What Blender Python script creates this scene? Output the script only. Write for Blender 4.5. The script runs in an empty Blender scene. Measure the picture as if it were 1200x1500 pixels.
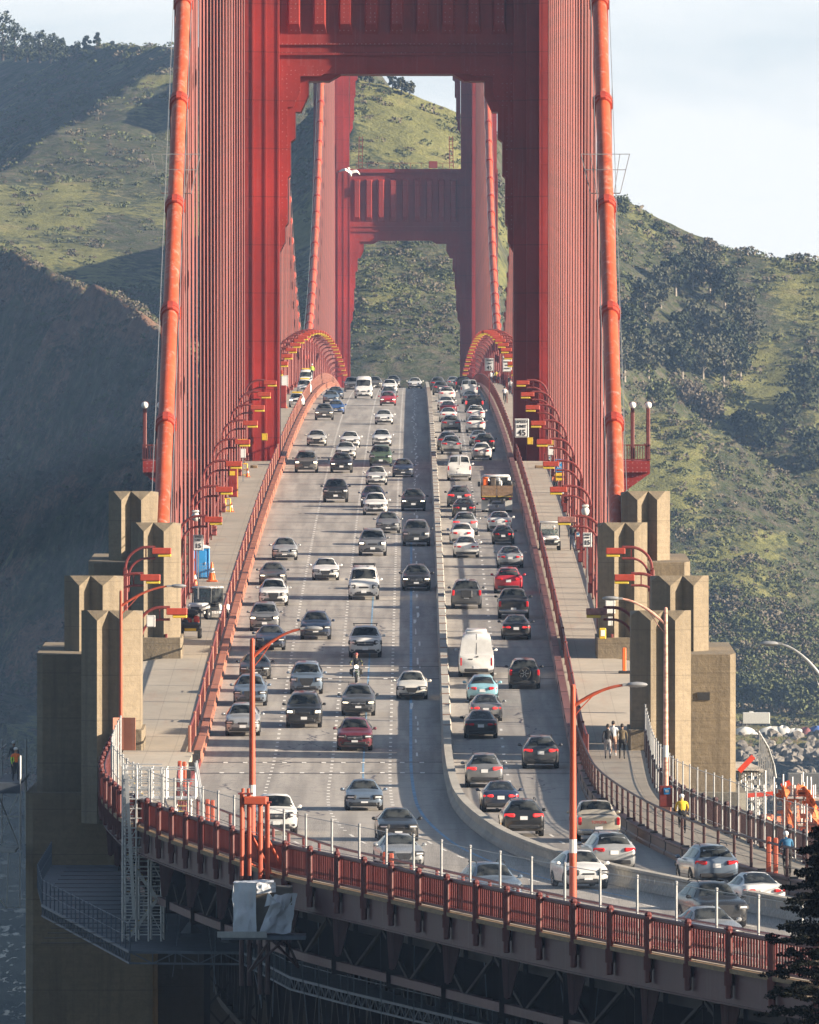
import bpy, bmesh, math, random
import numpy as np
from mathutils import Vector, Matrix
random.seed(7); RS=np.random.RandomState(11)
S=bpy.context.scene
COL=S.collection
R=math.radians
PI=math.pi
# ------------------------------------------------------------------ naming
def tag(o,label=None,cat=None,group=None,kind=None):
    if label: o['label']=label
    if cat: o['category']=cat
    if group: o['group']=group
    if kind: o['kind']=kind
    return o
def thing(name,label,cat,loc=(0,0,0),rz=0,group=None):
    o=bpy.data.objects.new(name,None); o.empty_display_size=.3
    COL.objects.link(o); o.location=loc; o.rotation_euler=(0,0,rz)
    return tag(o,label,cat,group)
# ------------------------------------------------------------------ mesh builder
class MB:
    def __init__(s): s.v=[]; s.f=[]; s.m=[]
    def add(s,vs,fs,mi=0):
        n=len(s.v); s.v.extend([tuple(float(c) for c in p) for p in vs])
        for f in fs: s.f.append(tuple(i+n for i in f)); s.m.append(mi)
        return s
    def box(s,c,d,rz=0,mi=0,rx=0,ry=0):
        x,y,z=d[0]/2,d[1]/2,d[2]/2
        P=[Vector(p) for p in ((-x,-y,-z),(x,-y,-z),(x,y,-z),(-x,y,-z),(-x,-y,z),(x,-y,z),(x,y,z),(-x,y,z))]
        if rx or ry or rz:
            M=Matrix.Rotation(rz,3,'Z')@Matrix.Rotation(ry,3,'Y')@Matrix.Rotation(rx,3,'X'); P=[M@p for p in P]
        return s.add([p+Vector(c) for p in P],[(0,3,2,1),(4,5,6,7),(0,1,5,4),(1,2,6,5),(2,3,7,6),(3,0,4,7)],mi)
    def cbox(s,c,d,b=.03,mi=0,M=None):
        # chamfered box
        x,y,z=d[0]/2,d[1]/2,d[2]/2; b=min(b,x*.9,y*.9,z*.9)
        vs=[];idx={}
        for sx in(-1,1):
            for sy in(-1,1):
                for sz in(-1,1):
                    for a in range(3):
                        p=[sx*(x-b),sy*(y-b),sz*(z-b)]; p[a]=(sx*x,sy*y,sz*z)[a]
                        idx[(sx,sy,sz,a)]=len(vs); vs.append(p)
        fs=[]
        for a in range(3):
            o=[i for i in range(3) if i!=a]
            for sg in(-1,1):
                q=[]
                for (p0,p1) in((-1,-1),(1,-1),(1,1),(-1,1)):
                    t=[0,0,0]; t[a]=sg; t[o[0]]=p0; t[o[1]]=p1; q.append(idx[(*t,a)])
                if (sg>0)==(a==1): q=q[::-1]
                fs.append(q)
        for a in range(3):
            o=[i for i in range(3) if i!=a]
            for p0 in(-1,1):
                for p1 in(-1,1):
                    q=[]
                    for sg,w in((-1,o[0]),(1,o[0]),(1,o[1]),(-1,o[1])):
                        t=[0,0,0]; t[a]=sg; t[o[0]]=p0; t[o[1]]=p1; q.append(idx[(*t,w)])
                    fs.append(q)
        for sx in(-1,1):
            for sy in(-1,1):
                for sz in(-1,1): fs.append([idx[(sx,sy,sz,a)] for a in range(3)])
        if M: vs=[M@Vector(p) for p in vs]
        return s.add([Vector(p)+Vector(c) for p in vs],fs,mi)
    def tube(s,p0,p1,r,n=6,mi=0,r1=None,cap=True):
        return s.poly([p0,p1],[r,r if r1 is None else r1],n,mi,cap)
    def poly(s,pts,r,n=6,mi=0,cap=True):
        pts=[Vector(p) for p in pts]; k=len(pts)
        if not isinstance(r,(list,tuple)): r=[r]*k
        vs=[]; up=None
        for i,p in enumerate(pts):
            t=(pts[min(i+1,k-1)]-pts[max(i-1,0)])
            t=t.normalized() if t.length>1e-9 else Vector((0,0,1))
            if up is None: up=Vector((0,0,1)) if abs(t.z)<.9 else Vector((1,0,0))
            a=t.cross(up)
            if a.length<1e-6: a=t.cross(Vector((0,1,0)))
            a.normalize(); b=a.cross(t).normalized(); up=b
            for j in range(n):
                an=2*PI*j/n+PI/n; vs.append(p+(a*math.cos(an)+b*math.sin(an))*r[i])
        fs=[]
        for i in range(k-1):
            for j in range(n):
                j2=(j+1)%n; fs.append((i*n+j,i*n+j2,(i+1)*n+j2,(i+1)*n+j))
        if cap: fs.append(tuple(range(n))[::-1]); fs.append(tuple(range((k-1)*n,k*n)))
        return s.add(vs,fs,mi)
    def prism(s,poly,z0,z1,mi=0,axis='Z'):
        n=len(poly)
        if axis=='Z': lo=[(x,y,z0) for x,y in poly]; hi=[(x,y,z1) for x,y in poly]
        elif axis=='Y': lo=[(x,z0,z) for x,z in poly]; hi=[(x,z1,z) for x,z in poly]
        else: lo=[(z0,y,z) for y,z in poly]; hi=[(z1,y,z) for y,z in poly]
        fs=[tuple(range(n))[::-1],tuple(range(n,2*n))]+[(i,(i+1)%n,n+(i+1)%n,n+i) for i in range(n)]
        return s.add(lo+hi,fs,mi)
    def rev(s,prof,c=(0,0,0),n=16,mi=0,axis='Z',M=None):
        vs=[];fs=[];k=len(prof)
        for r,z in prof:
            for j in range(n):
                a=2*PI*j/n; p=(r*math.cos(a),r*math.sin(a),z)
                if axis=='X': p=(p[2],p[0],p[1])
                if axis=='Y': p=(p[0],p[2],p[1])
                p=Vector(p)
                if M: p=M@p
                vs.append(p+Vector(c))
        for i in range(k-1):
            for j in range(n):
                j2=(j+1)%n; fs.append((i*n+j,i*n+j2,(i+1)*n+j2,(i+1)*n+j))
        fs.append(tuple(range(n))[::-1]); fs.append(tuple(range((k-1)*n,k*n)))
        return s.add(vs,fs,mi)
    def ball(s,c,r,n=10,k=7,mi=0):
        if not isinstance(r,(tuple,list)): r=(r,r,r)
        prof=[(max(1e-3,math.sin(PI*i/(k-1))),-math.cos(PI*i/(k-1))) for i in range(k)]
        return s.rev(prof,c,n,mi,M=Matrix.Diagonal(r))
    def grid(s,P,mi=0,closed=False):
        # P: rows x cols of points
        k=len(P);n=len(P[0]); vs=[p for row in P for p in row]; fs=[]
        for i in range(k-1):
            for j in range(n if closed else n-1):
                j2=(j+1)%n; fs.append((i*n+j,i*n+j2,(i+1)*n+j2,(i+1)*n+j))
        return s.add(vs,fs,mi)
    def mesh(s,name,smooth=False,fix=True):
        me=bpy.data.meshes.new(name); me.from_pydata(s.v,[],s.f)
        if s.m and max(s.m)>0: me.polygons.foreach_set('material_index',s.m)
        if fix:
            bm=bmesh.new(); bm.from_mesh(me); bmesh.ops.recalc_face_normals(bm,faces=bm.faces); bm.to_mesh(me); bm.free()
        if smooth:
            me.polygons.foreach_set('use_smooth',[True]*len(me.polygons))
            try: me.set_sharp_from_angle(angle=R(40))
            except Exception: pass
        me.update(); return me
    def build(s,name,mats,parent=None,smooth=False,fix=True,loc=None):
        me=s.mesh(name,smooth,fix)
        for m in (mats if isinstance(mats,(list,tuple)) else [mats]): me.materials.append(m)
        return link(name,me,parent,loc)
def link(name,me,parent=None,loc=None):
    o=bpy.data.objects.new(name,me); COL.objects.link(o)
    if parent: o.parent=parent
    if loc: o.location=loc
    return o
def npmesh(name,V,F,mats,smooth=False,attrs=None,parent=None):
    # V (n,3), F (m,4|3) arrays
    V=np.asarray(V,np.float32);F=np.asarray(F,np.int32);k=F.shape[1]
    me=bpy.data.meshes.new(name); me.vertices.add(len(V)); me.vertices.foreach_set('co',V.ravel())
    me.loops.add(F.size); me.loops.foreach_set('vertex_index',F.ravel())
    me.polygons.add(len(F)); me.polygons.foreach_set('loop_start',np.arange(0,F.size,k,dtype=np.int32))
    if smooth: me.polygons.foreach_set('use_smooth',np.ones(len(F),bool))
    for nm,(dom,arr) in (attrs or {}).items():
        a=me.attributes.new(nm,'FLOAT',dom); a.data.foreach_set('value',np.asarray(arr,np.float32))
    me.update(calc_edges=True); me.validate()
    for m in (mats if isinstance(mats,(list,tuple)) else [mats]): me.materials.append(m)
    return link(name,me,parent)
def copy_tree(o,parent=None,mats=None):
    c=o.copy(); COL.objects.link(c)
    if parent: c.parent=parent
    for ch in list(o.children): copy_tree(ch,c)
    return c
# ------------------------------------------------------------------ noise
def _h(ix,iy,seed):
    n=(ix.astype(np.int64)*374761393+iy.astype(np.int64)*668265263+seed*974634777)&0x7fffffff
    n=((n^(n>>13))*1274126177)&0x7fffffff
    return ((n^(n>>16))&0xffff)/65535.0
def vnoise(x,y,seed=0):
    x=np.asarray(x,float);y=np.asarray(y,float); ix=np.floor(x);iy=np.floor(y);fx=x-ix;fy=y-iy
    fx=fx*fx*(3-2*fx);fy=fy*fy*(3-2*fy); ix=ix.astype(np.int64);iy=iy.astype(np.int64)
    a=_h(ix,iy,seed);b=_h(ix+1,iy,seed);c=_h(ix,iy+1,seed);d=_h(ix+1,iy+1,seed)
    return (a*(1-fx)+b*fx)*(1-fy)+(c*(1-fx)+d*fx)*fy
def fbm(x,y,seed=0,o=4):
    t=0;a=.5
    for i in range(o):
        t=t+a*(vnoise(x,y,seed+i*17)*2-1); x=np.asarray(x)*2.03+3.1; y=np.asarray(y)*2.01+7.7; a*=.5
    return t
class PCH:
    def __init__(s,x,y):
        x=np.array(x,float);y=np.array(y,float);o=np.argsort(x);x=x[o];y=y[o]
        h=np.diff(x);d=np.diff(y)/h;m=np.zeros(len(x)); m[0]=d[0];m[-1]=d[-1]
        for i in range(1,len(x)-1):
            if d[i-1]*d[i]>0:
                w1=2*h[i]+h[i-1];w2=h[i]+2*h[i-1]; m[i]=(w1+w2)/(w1/d[i-1]+w2/d[i])
        s.x,s.y,s.m,s.h=x,y,m,h
    def __call__(s,t):
        t=np.asarray(t,float); sh=t.shape; t=t.ravel()
        i=np.clip(np.searchsorted(s.x,t)-1,0,len(s.x)-2); u=(t-s.x[i])/s.h[i]
        lo=t<s.x[0];hi=t>s.x[-1]
        r=(2*u**3-3*u**2+1)*s.y[i]+(u**3-2*u**2+u)*s.h[i]*s.m[i]+(-2*u**3+3*u**2)*s.y[i+1]+(u**3-u**2)*s.h[i]*s.m[i+1]
        r=np.where(lo,s.y[0]+s.m[0]*(t-s.x[0]),r); r=np.where(hi,s.y[-1]+s.m[-1]*(t-s.x[-1]),r)
        return float(r[0]) if sh==() else r.reshape(sh)
# ------------------------------------------------------------------ camera model (bridge runs along +Y, water at z=0)
FPX,VX,VY,CX,CZ=19000.0,604.6,568.0,1.4,80.0
cam=bpy.data.cameras.new('camera'); co=bpy.data.objects.new('camera',cam); COL.objects.link(co)
co.location=(CX,0,CZ); co.rotation_euler=(PI/2,0,0)
cam.sensor_fit='HORIZONTAL'; cam.sensor_width=36; cam.lens=36*FPX/1200
cam.shift_x=-(VX-600)/1200; cam.shift_y=-(750-VY)/1200
cam.clip_start=5; cam.clip_end=30000; S.camera=co
def at(px,py,Y): return (CX+(px-VX)*Y/FPX, Y, CZ-(py-VY)*Y/FPX)
def atz(px,py,z):
    Y=FPX*(CZ-z)/(py-VY); return (CX+(px-VX)*Y/FPX,Y,z)
_zs=PCH([380,560,600,640,688,735,786,900,1010,1129],[59.5,59.5,59.5,59.65,60.35,62.0,63.9,67.55,70.55,73.2])
def zd(Y):
    Y=np.asarray(Y,float); r=np.where(Y>1129,80-1.66e-5*(Y-1769)**2,_zs(np.minimum(Y,1129.0)))
    return float(r) if r.shape==() else r
def ground(px,py,dz=0):
    best=None
    for Y in np.arange(430,1760,1.0):
        y=VY+FPX*(CZ-zd(Y)-dz)/Y
        if y<=py: best=Y; break
    Y=best or 1760.0
    return (CX+(px-VX)*Y/FPX,Y,zd(Y)+dz)
W_RAIL=PCH([2500,720,660,641,627,610,600,577,549,531,512,474,447,400],[-13.9,-13.9,-13.9,-13.75,-13.4,-12.5,-11.9,-9.7,-6.3,-4.0,-.6,6.3,11.9,22.5])
W_WID=PCH([2500,690,641,590,540,470,400],[4.2,4.2,3.9,3.0,2.6,1.9,1.8])
KL=lambda Y: W_RAIL(Y)+W_WID(Y)
MED=PCH([2500,690,640,588,556,538,521,500,480,400],[3.25,3.25,3.5,5.0,7.2,9.4,12.2,16.0,20.,37.])
KR=PCH([2500,690,640,601,555,535,520,500,480,400],[9.8,9.8,10.0,11.0,13.3,15.3,17.1,20.3,24.0,40.])
E_RAIL=PCH([2500,690,640,611,580,538,518,498,480,400],[13.9,13.9,13.6,13.9,15.5,18.3,20.7,23.9,27.3,43.])
# ------------------------------------------------------------------ materials
def _nodes(name):
    m=bpy.data.materials.new(name); m.use_nodes=True; t=m.node_tree; b=t.nodes['Principled BSDF']; return m,t,b
def N(t,ty,**k):
    n=t.nodes.new(ty)
    for a,v in k.items():
        if a in n.inputs: n.inputs[a].default_value=v
        else: setattr(n,a,v)
    return n
def ramp(t,src,stops):
    r=t.nodes.new('ShaderNodeValToRGB'); e=r.color_ramp.elements
    while len(e)<len(stops): e.new(.5)
    for i,(p,c) in enumerate(stops): e[i].position=p; e[i].color=(*c,1) if len(c)==3 else c
    t.links.new(src,r.inputs[0]); return r.outputs[0]
def mixc(t,fac,a,b,mode='MIX'):
    n=t.nodes.new('ShaderNodeMix'); n.data_type='RGBA'; n.blend_type=mode
    for k,v in ((0,fac),(6,a),(7,b)):
        if hasattr(v,'is_linked'): t.links.new(v,n.inputs[k])
        elif k==0: n.inputs[0].default_value=v
        else: n.inputs[k].default_value=(*v,1)
    return n.outputs[2]
def math_(t,op,a,b=None,c=None):
    n=t.nodes.new('ShaderNodeMath'); n.operation=op
    for k,v in enumerate((a,b,c)):
        if v is None: continue
        if hasattr(v,'is_linked'): t.links.new(v,n.inputs[k])
        else: n.inputs[k].default_value=v
    return n.outputs[0]
def coord(t,scale=(1,1,1),obj=True):
    if obj: src=t.nodes.new('ShaderNodeTexCoord').outputs['Object']
    else: src=t.nodes.new('ShaderNodeNewGeometry').outputs['Position']
    mp=t.nodes.new('ShaderNodeMapping'); mp.inputs['Scale'].default_value=scale; t.links.new(src,mp.inputs[0]); return mp.outputs[0]
def noise(t,vec,scale,detail=4,rough=.55,dist=0):
    n=t.nodes.new('ShaderNodeTexNoise'); n.inputs['Scale'].default_value=scale; n.inputs['Detail'].default_value=detail
    n.inputs['Roughness'].default_value=rough; n.inputs['Distortion'].default_value=dist; t.links.new(vec,n.inputs['Vector']); return n.outputs['Fac']
def bump(t,b,h,strength=.3,dist=.1):
    n=t.nodes.new('ShaderNodeBump'); n.inputs['Strength'].default_value=strength; n.inputs['Distance'].default_value=dist
    t.links.new(h,n.inputs['Height']); t.links.new(n.outputs[0],b.inputs['Normal'])
MATS={}
def pm(name,c,rough=.6,metal=0,var=.15,scale=3.,b=0.,coat=0,stretch=(1,1,1),spec=None,world=False):
    """painted / plain material with noisy value variation"""
    if name in MATS: return MATS[name]
    m,t,p=_nodes(name); v=coord(t,stretch,not world); f=noise(t,v,scale,5,.6)
    lo=tuple(x*(1-var) for x in c); hi=tuple(min(1,x*(1+var)) for x in c)
    t.links.new(ramp(t,f,[(.3,lo),(.7,hi)]),p.inputs['Base Color'])
    p.inputs['Roughness'].default_value=rough; p.inputs['Metallic'].default_value=metal
    if coat: p.inputs['Coat Weight'].default_value=coat; p.inputs['Coat Roughness'].default_value=.08
    if spec is not None: p.inputs['Specular IOR Level'].default_value=spec
    if b: bump(t,p,f,b,.05)
    MATS[name]=m; return m
def emit(name,c,s):
    m,t,p=_nodes(name); p.inputs['Base Color'].default_value=(*c,1); p.inputs['Emission Color'].default_value=(*c,1); p.inputs['Emission Strength'].default_value=s; return m
# international orange steel: large soft fading, streaks, faint plate seams
def steel(name,c,seam=3.0,fade=.25,streak=.35,rough=.55):
    m,t,p=_nodes(name); v=coord(t)
    big=noise(t,v,.12,4,.6); fine=noise(t,v,2.2,5,.65); st=noise(t,coord(t,(1.6,1.6,.06)),1.3,5,.7)
    base=ramp(t,big,[(.3,tuple(x*(1-fade) for x in c)),(.7,tuple(min(1,x*(1+fade*.4)+.01*fade) for x in c))])
    pale=tuple(min(1,x*.55+.28) for x in c)
    base=mixc(t,math_(t,'MULTIPLY',ramp(t,st,[(.55,(0,0,0)),(.8,(1,1,1))]),streak),base,pale)
    base=mixc(t,math_(t,'MULTIPLY',ramp(t,fine,[(.35,(1,1,1)),(.5,(0,0,0))]),.25),base,tuple(x*.5 for x in c))
    if seam:
        sp=t.nodes.new('ShaderNodeSeparateXYZ'); t.links.new(v,sp.inputs[0])
        z=math_(t,'FRACT',math_(t,'DIVIDE',sp.outputs[2],seam))
        base=mixc(t,math_(t,'MULTIPLY',math_(t,'LESS_THAN',z,.025),.45),base,tuple(x*.35 for x in c))
        # rivet rows
        vo=t.nodes.new('ShaderNodeTexVoronoi'); vo.inputs['Scale'].default_value=2.6; vo.inputs['Randomness'].default_value=.15; t.links.new(v,vo.inputs['Vector'])
        base=mixc(t,math_(t,'MULTIPLY',math_(t,'LESS_THAN',vo.outputs['Distance'],.15),.45),base,pale)
    t.links.new(base,p.inputs['Base Color']); p.inputs['Roughness'].default_value=rough
    bump(t,p,fine,.15,.05); MATS[name]=m; return m
IO=(.50,.062,.036)
M_TOWER=steel('tower_orange',(.275,.019,.0135),4.2,.32,.20)
M_CABLE=steel('cable_orange',(.46,.075,.022),0,.3,.95)
def _cablewear():
    m=M_CABLE; t=m.node_tree; p=t.nodes['Principled BSDF']; src=p.inputs['Base Color'].links[0].from_socket
    n=noise(t,coord(t,(1.,.35,1.)),1.6,6,.75,.4); g=noise(t,coord(t,(.03,.05,.03)),1.,2,.5)
    f=math_(t,'MULTIPLY',ramp(t,n,[(.52,(0,0,0)),(.66,(1,1,1))]),ramp(t,g,[(.40,(.05,)*3),(.6,(.6,)*3)]))
    t.links.new(mixc(t,f,src,(.44,.24,.18)),p.inputs['Base Color'])
_cablewear()
M_BAND=steel('cable_band',(.42,.05,.025),0,.25,.2)
M_RED=steel('railing_red',(.15,.026,.022),0,.25,.2)
M_KERBR=steel('kerb_shade_red',(.21,.08,.07),0,.25,.3)  # shaded copy of the kerb steel: right-side shade put into the colour
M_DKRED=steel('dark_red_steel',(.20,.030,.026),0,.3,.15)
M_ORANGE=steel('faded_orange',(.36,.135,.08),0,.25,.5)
M_POLE=steel('pole_orange',(.44,.075,.03),0,.15,.3)
M_ROPE=pm('rope_red',(.185,.021,.016),.6,0,.2,2.)
M_ROPE2=pm('rope_red_dark',(.12,.015,.013),.6,0,.2,2.)
M_GALV=pm('galvanised',(.36,.37,.38),.5,.5,.15,4.)
M_ALU=pm('aluminium',(.52,.53,.54),.42,.5,.1,4.)
M_BLACK=pm('black_rubber',(.018,.018,.02),.8,0,.2,8.)
M_DARK=pm('dark_trim',(.03,.031,.034),.5,0,.2,6.)
M_WHITE=pm('white_paint',(.60,.60,.58),.45,0,.04,3.)
M_YEL=pm('yellow_paint',(.72,.47,.03),.5,0,.12,5.)
M_LAMPY=pm('lamp_lens_yellow',(.75,.55,.06),.35,0,.1,5.)
M_LAMPR=pm('lamp_box_red',(.40,.055,.03),.5,0,.15,3.)
M_BLUE=pm('portable_blue',(.03,.25,.62),.45,0,.1,2.)
M_WOOD=pm('deck_timber',(.25,.16,.08),.8,0,.3,1.5,.2,stretch=(1,1,6))
M_TARP=pm('white_tarp',(.60,.63,.68),.55,0,.12,1.4,.5)
M_CONE=pm('cone_orange',(.85,.16,.03),.5,0,.08,4.)
M_NET=pm('orange_net',(.80,.20,.06),.7,0,.3,5.,.4)
M_BRT=pm('bright_red_steel',(.62,.06,.03),.5,0,.12,3.)
M_WALK=None
def concrete(name,c,board=.55,lift=2.4,dark=.55,stretch=(1,1,1)):
    m,t,p=_nodes(name); v=coord(t); big=noise(t,v,.22,5,.65); fine=noise(t,v,3.5,6,.7)
    st=noise(t,coord(t,(1.1,1.1,.05)),1.2,5,.7); bd=noise(t,coord(t,(.25,.25,5.)),1.0,2,.5)
    base=ramp(t,big,[(.3,tuple(x*.78 for x in c)),(.7,tuple(x*1.12 for x in c))])
    base=mixc(t,math_(t,'MULTIPLY',ramp(t,fine,[(.38,(1,1,1)),(.55,(0,0,0))]),.35),base,tuple(x*.55 for x in c))
    base=mixc(t,math_(t,'MULTIPLY',ramp(t,st,[(.5,(0,0,0)),(.75,(1,1,1))]),dark),base,tuple(x*.5 for x in c))
    base=mixc(t,math_(t,'MULTIPLY',ramp(t,bd,[(.45,(0,0,0)),(.6,(1,1,1))]),.28),base,tuple(x*.7 for x in c))
    sp=t.nodes.new('ShaderNodeSeparateXYZ'); t.links.new(v,sp.inputs[0])
    z=math_(t,'FRACT',math_(t,'DIVIDE',sp.outputs[2],lift)); base=mixc(t,math_(t,'MULTIPLY',math_(t,'LESS_THAN',z,.02),.5),base,tuple(x*.45 for x in c))
    t.links.new(base,p.inputs['Base Color']); p.inputs['Roughness'].default_value=.9
    h=math_(t,'ADD',math_(t,'MULTIPLY',bd,.6),fine); bump(t,p,h,.5,.08); MATS[name]=m; return m
M_CONC=concrete('pylon_concrete',(.228,.185,.128),dark=1.0)
M_CONCD=concrete('pier_concrete',(.165,.16,.138),dark=.9)
M_BARR=concrete('barrier_concrete',(.40,.38,.34),lift=50,dark=.4)
def road_mat():
    m,t,p=_nodes('road_concrete'); v=coord(t); sp=t.nodes.new('ShaderNodeSeparateXYZ'); t.links.new(v,sp.inputs[0])
    big=noise(t,coord(t,(.35,.03,1)),1.,5,.6); fine=noise(t,v,1.6,6,.7); lane=noise(t,coord(t,(1.,.012,1)),1.4,3,.5); slab=noise(t,coord(t,(.05,.066,1)),1.,0,.5)
    c=(.375,.35,.318)
    base=ramp(t,big,[(.25,tuple(x*.8 for x in c)),(.75,tuple(x*1.12 for x in c))])
    base=mixc(t,math_(t,'MULTIPLY',ramp(t,lane,[(.40,(0,0,0)),(.64,(1,1,1))]),.75),base,(.20,.185,.17)); sb=N(t,'ShaderNodeTexWhiteNoise',noise_dimensions='1D'); t.links.new(math_(t,'FLOOR',math_(t,'DIVIDE',sp.outputs[1],7.62)),sb.inputs['W']); base=mixc(t,math_(t,'MULTIPLY',sb.outputs['Value'],.22),base,(.24,.215,.19)); oil=noise(t,coord(t,(.5,.22,1)),1.,4,.7); base=mixc(t,math_(t,'MULTIPLY',ramp(t,oil,[(.58,(0,0,0)),(.72,(1,1,1))]),.5),base,(.15,.135,.125))
    base=mixc(t,math_(t,'MULTIPLY',ramp(t,fine,[(.3,(1,1,1)),(.48,(0,0,0))]),.35),base,(.15,.14,.13))
    y=math_(t,'FRACT',math_(t,'DIVIDE',sp.outputs[1],7.62)); base=mixc(t,math_(t,'MULTIPLY',math_(t,'LESS_THAN',y,.022),.6),base,(.09,.085,.085))
    # tar-sealed cracks
    w=noise(t,coord(t,(.9,.16,1)),1.1,6,.75,.6); cr=math_(t,'LESS_THAN',math_(t,'ABSOLUTE',math_(t,'SUBTRACT',w,.5)),.006)
    gate=math_(t,'GREATER_THAN',noise(t,coord(t,(.12,.02,1)),1.,2,.5),.54)
    near=math_(t,'LESS_THAN',sp.outputs[1],960.)
    base=mixc(t,math_(t,'MULTIPLY',math_(t,'MULTIPLY',math_(t,'MULTIPLY',cr,gate),near),.6),base,(.09,.085,.11))
    t.links.new(base,p.inputs['Base Color']); p.inputs['Roughness'].default_value=.75; bump(t,p,fine,.25,.03); return m
M_ROAD=road_mat()
def walk_mat():
    m,t,p=_nodes('sidewalk_concrete'); v=coord(t); sp=t.nodes.new('ShaderNodeSeparateXYZ'); t.links.new(v,sp.inputs[0])
    fine=noise(t,v,1.2,6,.7); big=noise(t,coord(t,(.3,.1,1)),1.,4,.6); c=(.42,.37,.30)
    base=ramp(t,big,[(.3,tuple(x*.85 for x in c)),(.7,tuple(x*1.1 for x in c))])
    base=mixc(t,math_(t,'MULTIPLY',ramp(t,fine,[(.32,(1,1,1)),(.5,(0,0,0))]),.3),base,(.22,.2,.17))
    for ax,d,wd in ((1,3.05,.02),(0,1.4,.03)):
        y=math_(t,'FRACT',math_(t,'DIVIDE',sp.outputs[ax],d)); base=mixc(t,math_(t,'MULTIPLY',math_(t,'LESS_THAN',y,wd),.4),base,(.2,.17,.14))
    rs=noise(t,coord(t,(.8,.05,1)),1.3,4,.6); base=mixc(t,math_(t,'MULTIPLY',ramp(t,rs,[(.55,(0,0,0)),(.75,(1,1,1))]),.3),base,(.36,.2,.13))
    t.links.new(base,p.inputs['Base Color']); p.inputs['Roughness'].default_value=.85; bump(t,p,fine,.2,.02); return m
M_WALK=walk_mat()
def water_mat():
    m,t,p=_nodes('bay_water'); v=coord(t,(.30,.10,1)); n1=noise(t,v,1.0,6,.62,.3); n2=noise(t,coord(t,(.05,.02,1)),1.,3,.5)
    t.links.new(ramp(t,n2,[(.35,(.004,.008,.012)),(.7,(.010,.016,.021))]),p.inputs['Base Color']); p.inputs['Roughness'].default_value=.2; gl=noise(t,coord(t,(.42,.045,1)),1.,5,.7); gz=noise(t,coord(t,(.01,.012,1)),1.,2,.5); t.links.new(math_(t,'MULTIPLY',ramp(t,gl,[(.57,(0,0,0)),(.68,(.14,.14,.14))]),ramp(t,gz,[(.4,(.1,)*3),(.6,(1,1,1))])),p.inputs['Specular IOR Level'])  # glint streaks painted in: noise raises reflectivity along thin streaks
    bump(t,p,n1,.35,.5); return m
M_WATER=water_mat()
def hill_mat():
    m,t,p=_nodes('hill_cover'); v=coord(t); a=t.nodes.new('ShaderNodeAttribute'); a.attribute_name='grass'; s=t.nodes.new('ShaderNodeAttribute'); s.attribute_name='soil'
    n1=noise(t,v,.06,5,.65); n2=noise(t,v,.35,6,.7); n3=noise(t,v,1.1,4,.7)
    grass=ramp(t,n1,[(.3,(.105,.120,.042)),(.55,(.155,.165,.060)),(.75,(.20,.175,.088))])
    grass=mixc(t,math_(t,'MULTIPLY',n2,.35),grass,(.24,.205,.10))
    scrub=ramp(t,n2,[(.28,(.028,.038,.018)),(.45,(.058,.070,.034)),(.6,(.098,.090,.066)),(.75,(.14,.115,.105))])
    f=math_(t,'ADD',a.outputs['Fac'],math_(t,'MULTIPLY',math_(t,'SUBTRACT',n2,.5),1.3)); fr=ramp(t,f,[(.42,(0,0,0)),(.60,(1,1,1))])
    base=mixc(t,fr,scrub,grass); n5=noise(t,v,.10,6,.7,.8); base=mixc(t,.55,base,ramp(t,n5,[(.3,(.35,.35,.35)),(.5,(1,1,1)),(.7,(1.6,1.5,1.4))]),'MULTIPLY')
    soil=ramp(t,n2,[(.3,(.12,.075,.055)),(.6,(.22,.13,.085)),(.75,(.28,.22,.17))])
    sf=math_(t,'ADD',s.outputs['Fac'],math_(t,'MULTIPLY',math_(t,'SUBTRACT',n3,.5),1.2)); base=mixc(t,ramp(t,sf,[(.45,(0,0,0)),(.65,(1,1,1))]),base,soil)
    t.links.new(base,p.inputs['Base Color']); p.inputs['Roughness'].default_value=.95; p.inputs['Specular IOR Level'].default_value=.1
    bump(t,p,math_(t,'ADD',n2,math_(t,'MULTIPLY',n3,.6)),.9,1.6); return m
M_HILL=hill_mat()
def leaf_mat(name,c,c2,scale=.25):
    m,t,p=_nodes(name); n=noise(t,coord(t,obj=False),scale,3,.6); a=t.nodes.new('ShaderNodeAttribute'); a.attribute_name='tint'
    f=math_(t,'ADD',math_(t,'MULTIPLY',n,.6),math_(t,'MULTIPLY',a.outputs['Fac'],.45))
    t.links.new(ramp(t,f,[(.25,c),(.7,c2)]),p.inputs['Base Color']); p.inputs['Roughness'].default_value=.8; p.inputs['Specular IOR Level'].default_value=.15; return m
M_SCRUB=leaf_mat('scrub_leaf',(.058,.070,.030),(.118,.132,.058),.12)
M_SCRUB2=leaf_mat('heath_leaf',(.085,.078,.052),(.145,.122,.092),.12)
M_EUC=leaf_mat('eucalyptus_leaf',(.018,.026,.014),(.055,.066,.035),.3)
M_EUC2=leaf_mat('grey_tree_leaf',(.045,.055,.035),(.10,.10,.065),.3)
M_CYP=leaf_mat('cypress_leaf',(.0015,.002,.0015),(.005,.007,.004),.8)  # near-black leaves: the tree's shade is put into their colour
M_TRUNK=pm('bark',(.09,.07,.055),.9,0,.3,2.,.4)
M_BARK2=pm('pale_bark',(.26,.23,.19),.9,0,.3,2.,.4)
M_ROCK=pm('shore_rock',(.17,.155,.135),.9,0,.45,.8,.8)
M_SAND=pm('flat_ground',(.30,.25,.18),.95,0,.25,.2,.2)
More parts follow.
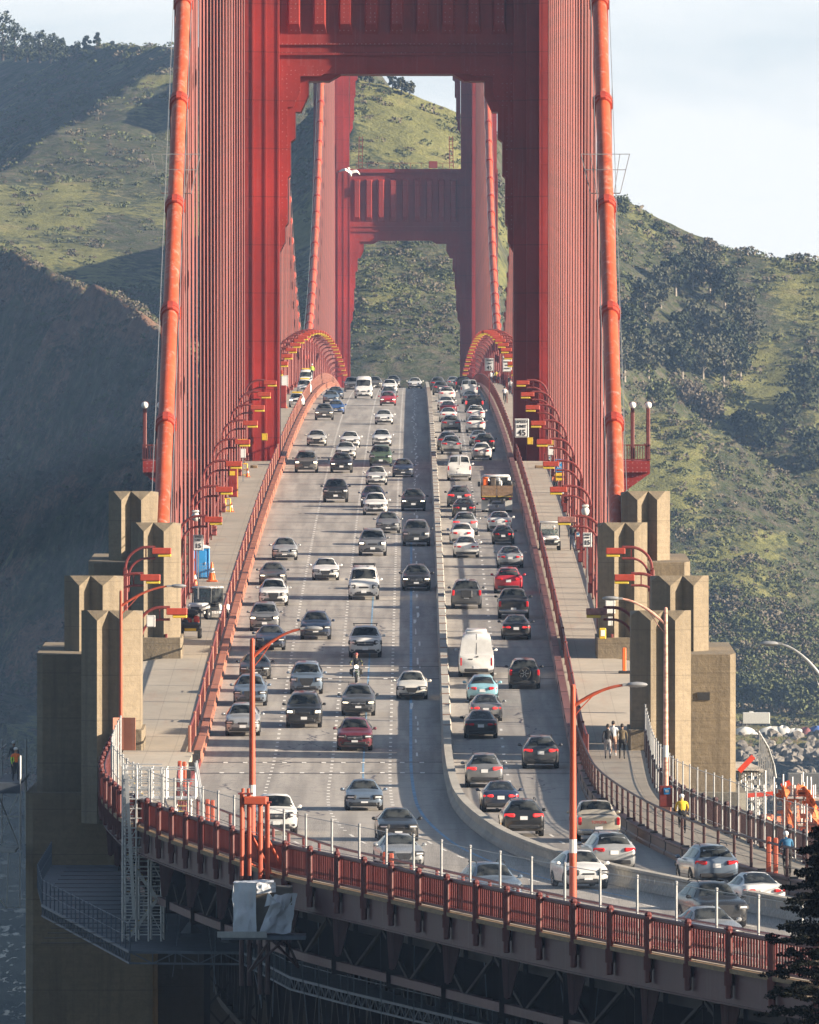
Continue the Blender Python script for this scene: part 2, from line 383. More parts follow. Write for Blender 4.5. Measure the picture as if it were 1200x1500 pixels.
def mesh_mat(name,c,op):
    m,t,p=_nodes(name); p.inputs['Base Color'].default_value=(*c,1); p.inputs['Roughness'].default_value=.5; p.inputs['Metallic'].default_value=.4
    v=coord(t,obj=False); n=noise(t,v,9.,2,.5); r=ramp(t,n,[(.35,(op*.5,)*3),(.65,(min(1,op*1.6),)*3)]); t.links.new(r,p.inputs['Alpha']); return m
M_LINK=mesh_mat('chain_link',(.42,.42,.41),.14)
M_NETV=mesh_mat('safety_net',(.75,.24,.12),.45)
def glass():
    m,t,p=_nodes('car_glass'); n=noise(t,coord(t),1.7,3,.5); t.links.new(ramp(t,n,[(.42,(.005,.007,.009)),(.62,(.055,.060,.060))]),p.inputs['Base Color'])  # pane colour blotched by noise, painted to stand for reflections
    p.inputs['Roughness'].default_value=.06; p.inputs['Specular IOR Level'].default_value=.35; return m
M_GLASS=glass()
M_TEXT=pm('sign_black',(.02,.02,.022),.6,0,.05,3.)
M_SIGNW=pm('sign_white',(.80,.80,.78),.5,0,.04,3.)
M_SIGNB=pm('sign_blue',(.03,.27,.62),.5,0,.05,3.)
def text(body,size,loc,parent,name='lettering',mat=None,rz=0,depth=.012,sx=1.0):
    """letters as real mesh, standing upright and reading from the south"""
    cu=bpy.data.curves.new(name,'FONT'); cu.body=body; cu.size=size; cu.align_x='CENTER'; cu.align_y='CENTER'; cu.extrude=depth; cu.offset=size*.018
    o=bpy.data.objects.new(name,cu); COL.objects.link(o); bpy.context.view_layer.update()
    me=bpy.data.meshes.new_from_object(o.evaluated_get(bpy.context.evaluated_depsgraph_get())); bpy.data.objects.remove(o); bpy.data.curves.remove(cu)
    me.transform(Matrix.Rotation(rz,4,'Z')@Matrix.Rotation(PI/2,4,'X')@Matrix.Diagonal((sx,1,1,1))); me.materials.clear(); me.materials.append(mat or M_TEXT)
    return link(name,me,parent,loc)
# ------------------------------------------------------------------ world, sun, air
SUN_EL,SUN_AZ=R(17.5),R(13)      # azimuth: from +X (east) turned toward the camera
sv=Vector((math.cos(SUN_EL)*math.cos(SUN_AZ),-math.cos(SUN_EL)*math.sin(SUN_AZ),math.sin(SUN_EL)))
w=bpy.data.worlds.new('World'); S.world=w; w.use_nodes=True; t=w.node_tree; t.nodes.clear()
sky=t.nodes.new('ShaderNodeTexSky'); sky.sky_type='NISHITA'; sky.sun_disc=False; sky.sun_elevation=SUN_EL
sky.sun_rotation=math.atan2(sv.x,sv.y); sky.air_density=1.0; sky.dust_density=1.5; sky.ozone_density=1.2
tc=t.nodes.new('ShaderNodeTexCoord'); mp=t.nodes.new('ShaderNodeMapping'); mp.inputs['Scale'].default_value=(16,16,75); t.links.new(tc.outputs['Generated'],mp.inputs[0])
cn=noise(t,mp.outputs[0],1.3,6,.55,.4); cl=ramp(t,cn,[(.28,(.30,.30,.30)),(.54,(1,1,1))])
spz=t.nodes.new('ShaderNodeSeparateXYZ'); t.links.new(tc.outputs['Generated'],spz.inputs[0])
low0=ramp(t,spz.outputs[2],[(.045,(1,1,1)),(.17,(.05,.05,.05))])
low=math_(t,'MULTIPLY',low0,ramp(t,math_(t,'ADD',math_(t,'MULTIPLY',spz.outputs[1],.5),.5),[(.45,(.06,)*3),(.75,(1,1,1))]))
skyb=mixc(t,math_(t,'MULTIPLY',low,.75),sky.outputs[0],(5.3,6.3,7.0))
colr=mixc(t,math_(t,'MULTIPLY',math_(t,'MULTIPLY',cl,.9),low),skyb,(7.9,7.85,7.6))
bg=t.nodes.new('ShaderNodeBackground'); bg.inputs[1].default_value=.05; t.links.new(colr,bg.inputs[0])
ou=t.nodes.new('ShaderNodeOutputWorld'); t.links.new(bg.outputs[0],ou.inputs[0])
sl=bpy.data.lights.new('sun','SUN'); sl.energy=5.0; sl.angle=R(.5); sl.color=(1,.84,.65); so=bpy.data.objects.new('sun',sl); COL.objects.link(so)
so.rotation_euler=sv.to_track_quat('Z','Y').to_euler(); so.location=(200,-50,300)
S.view_settings.view_transform='Standard'; S.view_settings.look='None'; S.view_settings.gamma=1; S.view_settings.exposure=1.5
def haze():
    x0,x1,y0,y1,z0,z1=-1500,1500,-60,5600,-3,260
    b=MB(); b.box(((x0+x1)/2,(y0+y1)/2,(z0+z1)/2),(x1-x0,y1-y0,z1-z0))
    m=bpy.data.materials.new('haze_air'); m.use_nodes=True; t=m.node_tree; t.nodes.clear()
    v=t.nodes.new('ShaderNodeVolumePrincipled'); v.inputs['Color'].default_value=(.38,.60,1,1); v.inputs['Density'].default_value=4.6e-5; v.inputs['Anisotropy'].default_value=.15
    o=t.nodes.new('ShaderNodeOutputMaterial'); t.links.new(v.outputs[0],o.inputs['Volume'])
    o=b.build('haze',m); tag(o,'pale blue morning haze filling the strait and the hills','haze',kind='stuff')
haze()
cy=S.cycles; cy.use_denoising=True; cy.max_bounces=6; cy.diffuse_bounces=2; cy.glossy_bounces=3; cy.transmission_bounces=4; cy.transparent_max_bounces=16; cy.volume_bounces=0
try: cy.denoiser='OPENIMAGEDENOISE'; cy.denoising_input_passes='RGB_ALBEDO_NORMAL'; cy.denoising_prefilter='ACCURATE'
except Exception: pass
cy.sample_clamp_indirect=6
# ------------------------------------------------------------------ water, hills, shore
def water():
    b=MB(); b.add([(-1480,-40,0),(1480,-40,0),(1480,5580,0),(-1480,5580,0)],[(0,1,2,3)]); o=b.build('water',M_WATER); tag(o,kind='structure')
water()
def lin(pts):
    xs=[p[0] for p in pts]; ys=[p[1] for p in pts]
    return lambda t: np.interp(t,xs,ys)
def slopeext(pts,t):
    # linear interpolation with linear extrapolation clamp
    return np.interp(t,[p[0] for p in pts],[p[1] for p in pts])
# crest of the near west headland as functions of Y
_ac=[(2560,-28,74),(2640,-42,86),(2700,-51,91),(2740,-56.2,96.3),(2790,-62.4,99.5),(2850,-71.3,103),(2900,-81.7,106),(2950,-92.5,109.5),(3080,-130,120),(3400,-260,135),(3900,-470,140)]
def terrain(X,Y):
    w1=fbm(X/70,Y/70,3,4); w2=fbm(X/16,Y/22,5,4); w3=fbm(X/5,Y/6,9,3)
    gul=np.abs(fbm((X+.5*Y)/34,(Y-.3*X)/110,21,4))
    # A: shaded near headland
    pl=1.75*(X+79)+.40*(Y-2610)+13*w1-42*gul+8*w2+9
    xc=np.interp(Y,[p[0] for p in _ac],[p[1] for p in _ac]); zc=np.interp(Y,[p[0] for p in _ac],[p[2] for p in _ac])
    bk=zc-.62*(X-xc)-.0045*np.clip(X-xc,0,400)**2+1.2*w2
    A=np.minimum(pl,bk); A=np.where(Y<2560,-20,A); A=np.where(Y<2640,np.minimum(A,(Y-2560)*1.6),A)
    # L2: sunlit spur
    L2=136-.10*(X+110)+.135*(Y-3500)+7*w1; xr=-110+(Y-3500)*.108
    cap=136+.1*(Y-3500)+2; L2=np.where(Y>3400,np.minimum(L2,cap+1.5+2*w2+.62*(X-xr)*np.where(X>xr,0.05,1)),L2)
    L2=np.where(Y>3870,L2-(Y-3870)*.5,L2); L2=np.where(X>-12,L2-(X+12)*1.2,L2)
    # L: far shaded ridge
    L=188+.5*(X+79)+.088*(Y-4100)+5*w1; zr=188+(Y-4100)*.027; xl=-79-(Y-4100)*.122
    L=np.minimum(L,zr-.25*(X-xl)); L=np.where(Y<3650,-50,L); L=np.where(Y>4750,L-(Y-4750)*.4,L)
    L=np.where(X>-40,L-(X+40)*.6,L); L=np.where(X<-180,np.minimum(L,200+(X+180)*.12),L)
    # B/R: the main headland behind the far tower, its ridge near Y=3250
    rz=np.interp(X,[-170,-100,-75,-50,-36,-26,-13.8,-9.0,-5.8,.7,7.1,12.2,30,51,56,62,69,76,80,87,103,150,300,600,1300],
                   [45,58,68,88,116,142,153.4,152.5,151.8,149.7,147.3,144.9,137,128.4,126.4,122.7,119.8,116.4,114.7,113.3,112.1,106,95,85,70])
    base=np.interp(X,[-200,-60,-10,10,25,45,70,110,1300],[20,52,66,68,62,40,8,5,4])
    yr=np.interp(X,[-1e3,15,45,1e4],[3060,3060,3250,3250]); yb=np.interp(X,[15,48],[2790,2886]); u=np.clip((Y-yb)/(yr-yb),0,1.25); prof=np.where(u<=1,u**.9,1-(u-1)*.9)
    B=base+(rz-base)*prof+ (5*w1)*np.clip(u*4,0,1)*np.clip((1.02-u)*8,0.12,1)-5*gul*np.clip(u*3,0,1)*np.clip((1-u)*5,0,1)
    B=np.where(Y<2790,base-np.clip((2790-Y)*.35,0,40)*np.where(X>48,0,1),B)
    B=np.where((X>48)&(Y<2888),5+.2*w2,B)
    fz=np.where(X>48,5.2-np.clip((2790-Y)*.5+1.6*w2,0,9),B); B=np.where((X>48)&(Y<2800),fz,B)
    # N: near east spur in front of the shaded valley
    nz=np.interp(X,[20,44,52,63,76,86,95,97,110,160,400],[60,76,76,75,69.5,62.3,55.4,53,44,20,5])
    un=np.clip((Y-2888)/(3004-2888),0,1.6); Np=np.where(un<=1,un**.85,1-(un-1)*1.1); NN=5+(nz-5)*Np+3*w1*np.clip(un*4,0,1)
    NN=np.where((Y<2886)|(X<20),-20,NN)
    val=np.where((Y>3000)&(X>38),-np.exp(-((Y-3060)/60)**2)*np.clip((X-38)/25,0,1)*22,0)
    B=B+val
    Z=np.maximum.reduce([A,L2*1.0,L,B,NN]); L2in=(L2>=Z-.01)
    Z=np.where((Y<3150)&(X<-60)&(A<0),np.minimum(Z,A),Z)
    Z=Z+(.9*w2+.55*w3)*np.clip((Z-7)/6,0,1)
    return np.maximum(Z,-6),A,L2in,B,NN
def hills():
    xs=np.concatenate([np.linspace(-1180,-330,18),np.linspace(-310,-150,17),np.arange(-146,130,1.25),np.linspace(134,300,18),np.linspace(330,1180,16)])
    ys=np.concatenate([np.arange(2540,3300,2.2),np.arange(3300,4800,4.),np.linspace(4830,5500,12)])
    X,Y=np.meshgrid(xs,ys); Z,A,L2,B,NN=terrain(X,Y)
    V=np.stack([X,Y,Z],-1).reshape(-1,3); n=len(xs);k=len(ys); i=np.arange(k-1)[:,None]*n+np.arange(n-1)[None]; F=np.stack([i,i+1,i+n+1,i+n],-1).reshape(-1,4)
    # cover: grass, scrub, bare soil
    g=.40+.85*fbm(X/26,Y/48,31,4)
    PX=VX+(X-CX)*FPX/Y; PY=VY-(Z-CZ)*FPX/Y
    def blob(px,py,rx,ry,amt): return amt*np.exp(-((PX-px)/rx)**2-((PY-py)/ry)**2)
    inA=(A>=Z-2.5)&(Y<3250)&(X<-20)
    g=np.where(inA,.15+.5*fbm(X/14,Y/22,37,4),g)
    g=g+np.where(~inA,blob(600,185,75,60,.45)+blob(130,290,90,60,.38)+blob(60,330,80,40,.2)+blob(560,440,60,20,.35)+blob(1110,560,45,60,.55)+blob(1180,410,40,30,.35)+blob(930,350,50,60,.25)+blob(1000,815,150,10,.5)+blob(1150,790,60,14,.4)+blob(1150,860,60,30,.12)+blob(1000,700,80,50,.12),0)
    g=g-np.where(~inA,blob(100,160,150,70,.45)+blob(1000,470,110,90,.5)+blob(600,520,110,40,.12)+blob(1100,900,120,90,.1)+blob(200,380,60,60,.3)+blob(1170,640,50,60,.6)+blob(1120,970,90,50,.28),0)
    so=.1+.35*fbm(X/18,Y/25,41,3); so=so+np.where(inA,.30+.35*fbm(X/9,(Y+Z*2)/14,47,3),0)+blob(1165,970,45,45,.75)+blob(1090,805,40,18,.25)+np.where(inA,blob(190,460,50,40,.45)+blob(60,430,60,60,.22)+blob(70,930,60,40,.3)+.25*np.abs(fbm((X+.6*Y)/16,(Y-.4*X)/60,44,3)),0)
    so=np.where((Z<6.5)&(X>40),.45,so); g=np.where((Z<6.5)&(X>40),.55,g); so=np.where((Z<9)&inA,.8,so)
    o=npmesh('hills',V,F,M_HILL,smooth=True,attrs={'grass':('POINT',g.ravel()),'soil':('POINT',so.ravel())}); tag(o,kind='structure')
hills()
def tz(x,y): 
    r=terrain(np.array([float(x)]),np.array([float(y)]))[0]; return float(r[0])
def ray_hill(px,py,y0=2560,y1=4800):
    """first terrain point met by the sight line of a place seen in the photograph"""
    Y=np.arange(y0,y1,3.0); X=CX+(px-VX)*Y/FPX; Zl=CZ-(py-VY)*Y/FPX; Z=terrain(X,Y)[0]
    h=np.nonzero(Z>=Zl)[0]
    if len(h)==0: return None
    i=h[0]; return (float(X[i]),float(Y[i]),float(Z[i]))
# leaf-clump meshes as arrays -----------------------------------------------
def clump(n,rx,rz,leaf,rs,shell=.55):
    d=rs.normal(size=(n,3)); d/=np.linalg.norm(d,axis=1)[:,None]; r=(shell+(1-shell)*rs.rand(n))[:,None]
    c=d*r*np.array([rx,rx,rz]); a=rs.normal(size=(n,3)); a/=np.linalg.norm(a,axis=1)[:,None]
    a=a*.75+d*.55; nrm=a/np.linalg.norm(a,axis=1)[:,None]
    u=np.cross(nrm,rs.normal(size=(n,3))); u/=np.linalg.norm(u,axis=1)[:,None]+1e-9; v=np.cross(nrm,u)
    s=(leaf*(.6+.8*rs.rand(n)))[:,None]
    P=np.stack([c+u*s,c+v*s*.8,c-u*s,c-v*s*.8],1)
    return P
def clumps_mesh(name,places,mat,parent=None):
    # places: list of (x,y,z,rx,rz,n,leaf)
    VV=[];T=[]
    lib=[clump(64,1,1,.30,np.random.RandomState(100+i)) for i in range(8)]
    for i,(x,y,z,rx,rz,n,leaf) in enumerate(places):
        P=lib[i%8][:n].copy(); c=P.mean(1,keepdims=True); off=(P-c)*(leaf/(.30)); ca,sa=math.cos(i*1.7),math.sin(i*1.7)
        rot=np.array([[ca,-sa,0],[sa,ca,0],[0,0,1]]); c=(c@rot.T)*np.array([rx,rx,rz]); off=off@rot.T
        Q=c+off+np.array([x,y,z]); VV.append(Q.reshape(-1,3)); T.append(np.repeat(RS.rand()*.6+RS.rand(len(Q))*.4,1))
    V=np.concatenate(VV); F=np.arange(len(V)).reshape(-1,4)
    return npmesh(name,V,F,mat,attrs={'tint':('FACE',np.concatenate(T))},parent=parent)
def scrub():
    rs=np.random.RandomState(5); pl=[];pl2=[]
    tries=0
    # scatter by ground area seen from the south
    zones=[(-100,140,3050,3290,4200,'B'),(30,125,2875,3060,2600,'N'),(-130,-40,2620,3100,3200,'A'),(-140,-60,3250,3860,900,'L2'),(-150,-70,3860,4350,700,'L'),(-34,32,2840,3075,2000,'C'),(45,120,2884,2892,160,'F'),(48,118,2890,2932,2600,'N')]
    for x0,x1,y0,y1,n,zn in zones:
        x=rs.uniform(x0,x1,n*3); y=rs.uniform(y0,y1,n*3); px=VX+(x-CX)*FPX/y
        ppx=VX+(x-CX)*FPX/y; ppy=VY-(terrain(x,y)[0]-CZ)*FPX/y; dens=.5+1.25*fbm(x/22,y/35,77,4)-.75*np.exp(-((ppx-605)/70)**2-((ppy-180)/62)**2)-.5*np.exp(-((ppx-560)/60)**2-((ppy-440)/22)**2)-.6*np.exp(-((ppx-1115)/42)**2-((ppy-560)/60)**2)-.5*np.exp(-((ppx-1080)/110)**2-((ppy-800)/14)**2)
        ok=(px>-60)&(px<1260)&(rs.rand(n*3)<np.clip(dens,0.06,1)); x=x[ok][:n];y=y[ok][:n]; z=terrain(x,y)[0]
        for a,b_,c in zip(x,y,z):
            if c<4: continue
            s=rs.gamma(2.4,.30)+.35; s=min(s,2.2)*(1.25 if zn in 'BL' else 1.)*(.85 if zn=='C' else 1.); 
            (pl if rs.rand()<(.25 if zn=='A' else .62) else pl2).append((a,b_,c+s*.15,s*(.9+.6*rs.rand()),s*.62,int(44+19*rs.rand()),.13*s+.10))
    o=clumps_mesh('scrub',pl,M_SCRUB); tag(o,'dark green coastal scrub dotted over the headlands','scrub',kind='stuff')
    o=clumps_mesh('heath',pl2,M_SCRUB2); tag(o,'dry grey brown heath between the green scrub','heath',kind='stuff')
scrub()
# ------------------------------------------------------------------ trees one can tell apart
def tree(name,label,x,y,z,h,wd,mat,group,cat='tree',trunk=M_TRUNK,seed=0,lean=0,low=.35,puffs=14,leaf=.55,flat=1.0,n=60):
    rs=np.random.RandomState(seed+300); t=thing(name,label,cat,(x,y,z),0,group)
    b=MB(); top=Vector((lean*h,0,h*.8)); b.poly([(0,0,-.8),(lean*h*.2,0,h*.3),tuple(top)],[h*.030+.08,h*.02+.05,.04],7)
    pl=[]
    for i in range(puffs):
        u=low+(1-low)*(i+.5)/puffs; rad=wd*.5*math.sin(PI*min(1,(u-low)/(1-low)*.85+.12))**.7
        a=i*2.4+rs.rand(); rr=rad*(.35+.6*rs.rand()); c=(lean*h*u+math.cos(a)*rr,math.sin(a)*rr,h*u*.95)
        s=wd*.20*(.7+.7*rs.rand()); pl.append((*c,s*1.15,s*.8*flat,n,leaf*(.7+.5*rs.rand())))
        if i%2==0: b.poly([(lean*h*u*.6,0,h*u*.55),(c[0]*.6,c[1]*.6,h*u*.8),c],[h*.012+.03,h*.008+.02,.015],5)
    b.build('trunk',trunk,t); clumps_mesh('crown',pl,mat,t); return t
def trees():
    sky_=[(4,40,58,22,15,'tallest dark eucalyptus at the far left end of the skyline grove'),(22,33,60,18,12,'second dark eucalyptus in from the left end of the skyline grove'),(40,45,61,14,10,'lower round eucalyptus filling the dip in the skyline grove'),
          (58,48,62,13,11,'broad eucalyptus left of the middle of the skyline grove'),(74,50,63,12,11,'dense eucalyptus at the right end of the solid skyline grove'),(88,54,64,9,9,'low eucalyptus closing the solid skyline grove on its right'),
          (112,56,66,8,7,'small eucalyptus standing just right of the solid skyline grove'),(126,58,66,6,5,'little eucalyptus beside a taller one on the bare ridge'),(142,56,66,7,5.5,'flat topped eucalyptus alone on the bare ridge'),(164,62,66,3,4,'tiny bush like eucalyptus farthest right on the bare ridge')]
    for i,(px,yt,yb,h,wd,lb) in enumerate(sky_):
        Y=4230+i*12; x=CX+(px-VX)*Y/FPX; z=CZ+(VY-yb)*Y/FPX-2.; z=min(z,max(tz(x,Y)-.5,z-4))
        hh=(yb-yt)*Y/FPX+2 if i else h*.62+2
        h2=[13.5,10.5,7.5,8.2,7.8,6.5,5.2,4,5.2,2.6][i]
        tree('eucalyptus_tree',lb,x,Y,z,h2+1.2,wd*.62,M_EUC,'eucalyptus trees on the left skyline',seed=i,low=.06,puffs=17 if i<6 else 9,leaf=.42,n=54)
    for i,(px,yb,h,wd,lb) in enumerate([(523,117,4.2,3.2,'leafy tree at the left edge of the opening under the near strut'),(541,119,3.0,2.6,'small tree left of the gap on the hill crest seen under the near strut'),(575,123,3.6,2.4,'thin windblown tree left on the hill crest seen under the near strut'),(588,126,3.4,2.8,'thin windblown tree in the middle of the hill crest under the near strut'),(600,131,3.0,3.2,'thin windblown tree right of its pair on the hill crest under the near strut')]):
        Y=3056; x=CX+(px-VX)*Y/FPX; z=tz(x,Y)-.3
        tree('windblown_tree',lb,x,Y,z,h+1,wd,M_EUC2,'trees on the crest seen through the bridge',seed=40+i,low=.4,puffs=8,leaf=.3,n=44)
    bush=[(912,288,4.2,4.4,'round dark bush on the skyline right beside the right cable'),(965,323,2.6,3.2,'small dark bush on the right skyline slope below the round one'),(985,331,1.8,3,'low brown bush on the right skyline left of the big dome'),(1008,336,2.6,4,'rusty bush on the right skyline beside the big dome'),(1040,354,4.0,4.8,'large dome shaped russet bush on the right skyline'),(1088,370,1.6,3,'low dark bush on the flat end of the right skyline')]
    for i,(px,yb,h,wd,lb) in enumerate(bush):
        Y=3240; x=CX+(px-VX)*Y/FPX; z=tz(x,Y)-.4
        tree('skyline_bush',lb,x,Y,z,h,wd,M_SCRUB2 if i in(2,3,4) else M_SCRUB,'bushes on the right skyline',cat='bush',seed=60+i,low=.1,puffs=14,leaf=.34,n=50)
    # grey wood in the right-hand valley: single trees
    rs=np.random.RandomState(8)
    spots=[(925,505),(945,470),(968,440),(990,420),(1015,412),(1040,425),(1062,445),(1085,470),(1095,505),(1070,520),(1045,500),(1020,485),(995,500),(970,520),(950,545),(1000,550),(1030,545),(1060,556),(1085,545),(915,545)]
    rows={0:'lower',1:'middle',2:'upper'}
    for i,(px,py) in enumerate(spots):
        h=ray_hill(px,py+14)
        if not h: continue
        tree('grey_barked_tree','tall grey green tree among the pale trunked wood right of the right cable',h[0],h[1],h[2]-.3,9.5+3*rs.rand(),6.5+1.5*rs.rand(),M_EUC2 if i%3 else M_EUC,'trees of the grey wood right of the cable',trunk=M_BARK2,seed=80+i,low=.30,puffs=15,leaf=.5,n=52)
    for i,(px,py,hh,wd,lb) in enumerate([(1150,640,10,9,'dark rounded tree in the shaded valley near the right edge'),(1120,668,8,8,'dark tree low in the shaded valley left of the rounded one'),(1185,690,10,9,'dark tree lowest in the shaded valley at the right edge'),(1178,600,11,9,'dark tree highest in the shaded valley at the right edge'),(1090,640,6,7,'dark tree at the left mouth of the shaded valley')]):
        h=ray_hill(px,py)
        if h: tree('valley_tree',lb,h[0],h[1],h[2]-.3,hh,wd,M_EUC,'dark trees in the shaded valley',seed=120+i,low=.12,puffs=16,leaf=.5,n=56)
    for i,(px,py,lb) in enumerate([(965,585,'wide olive green tree on the near right slope beside the cable'),(1010,590,'rust tinged tree with pale branches right of the wide olive one'),(1043,603,'rust tinged tree at the right end of the near slope pair')]):
        h=ray_hill(px,py+10)
        if h: tree('slope_tree',lb,h[0],h[1],h[2]-.3,6.,8.5,M_SCRUB if i==0 else M_SCRUB2,'trees topping the near right slope',trunk=M_BARK2,seed=140+i,low=.15,puffs=16,leaf=.4,n=56)
    # willow thicket behind the shore flat
    for i in range(14):
        px=1083+i*9.5+4*rs.rand(); Y=2889+7*rs.rand(); x=CX+(px-VX)*Y/FPX
        tree('shore_willow','rounded grey green willow in the thicket behind the white trailer',x,Y,max(4.5,tz(x,Y)-.5),4.6+1.6*rs.rand(),5.2,M_SCRUB,'willows in the thicket behind the shore flat',seed=160+i,low=.1,puffs=11,leaf=.45,n=48)
    # thicket tops at the bridgehead just above the road crest
    for i,px in enumerate((640,655,668,598,612,626,580)):
        Y=2745+6*i; x=CX+(px-VX)*Y/FPX
        tree('bridgehead_bush','pale green bush rising behind the crest of the roadway',x,Y,74,5+1.5*rs.rand(),5,M_SCRUB2,'bushes behind the crest of the roadway',cat='bush',seed=180+i,low=.15,puffs=10,leaf=.4,n=44)
trees()
# ------------------------------------------------------------------ east shore: trailer, tarps, rocks, bunker
def shore():
    x,Y,z=at(1108,1060,2872); z=5.1
    t=thing('site_trailer','white box trailer parked on the far shore flat','trailer',(x,Y,z))
    b=MB(); b.cbox((0,0,1.75),(6.0,2.4,2.5),.08); b.cbox((-1.1,0,3.1),(.9,.8,.35),.05); b.build('body',M_WHITE,t)
    b=MB(); b.box((0,0,.42),(5.8,1.6,.16)); b.build('chassis',M_DARK,t)
    for sx in(1.0,1.9):
        for sy in(-1,1):
            b=MB(); b.rev([(.3,-.12),(.36,-.1),(.36,.1),(.3,.12)],(sx,sy*.95,.36),14,axis='Y'); b.build('wheel',M_BLACK,t)
    b=MB(); b.tube((-2.2,-.9,0),(-2.2,-.9,.5),.06); b.tube((-2.2,.9,0),(-2.2,.9,.5),.06); b.build('landing_leg',M_GALV,t)
    mm={'w':M_WHITE,'b':pm('tent_blue',(.06,.12,.36),.6),'r':pm('tarp_maroon',(.22,.07,.07),.7)}
    for i,(px,w_,h_,c,lb) in enumerate([(1091,5.6,1.6,'w','long white covered pile left of the trailer on the shore'),(1103,3.4,.9,'w','low white crate under sheeting in front of the trailer'),(1130,7.5,1.7,'w','largest white shrouded pile right of the trailer'),(1148,3.6,1.9,'w','white domed tent between two shrouded piles'),(1166,5.2,1.4,'w','low white shrouded pile beside the maroon cover'),(1181,3.4,1.6,'r','maroon covered pile next to the blue cover on the shore'),(1197,4.6,1.8,'b','blue covered pile on the shore at the right edge')]):
        Y=2800; x=CX+(px-VX)*Y/FPX; b=MB(); rs=np.random.RandomState(i)
        P=[]
        for k in range(6):
            ph=PI/2*k/5; P.append([(w_/2*math.cos(ph)*(1+.12*rs.rand())*math.cos(a),1.4*math.cos(ph)*math.sin(a),h_*math.sin(ph)*(1+.15*math.sin(3*a+i))+.002) for a in np.linspace(0,2*PI,13)[:-1]])
        b.grid(P,closed=True); o=b.build('covered_pile',mm[c],smooth=True,loc=(x,Y,5.0)); tag(o,lb,'covered pile','covered piles on the shore flat')
    # boulders of the revetment: individually placed
    rs=np.random.RandomState(4); base=[]
    for i in range(5):
        bm=bmesh.new(); bmesh.ops.create_icosphere(bm,subdivisions=2,radius=1)
        for v in bm.verts: v.co*=.75+.5*rs.rand()
        me=bpy.data.meshes.new('boulder'); bm.to_mesh(me); bm.free(); me.materials.append(M_ROCK); base.append(me)
    pts=[]
    for i in range(150):
        px=1082+125*rs.rand(); py=1078+26*rs.rand() if i<95 else 1130+60*rs.rand(); z=max(.2,5.2-(py-1076)*.16) if py<1110 else .3
        x,Y,_=atz(px,py,z); 
        if py<1110: Y=2792-15*rs.rand(); x=CX+(px-VX)*Y/FPX; z=5.3-(2792-Y)*.42
        pts.append((x,Y,z+.2,.7+1.0*rs.rand()))
    for i,(x,Y,z,s) in enumerate(pts):
        o=link('boulder',base[i%5],None,(x,Y,z)); o.scale=(s*1.2,s,s*.8); o.rotation_euler=(rs.rand()*3,rs.rand()*3,rs.rand()*3)
        tag(o,'grey boulder in the rock revetment on the far right shore','boulder','boulders of the far right shore revetment')
    x,Y,z=atz(1180,1160,2.0); t=thing('shore_bunker','low concrete bunker among the rocks on the far right shore','bunker',(x,Y,0))
    b=MB(); b.prism([(-6,0),(6,0),(6,2.6),(-6,2.6)],-2,4,axis='Y'); b.build('base',M_CONCD,t); b=MB(); b.cbox((0.6,1,4.1),(8,5,3),.1); b.build('upper_block',M_CONCD,t)
shore()
# south bluff under the view-point and the viaduct
def bluff():
    xs=np.linspace(-320,320,81); ys=np.concatenate([np.arange(-50,330,12.),np.arange(330,760,7.)]); X,Y=np.meshgrid(xs,ys)
    Z=np.interp(Y,[-60,6,60,200,330,420,520,640,700,760],[77,77.5,71,64,55,47,38,16,5,-4])+2.2*fbm(X/30,Y/30,61,4)*np.clip((Y-20)/60,0,1)
    e=np.clip((X-26)/30,0,1); Z=Z+e*np.interp(Y,[0,330,450,540,600,640],[0,0,4,6,2,0]); Z=Z-np.clip((-X-30)/40,0,3)*14
    V=np.stack([X,Y,Z],-1).reshape(-1,3); n=len(xs); i=np.arange(len(ys)-1)[:,None]*n+np.arange(n-1)[None]; F=np.stack([i,i+1,i+n+1,i+n],-1).reshape(-1,4)
    g=.35+.5*fbm(X/18,Y/18,66,3); o=npmesh('ground',V,F,M_HILL,True,{'grass':('POINT',g.ravel()),'soil':('POINT',(g*0+.3).ravel())}); tag(o,kind='structure')
bluff()
def cypress():
    Y=330; x,_,zt=at(1195,1215,Y); zg=52; h=zt-zg
    t=thing('cypress_tree','nearly black cypress with layered branches in the lower right corner','tree',(x+.4,Y,zg))
    rs=np.random.RandomState(3); b=MB(); b.poly([(0,0,-1),(.1,0,h*.5),(0,0,h)],[.35,.22,.04],8); pl=[]
    for i in range(170):
        u=.12+.88*(i/169.0)**.8; L=4.4*(1-u)**.72+.25; L*=.45+.75*rs.rand()**.7; dr=.05+.22*rs.rand(); a=i*2.399+rs.rand()*.4; z=h*u
        p=[(0,0,z)]
        for k in(.4,.75,1.): p.append((math.cos(a)*L*k,math.sin(a)*L*k,z+dr*L*k-.10*L*k*k))
        b.poly(p,[.06,.04,.025,.01],5)
        for k in np.linspace(.2,1.05,11):
            pl.append((math.cos(a)*L*k+.12*rs.randn(),math.sin(a)*L*k+.12*rs.randn(),z+dr*L*k-.10*L*k*k+.05*rs.randn(),.30*(1.3-.7*k)*(.6+.8*rs.rand()),.04+.06*rs.rand(),64,.036))
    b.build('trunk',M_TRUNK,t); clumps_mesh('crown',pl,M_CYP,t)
cypress()
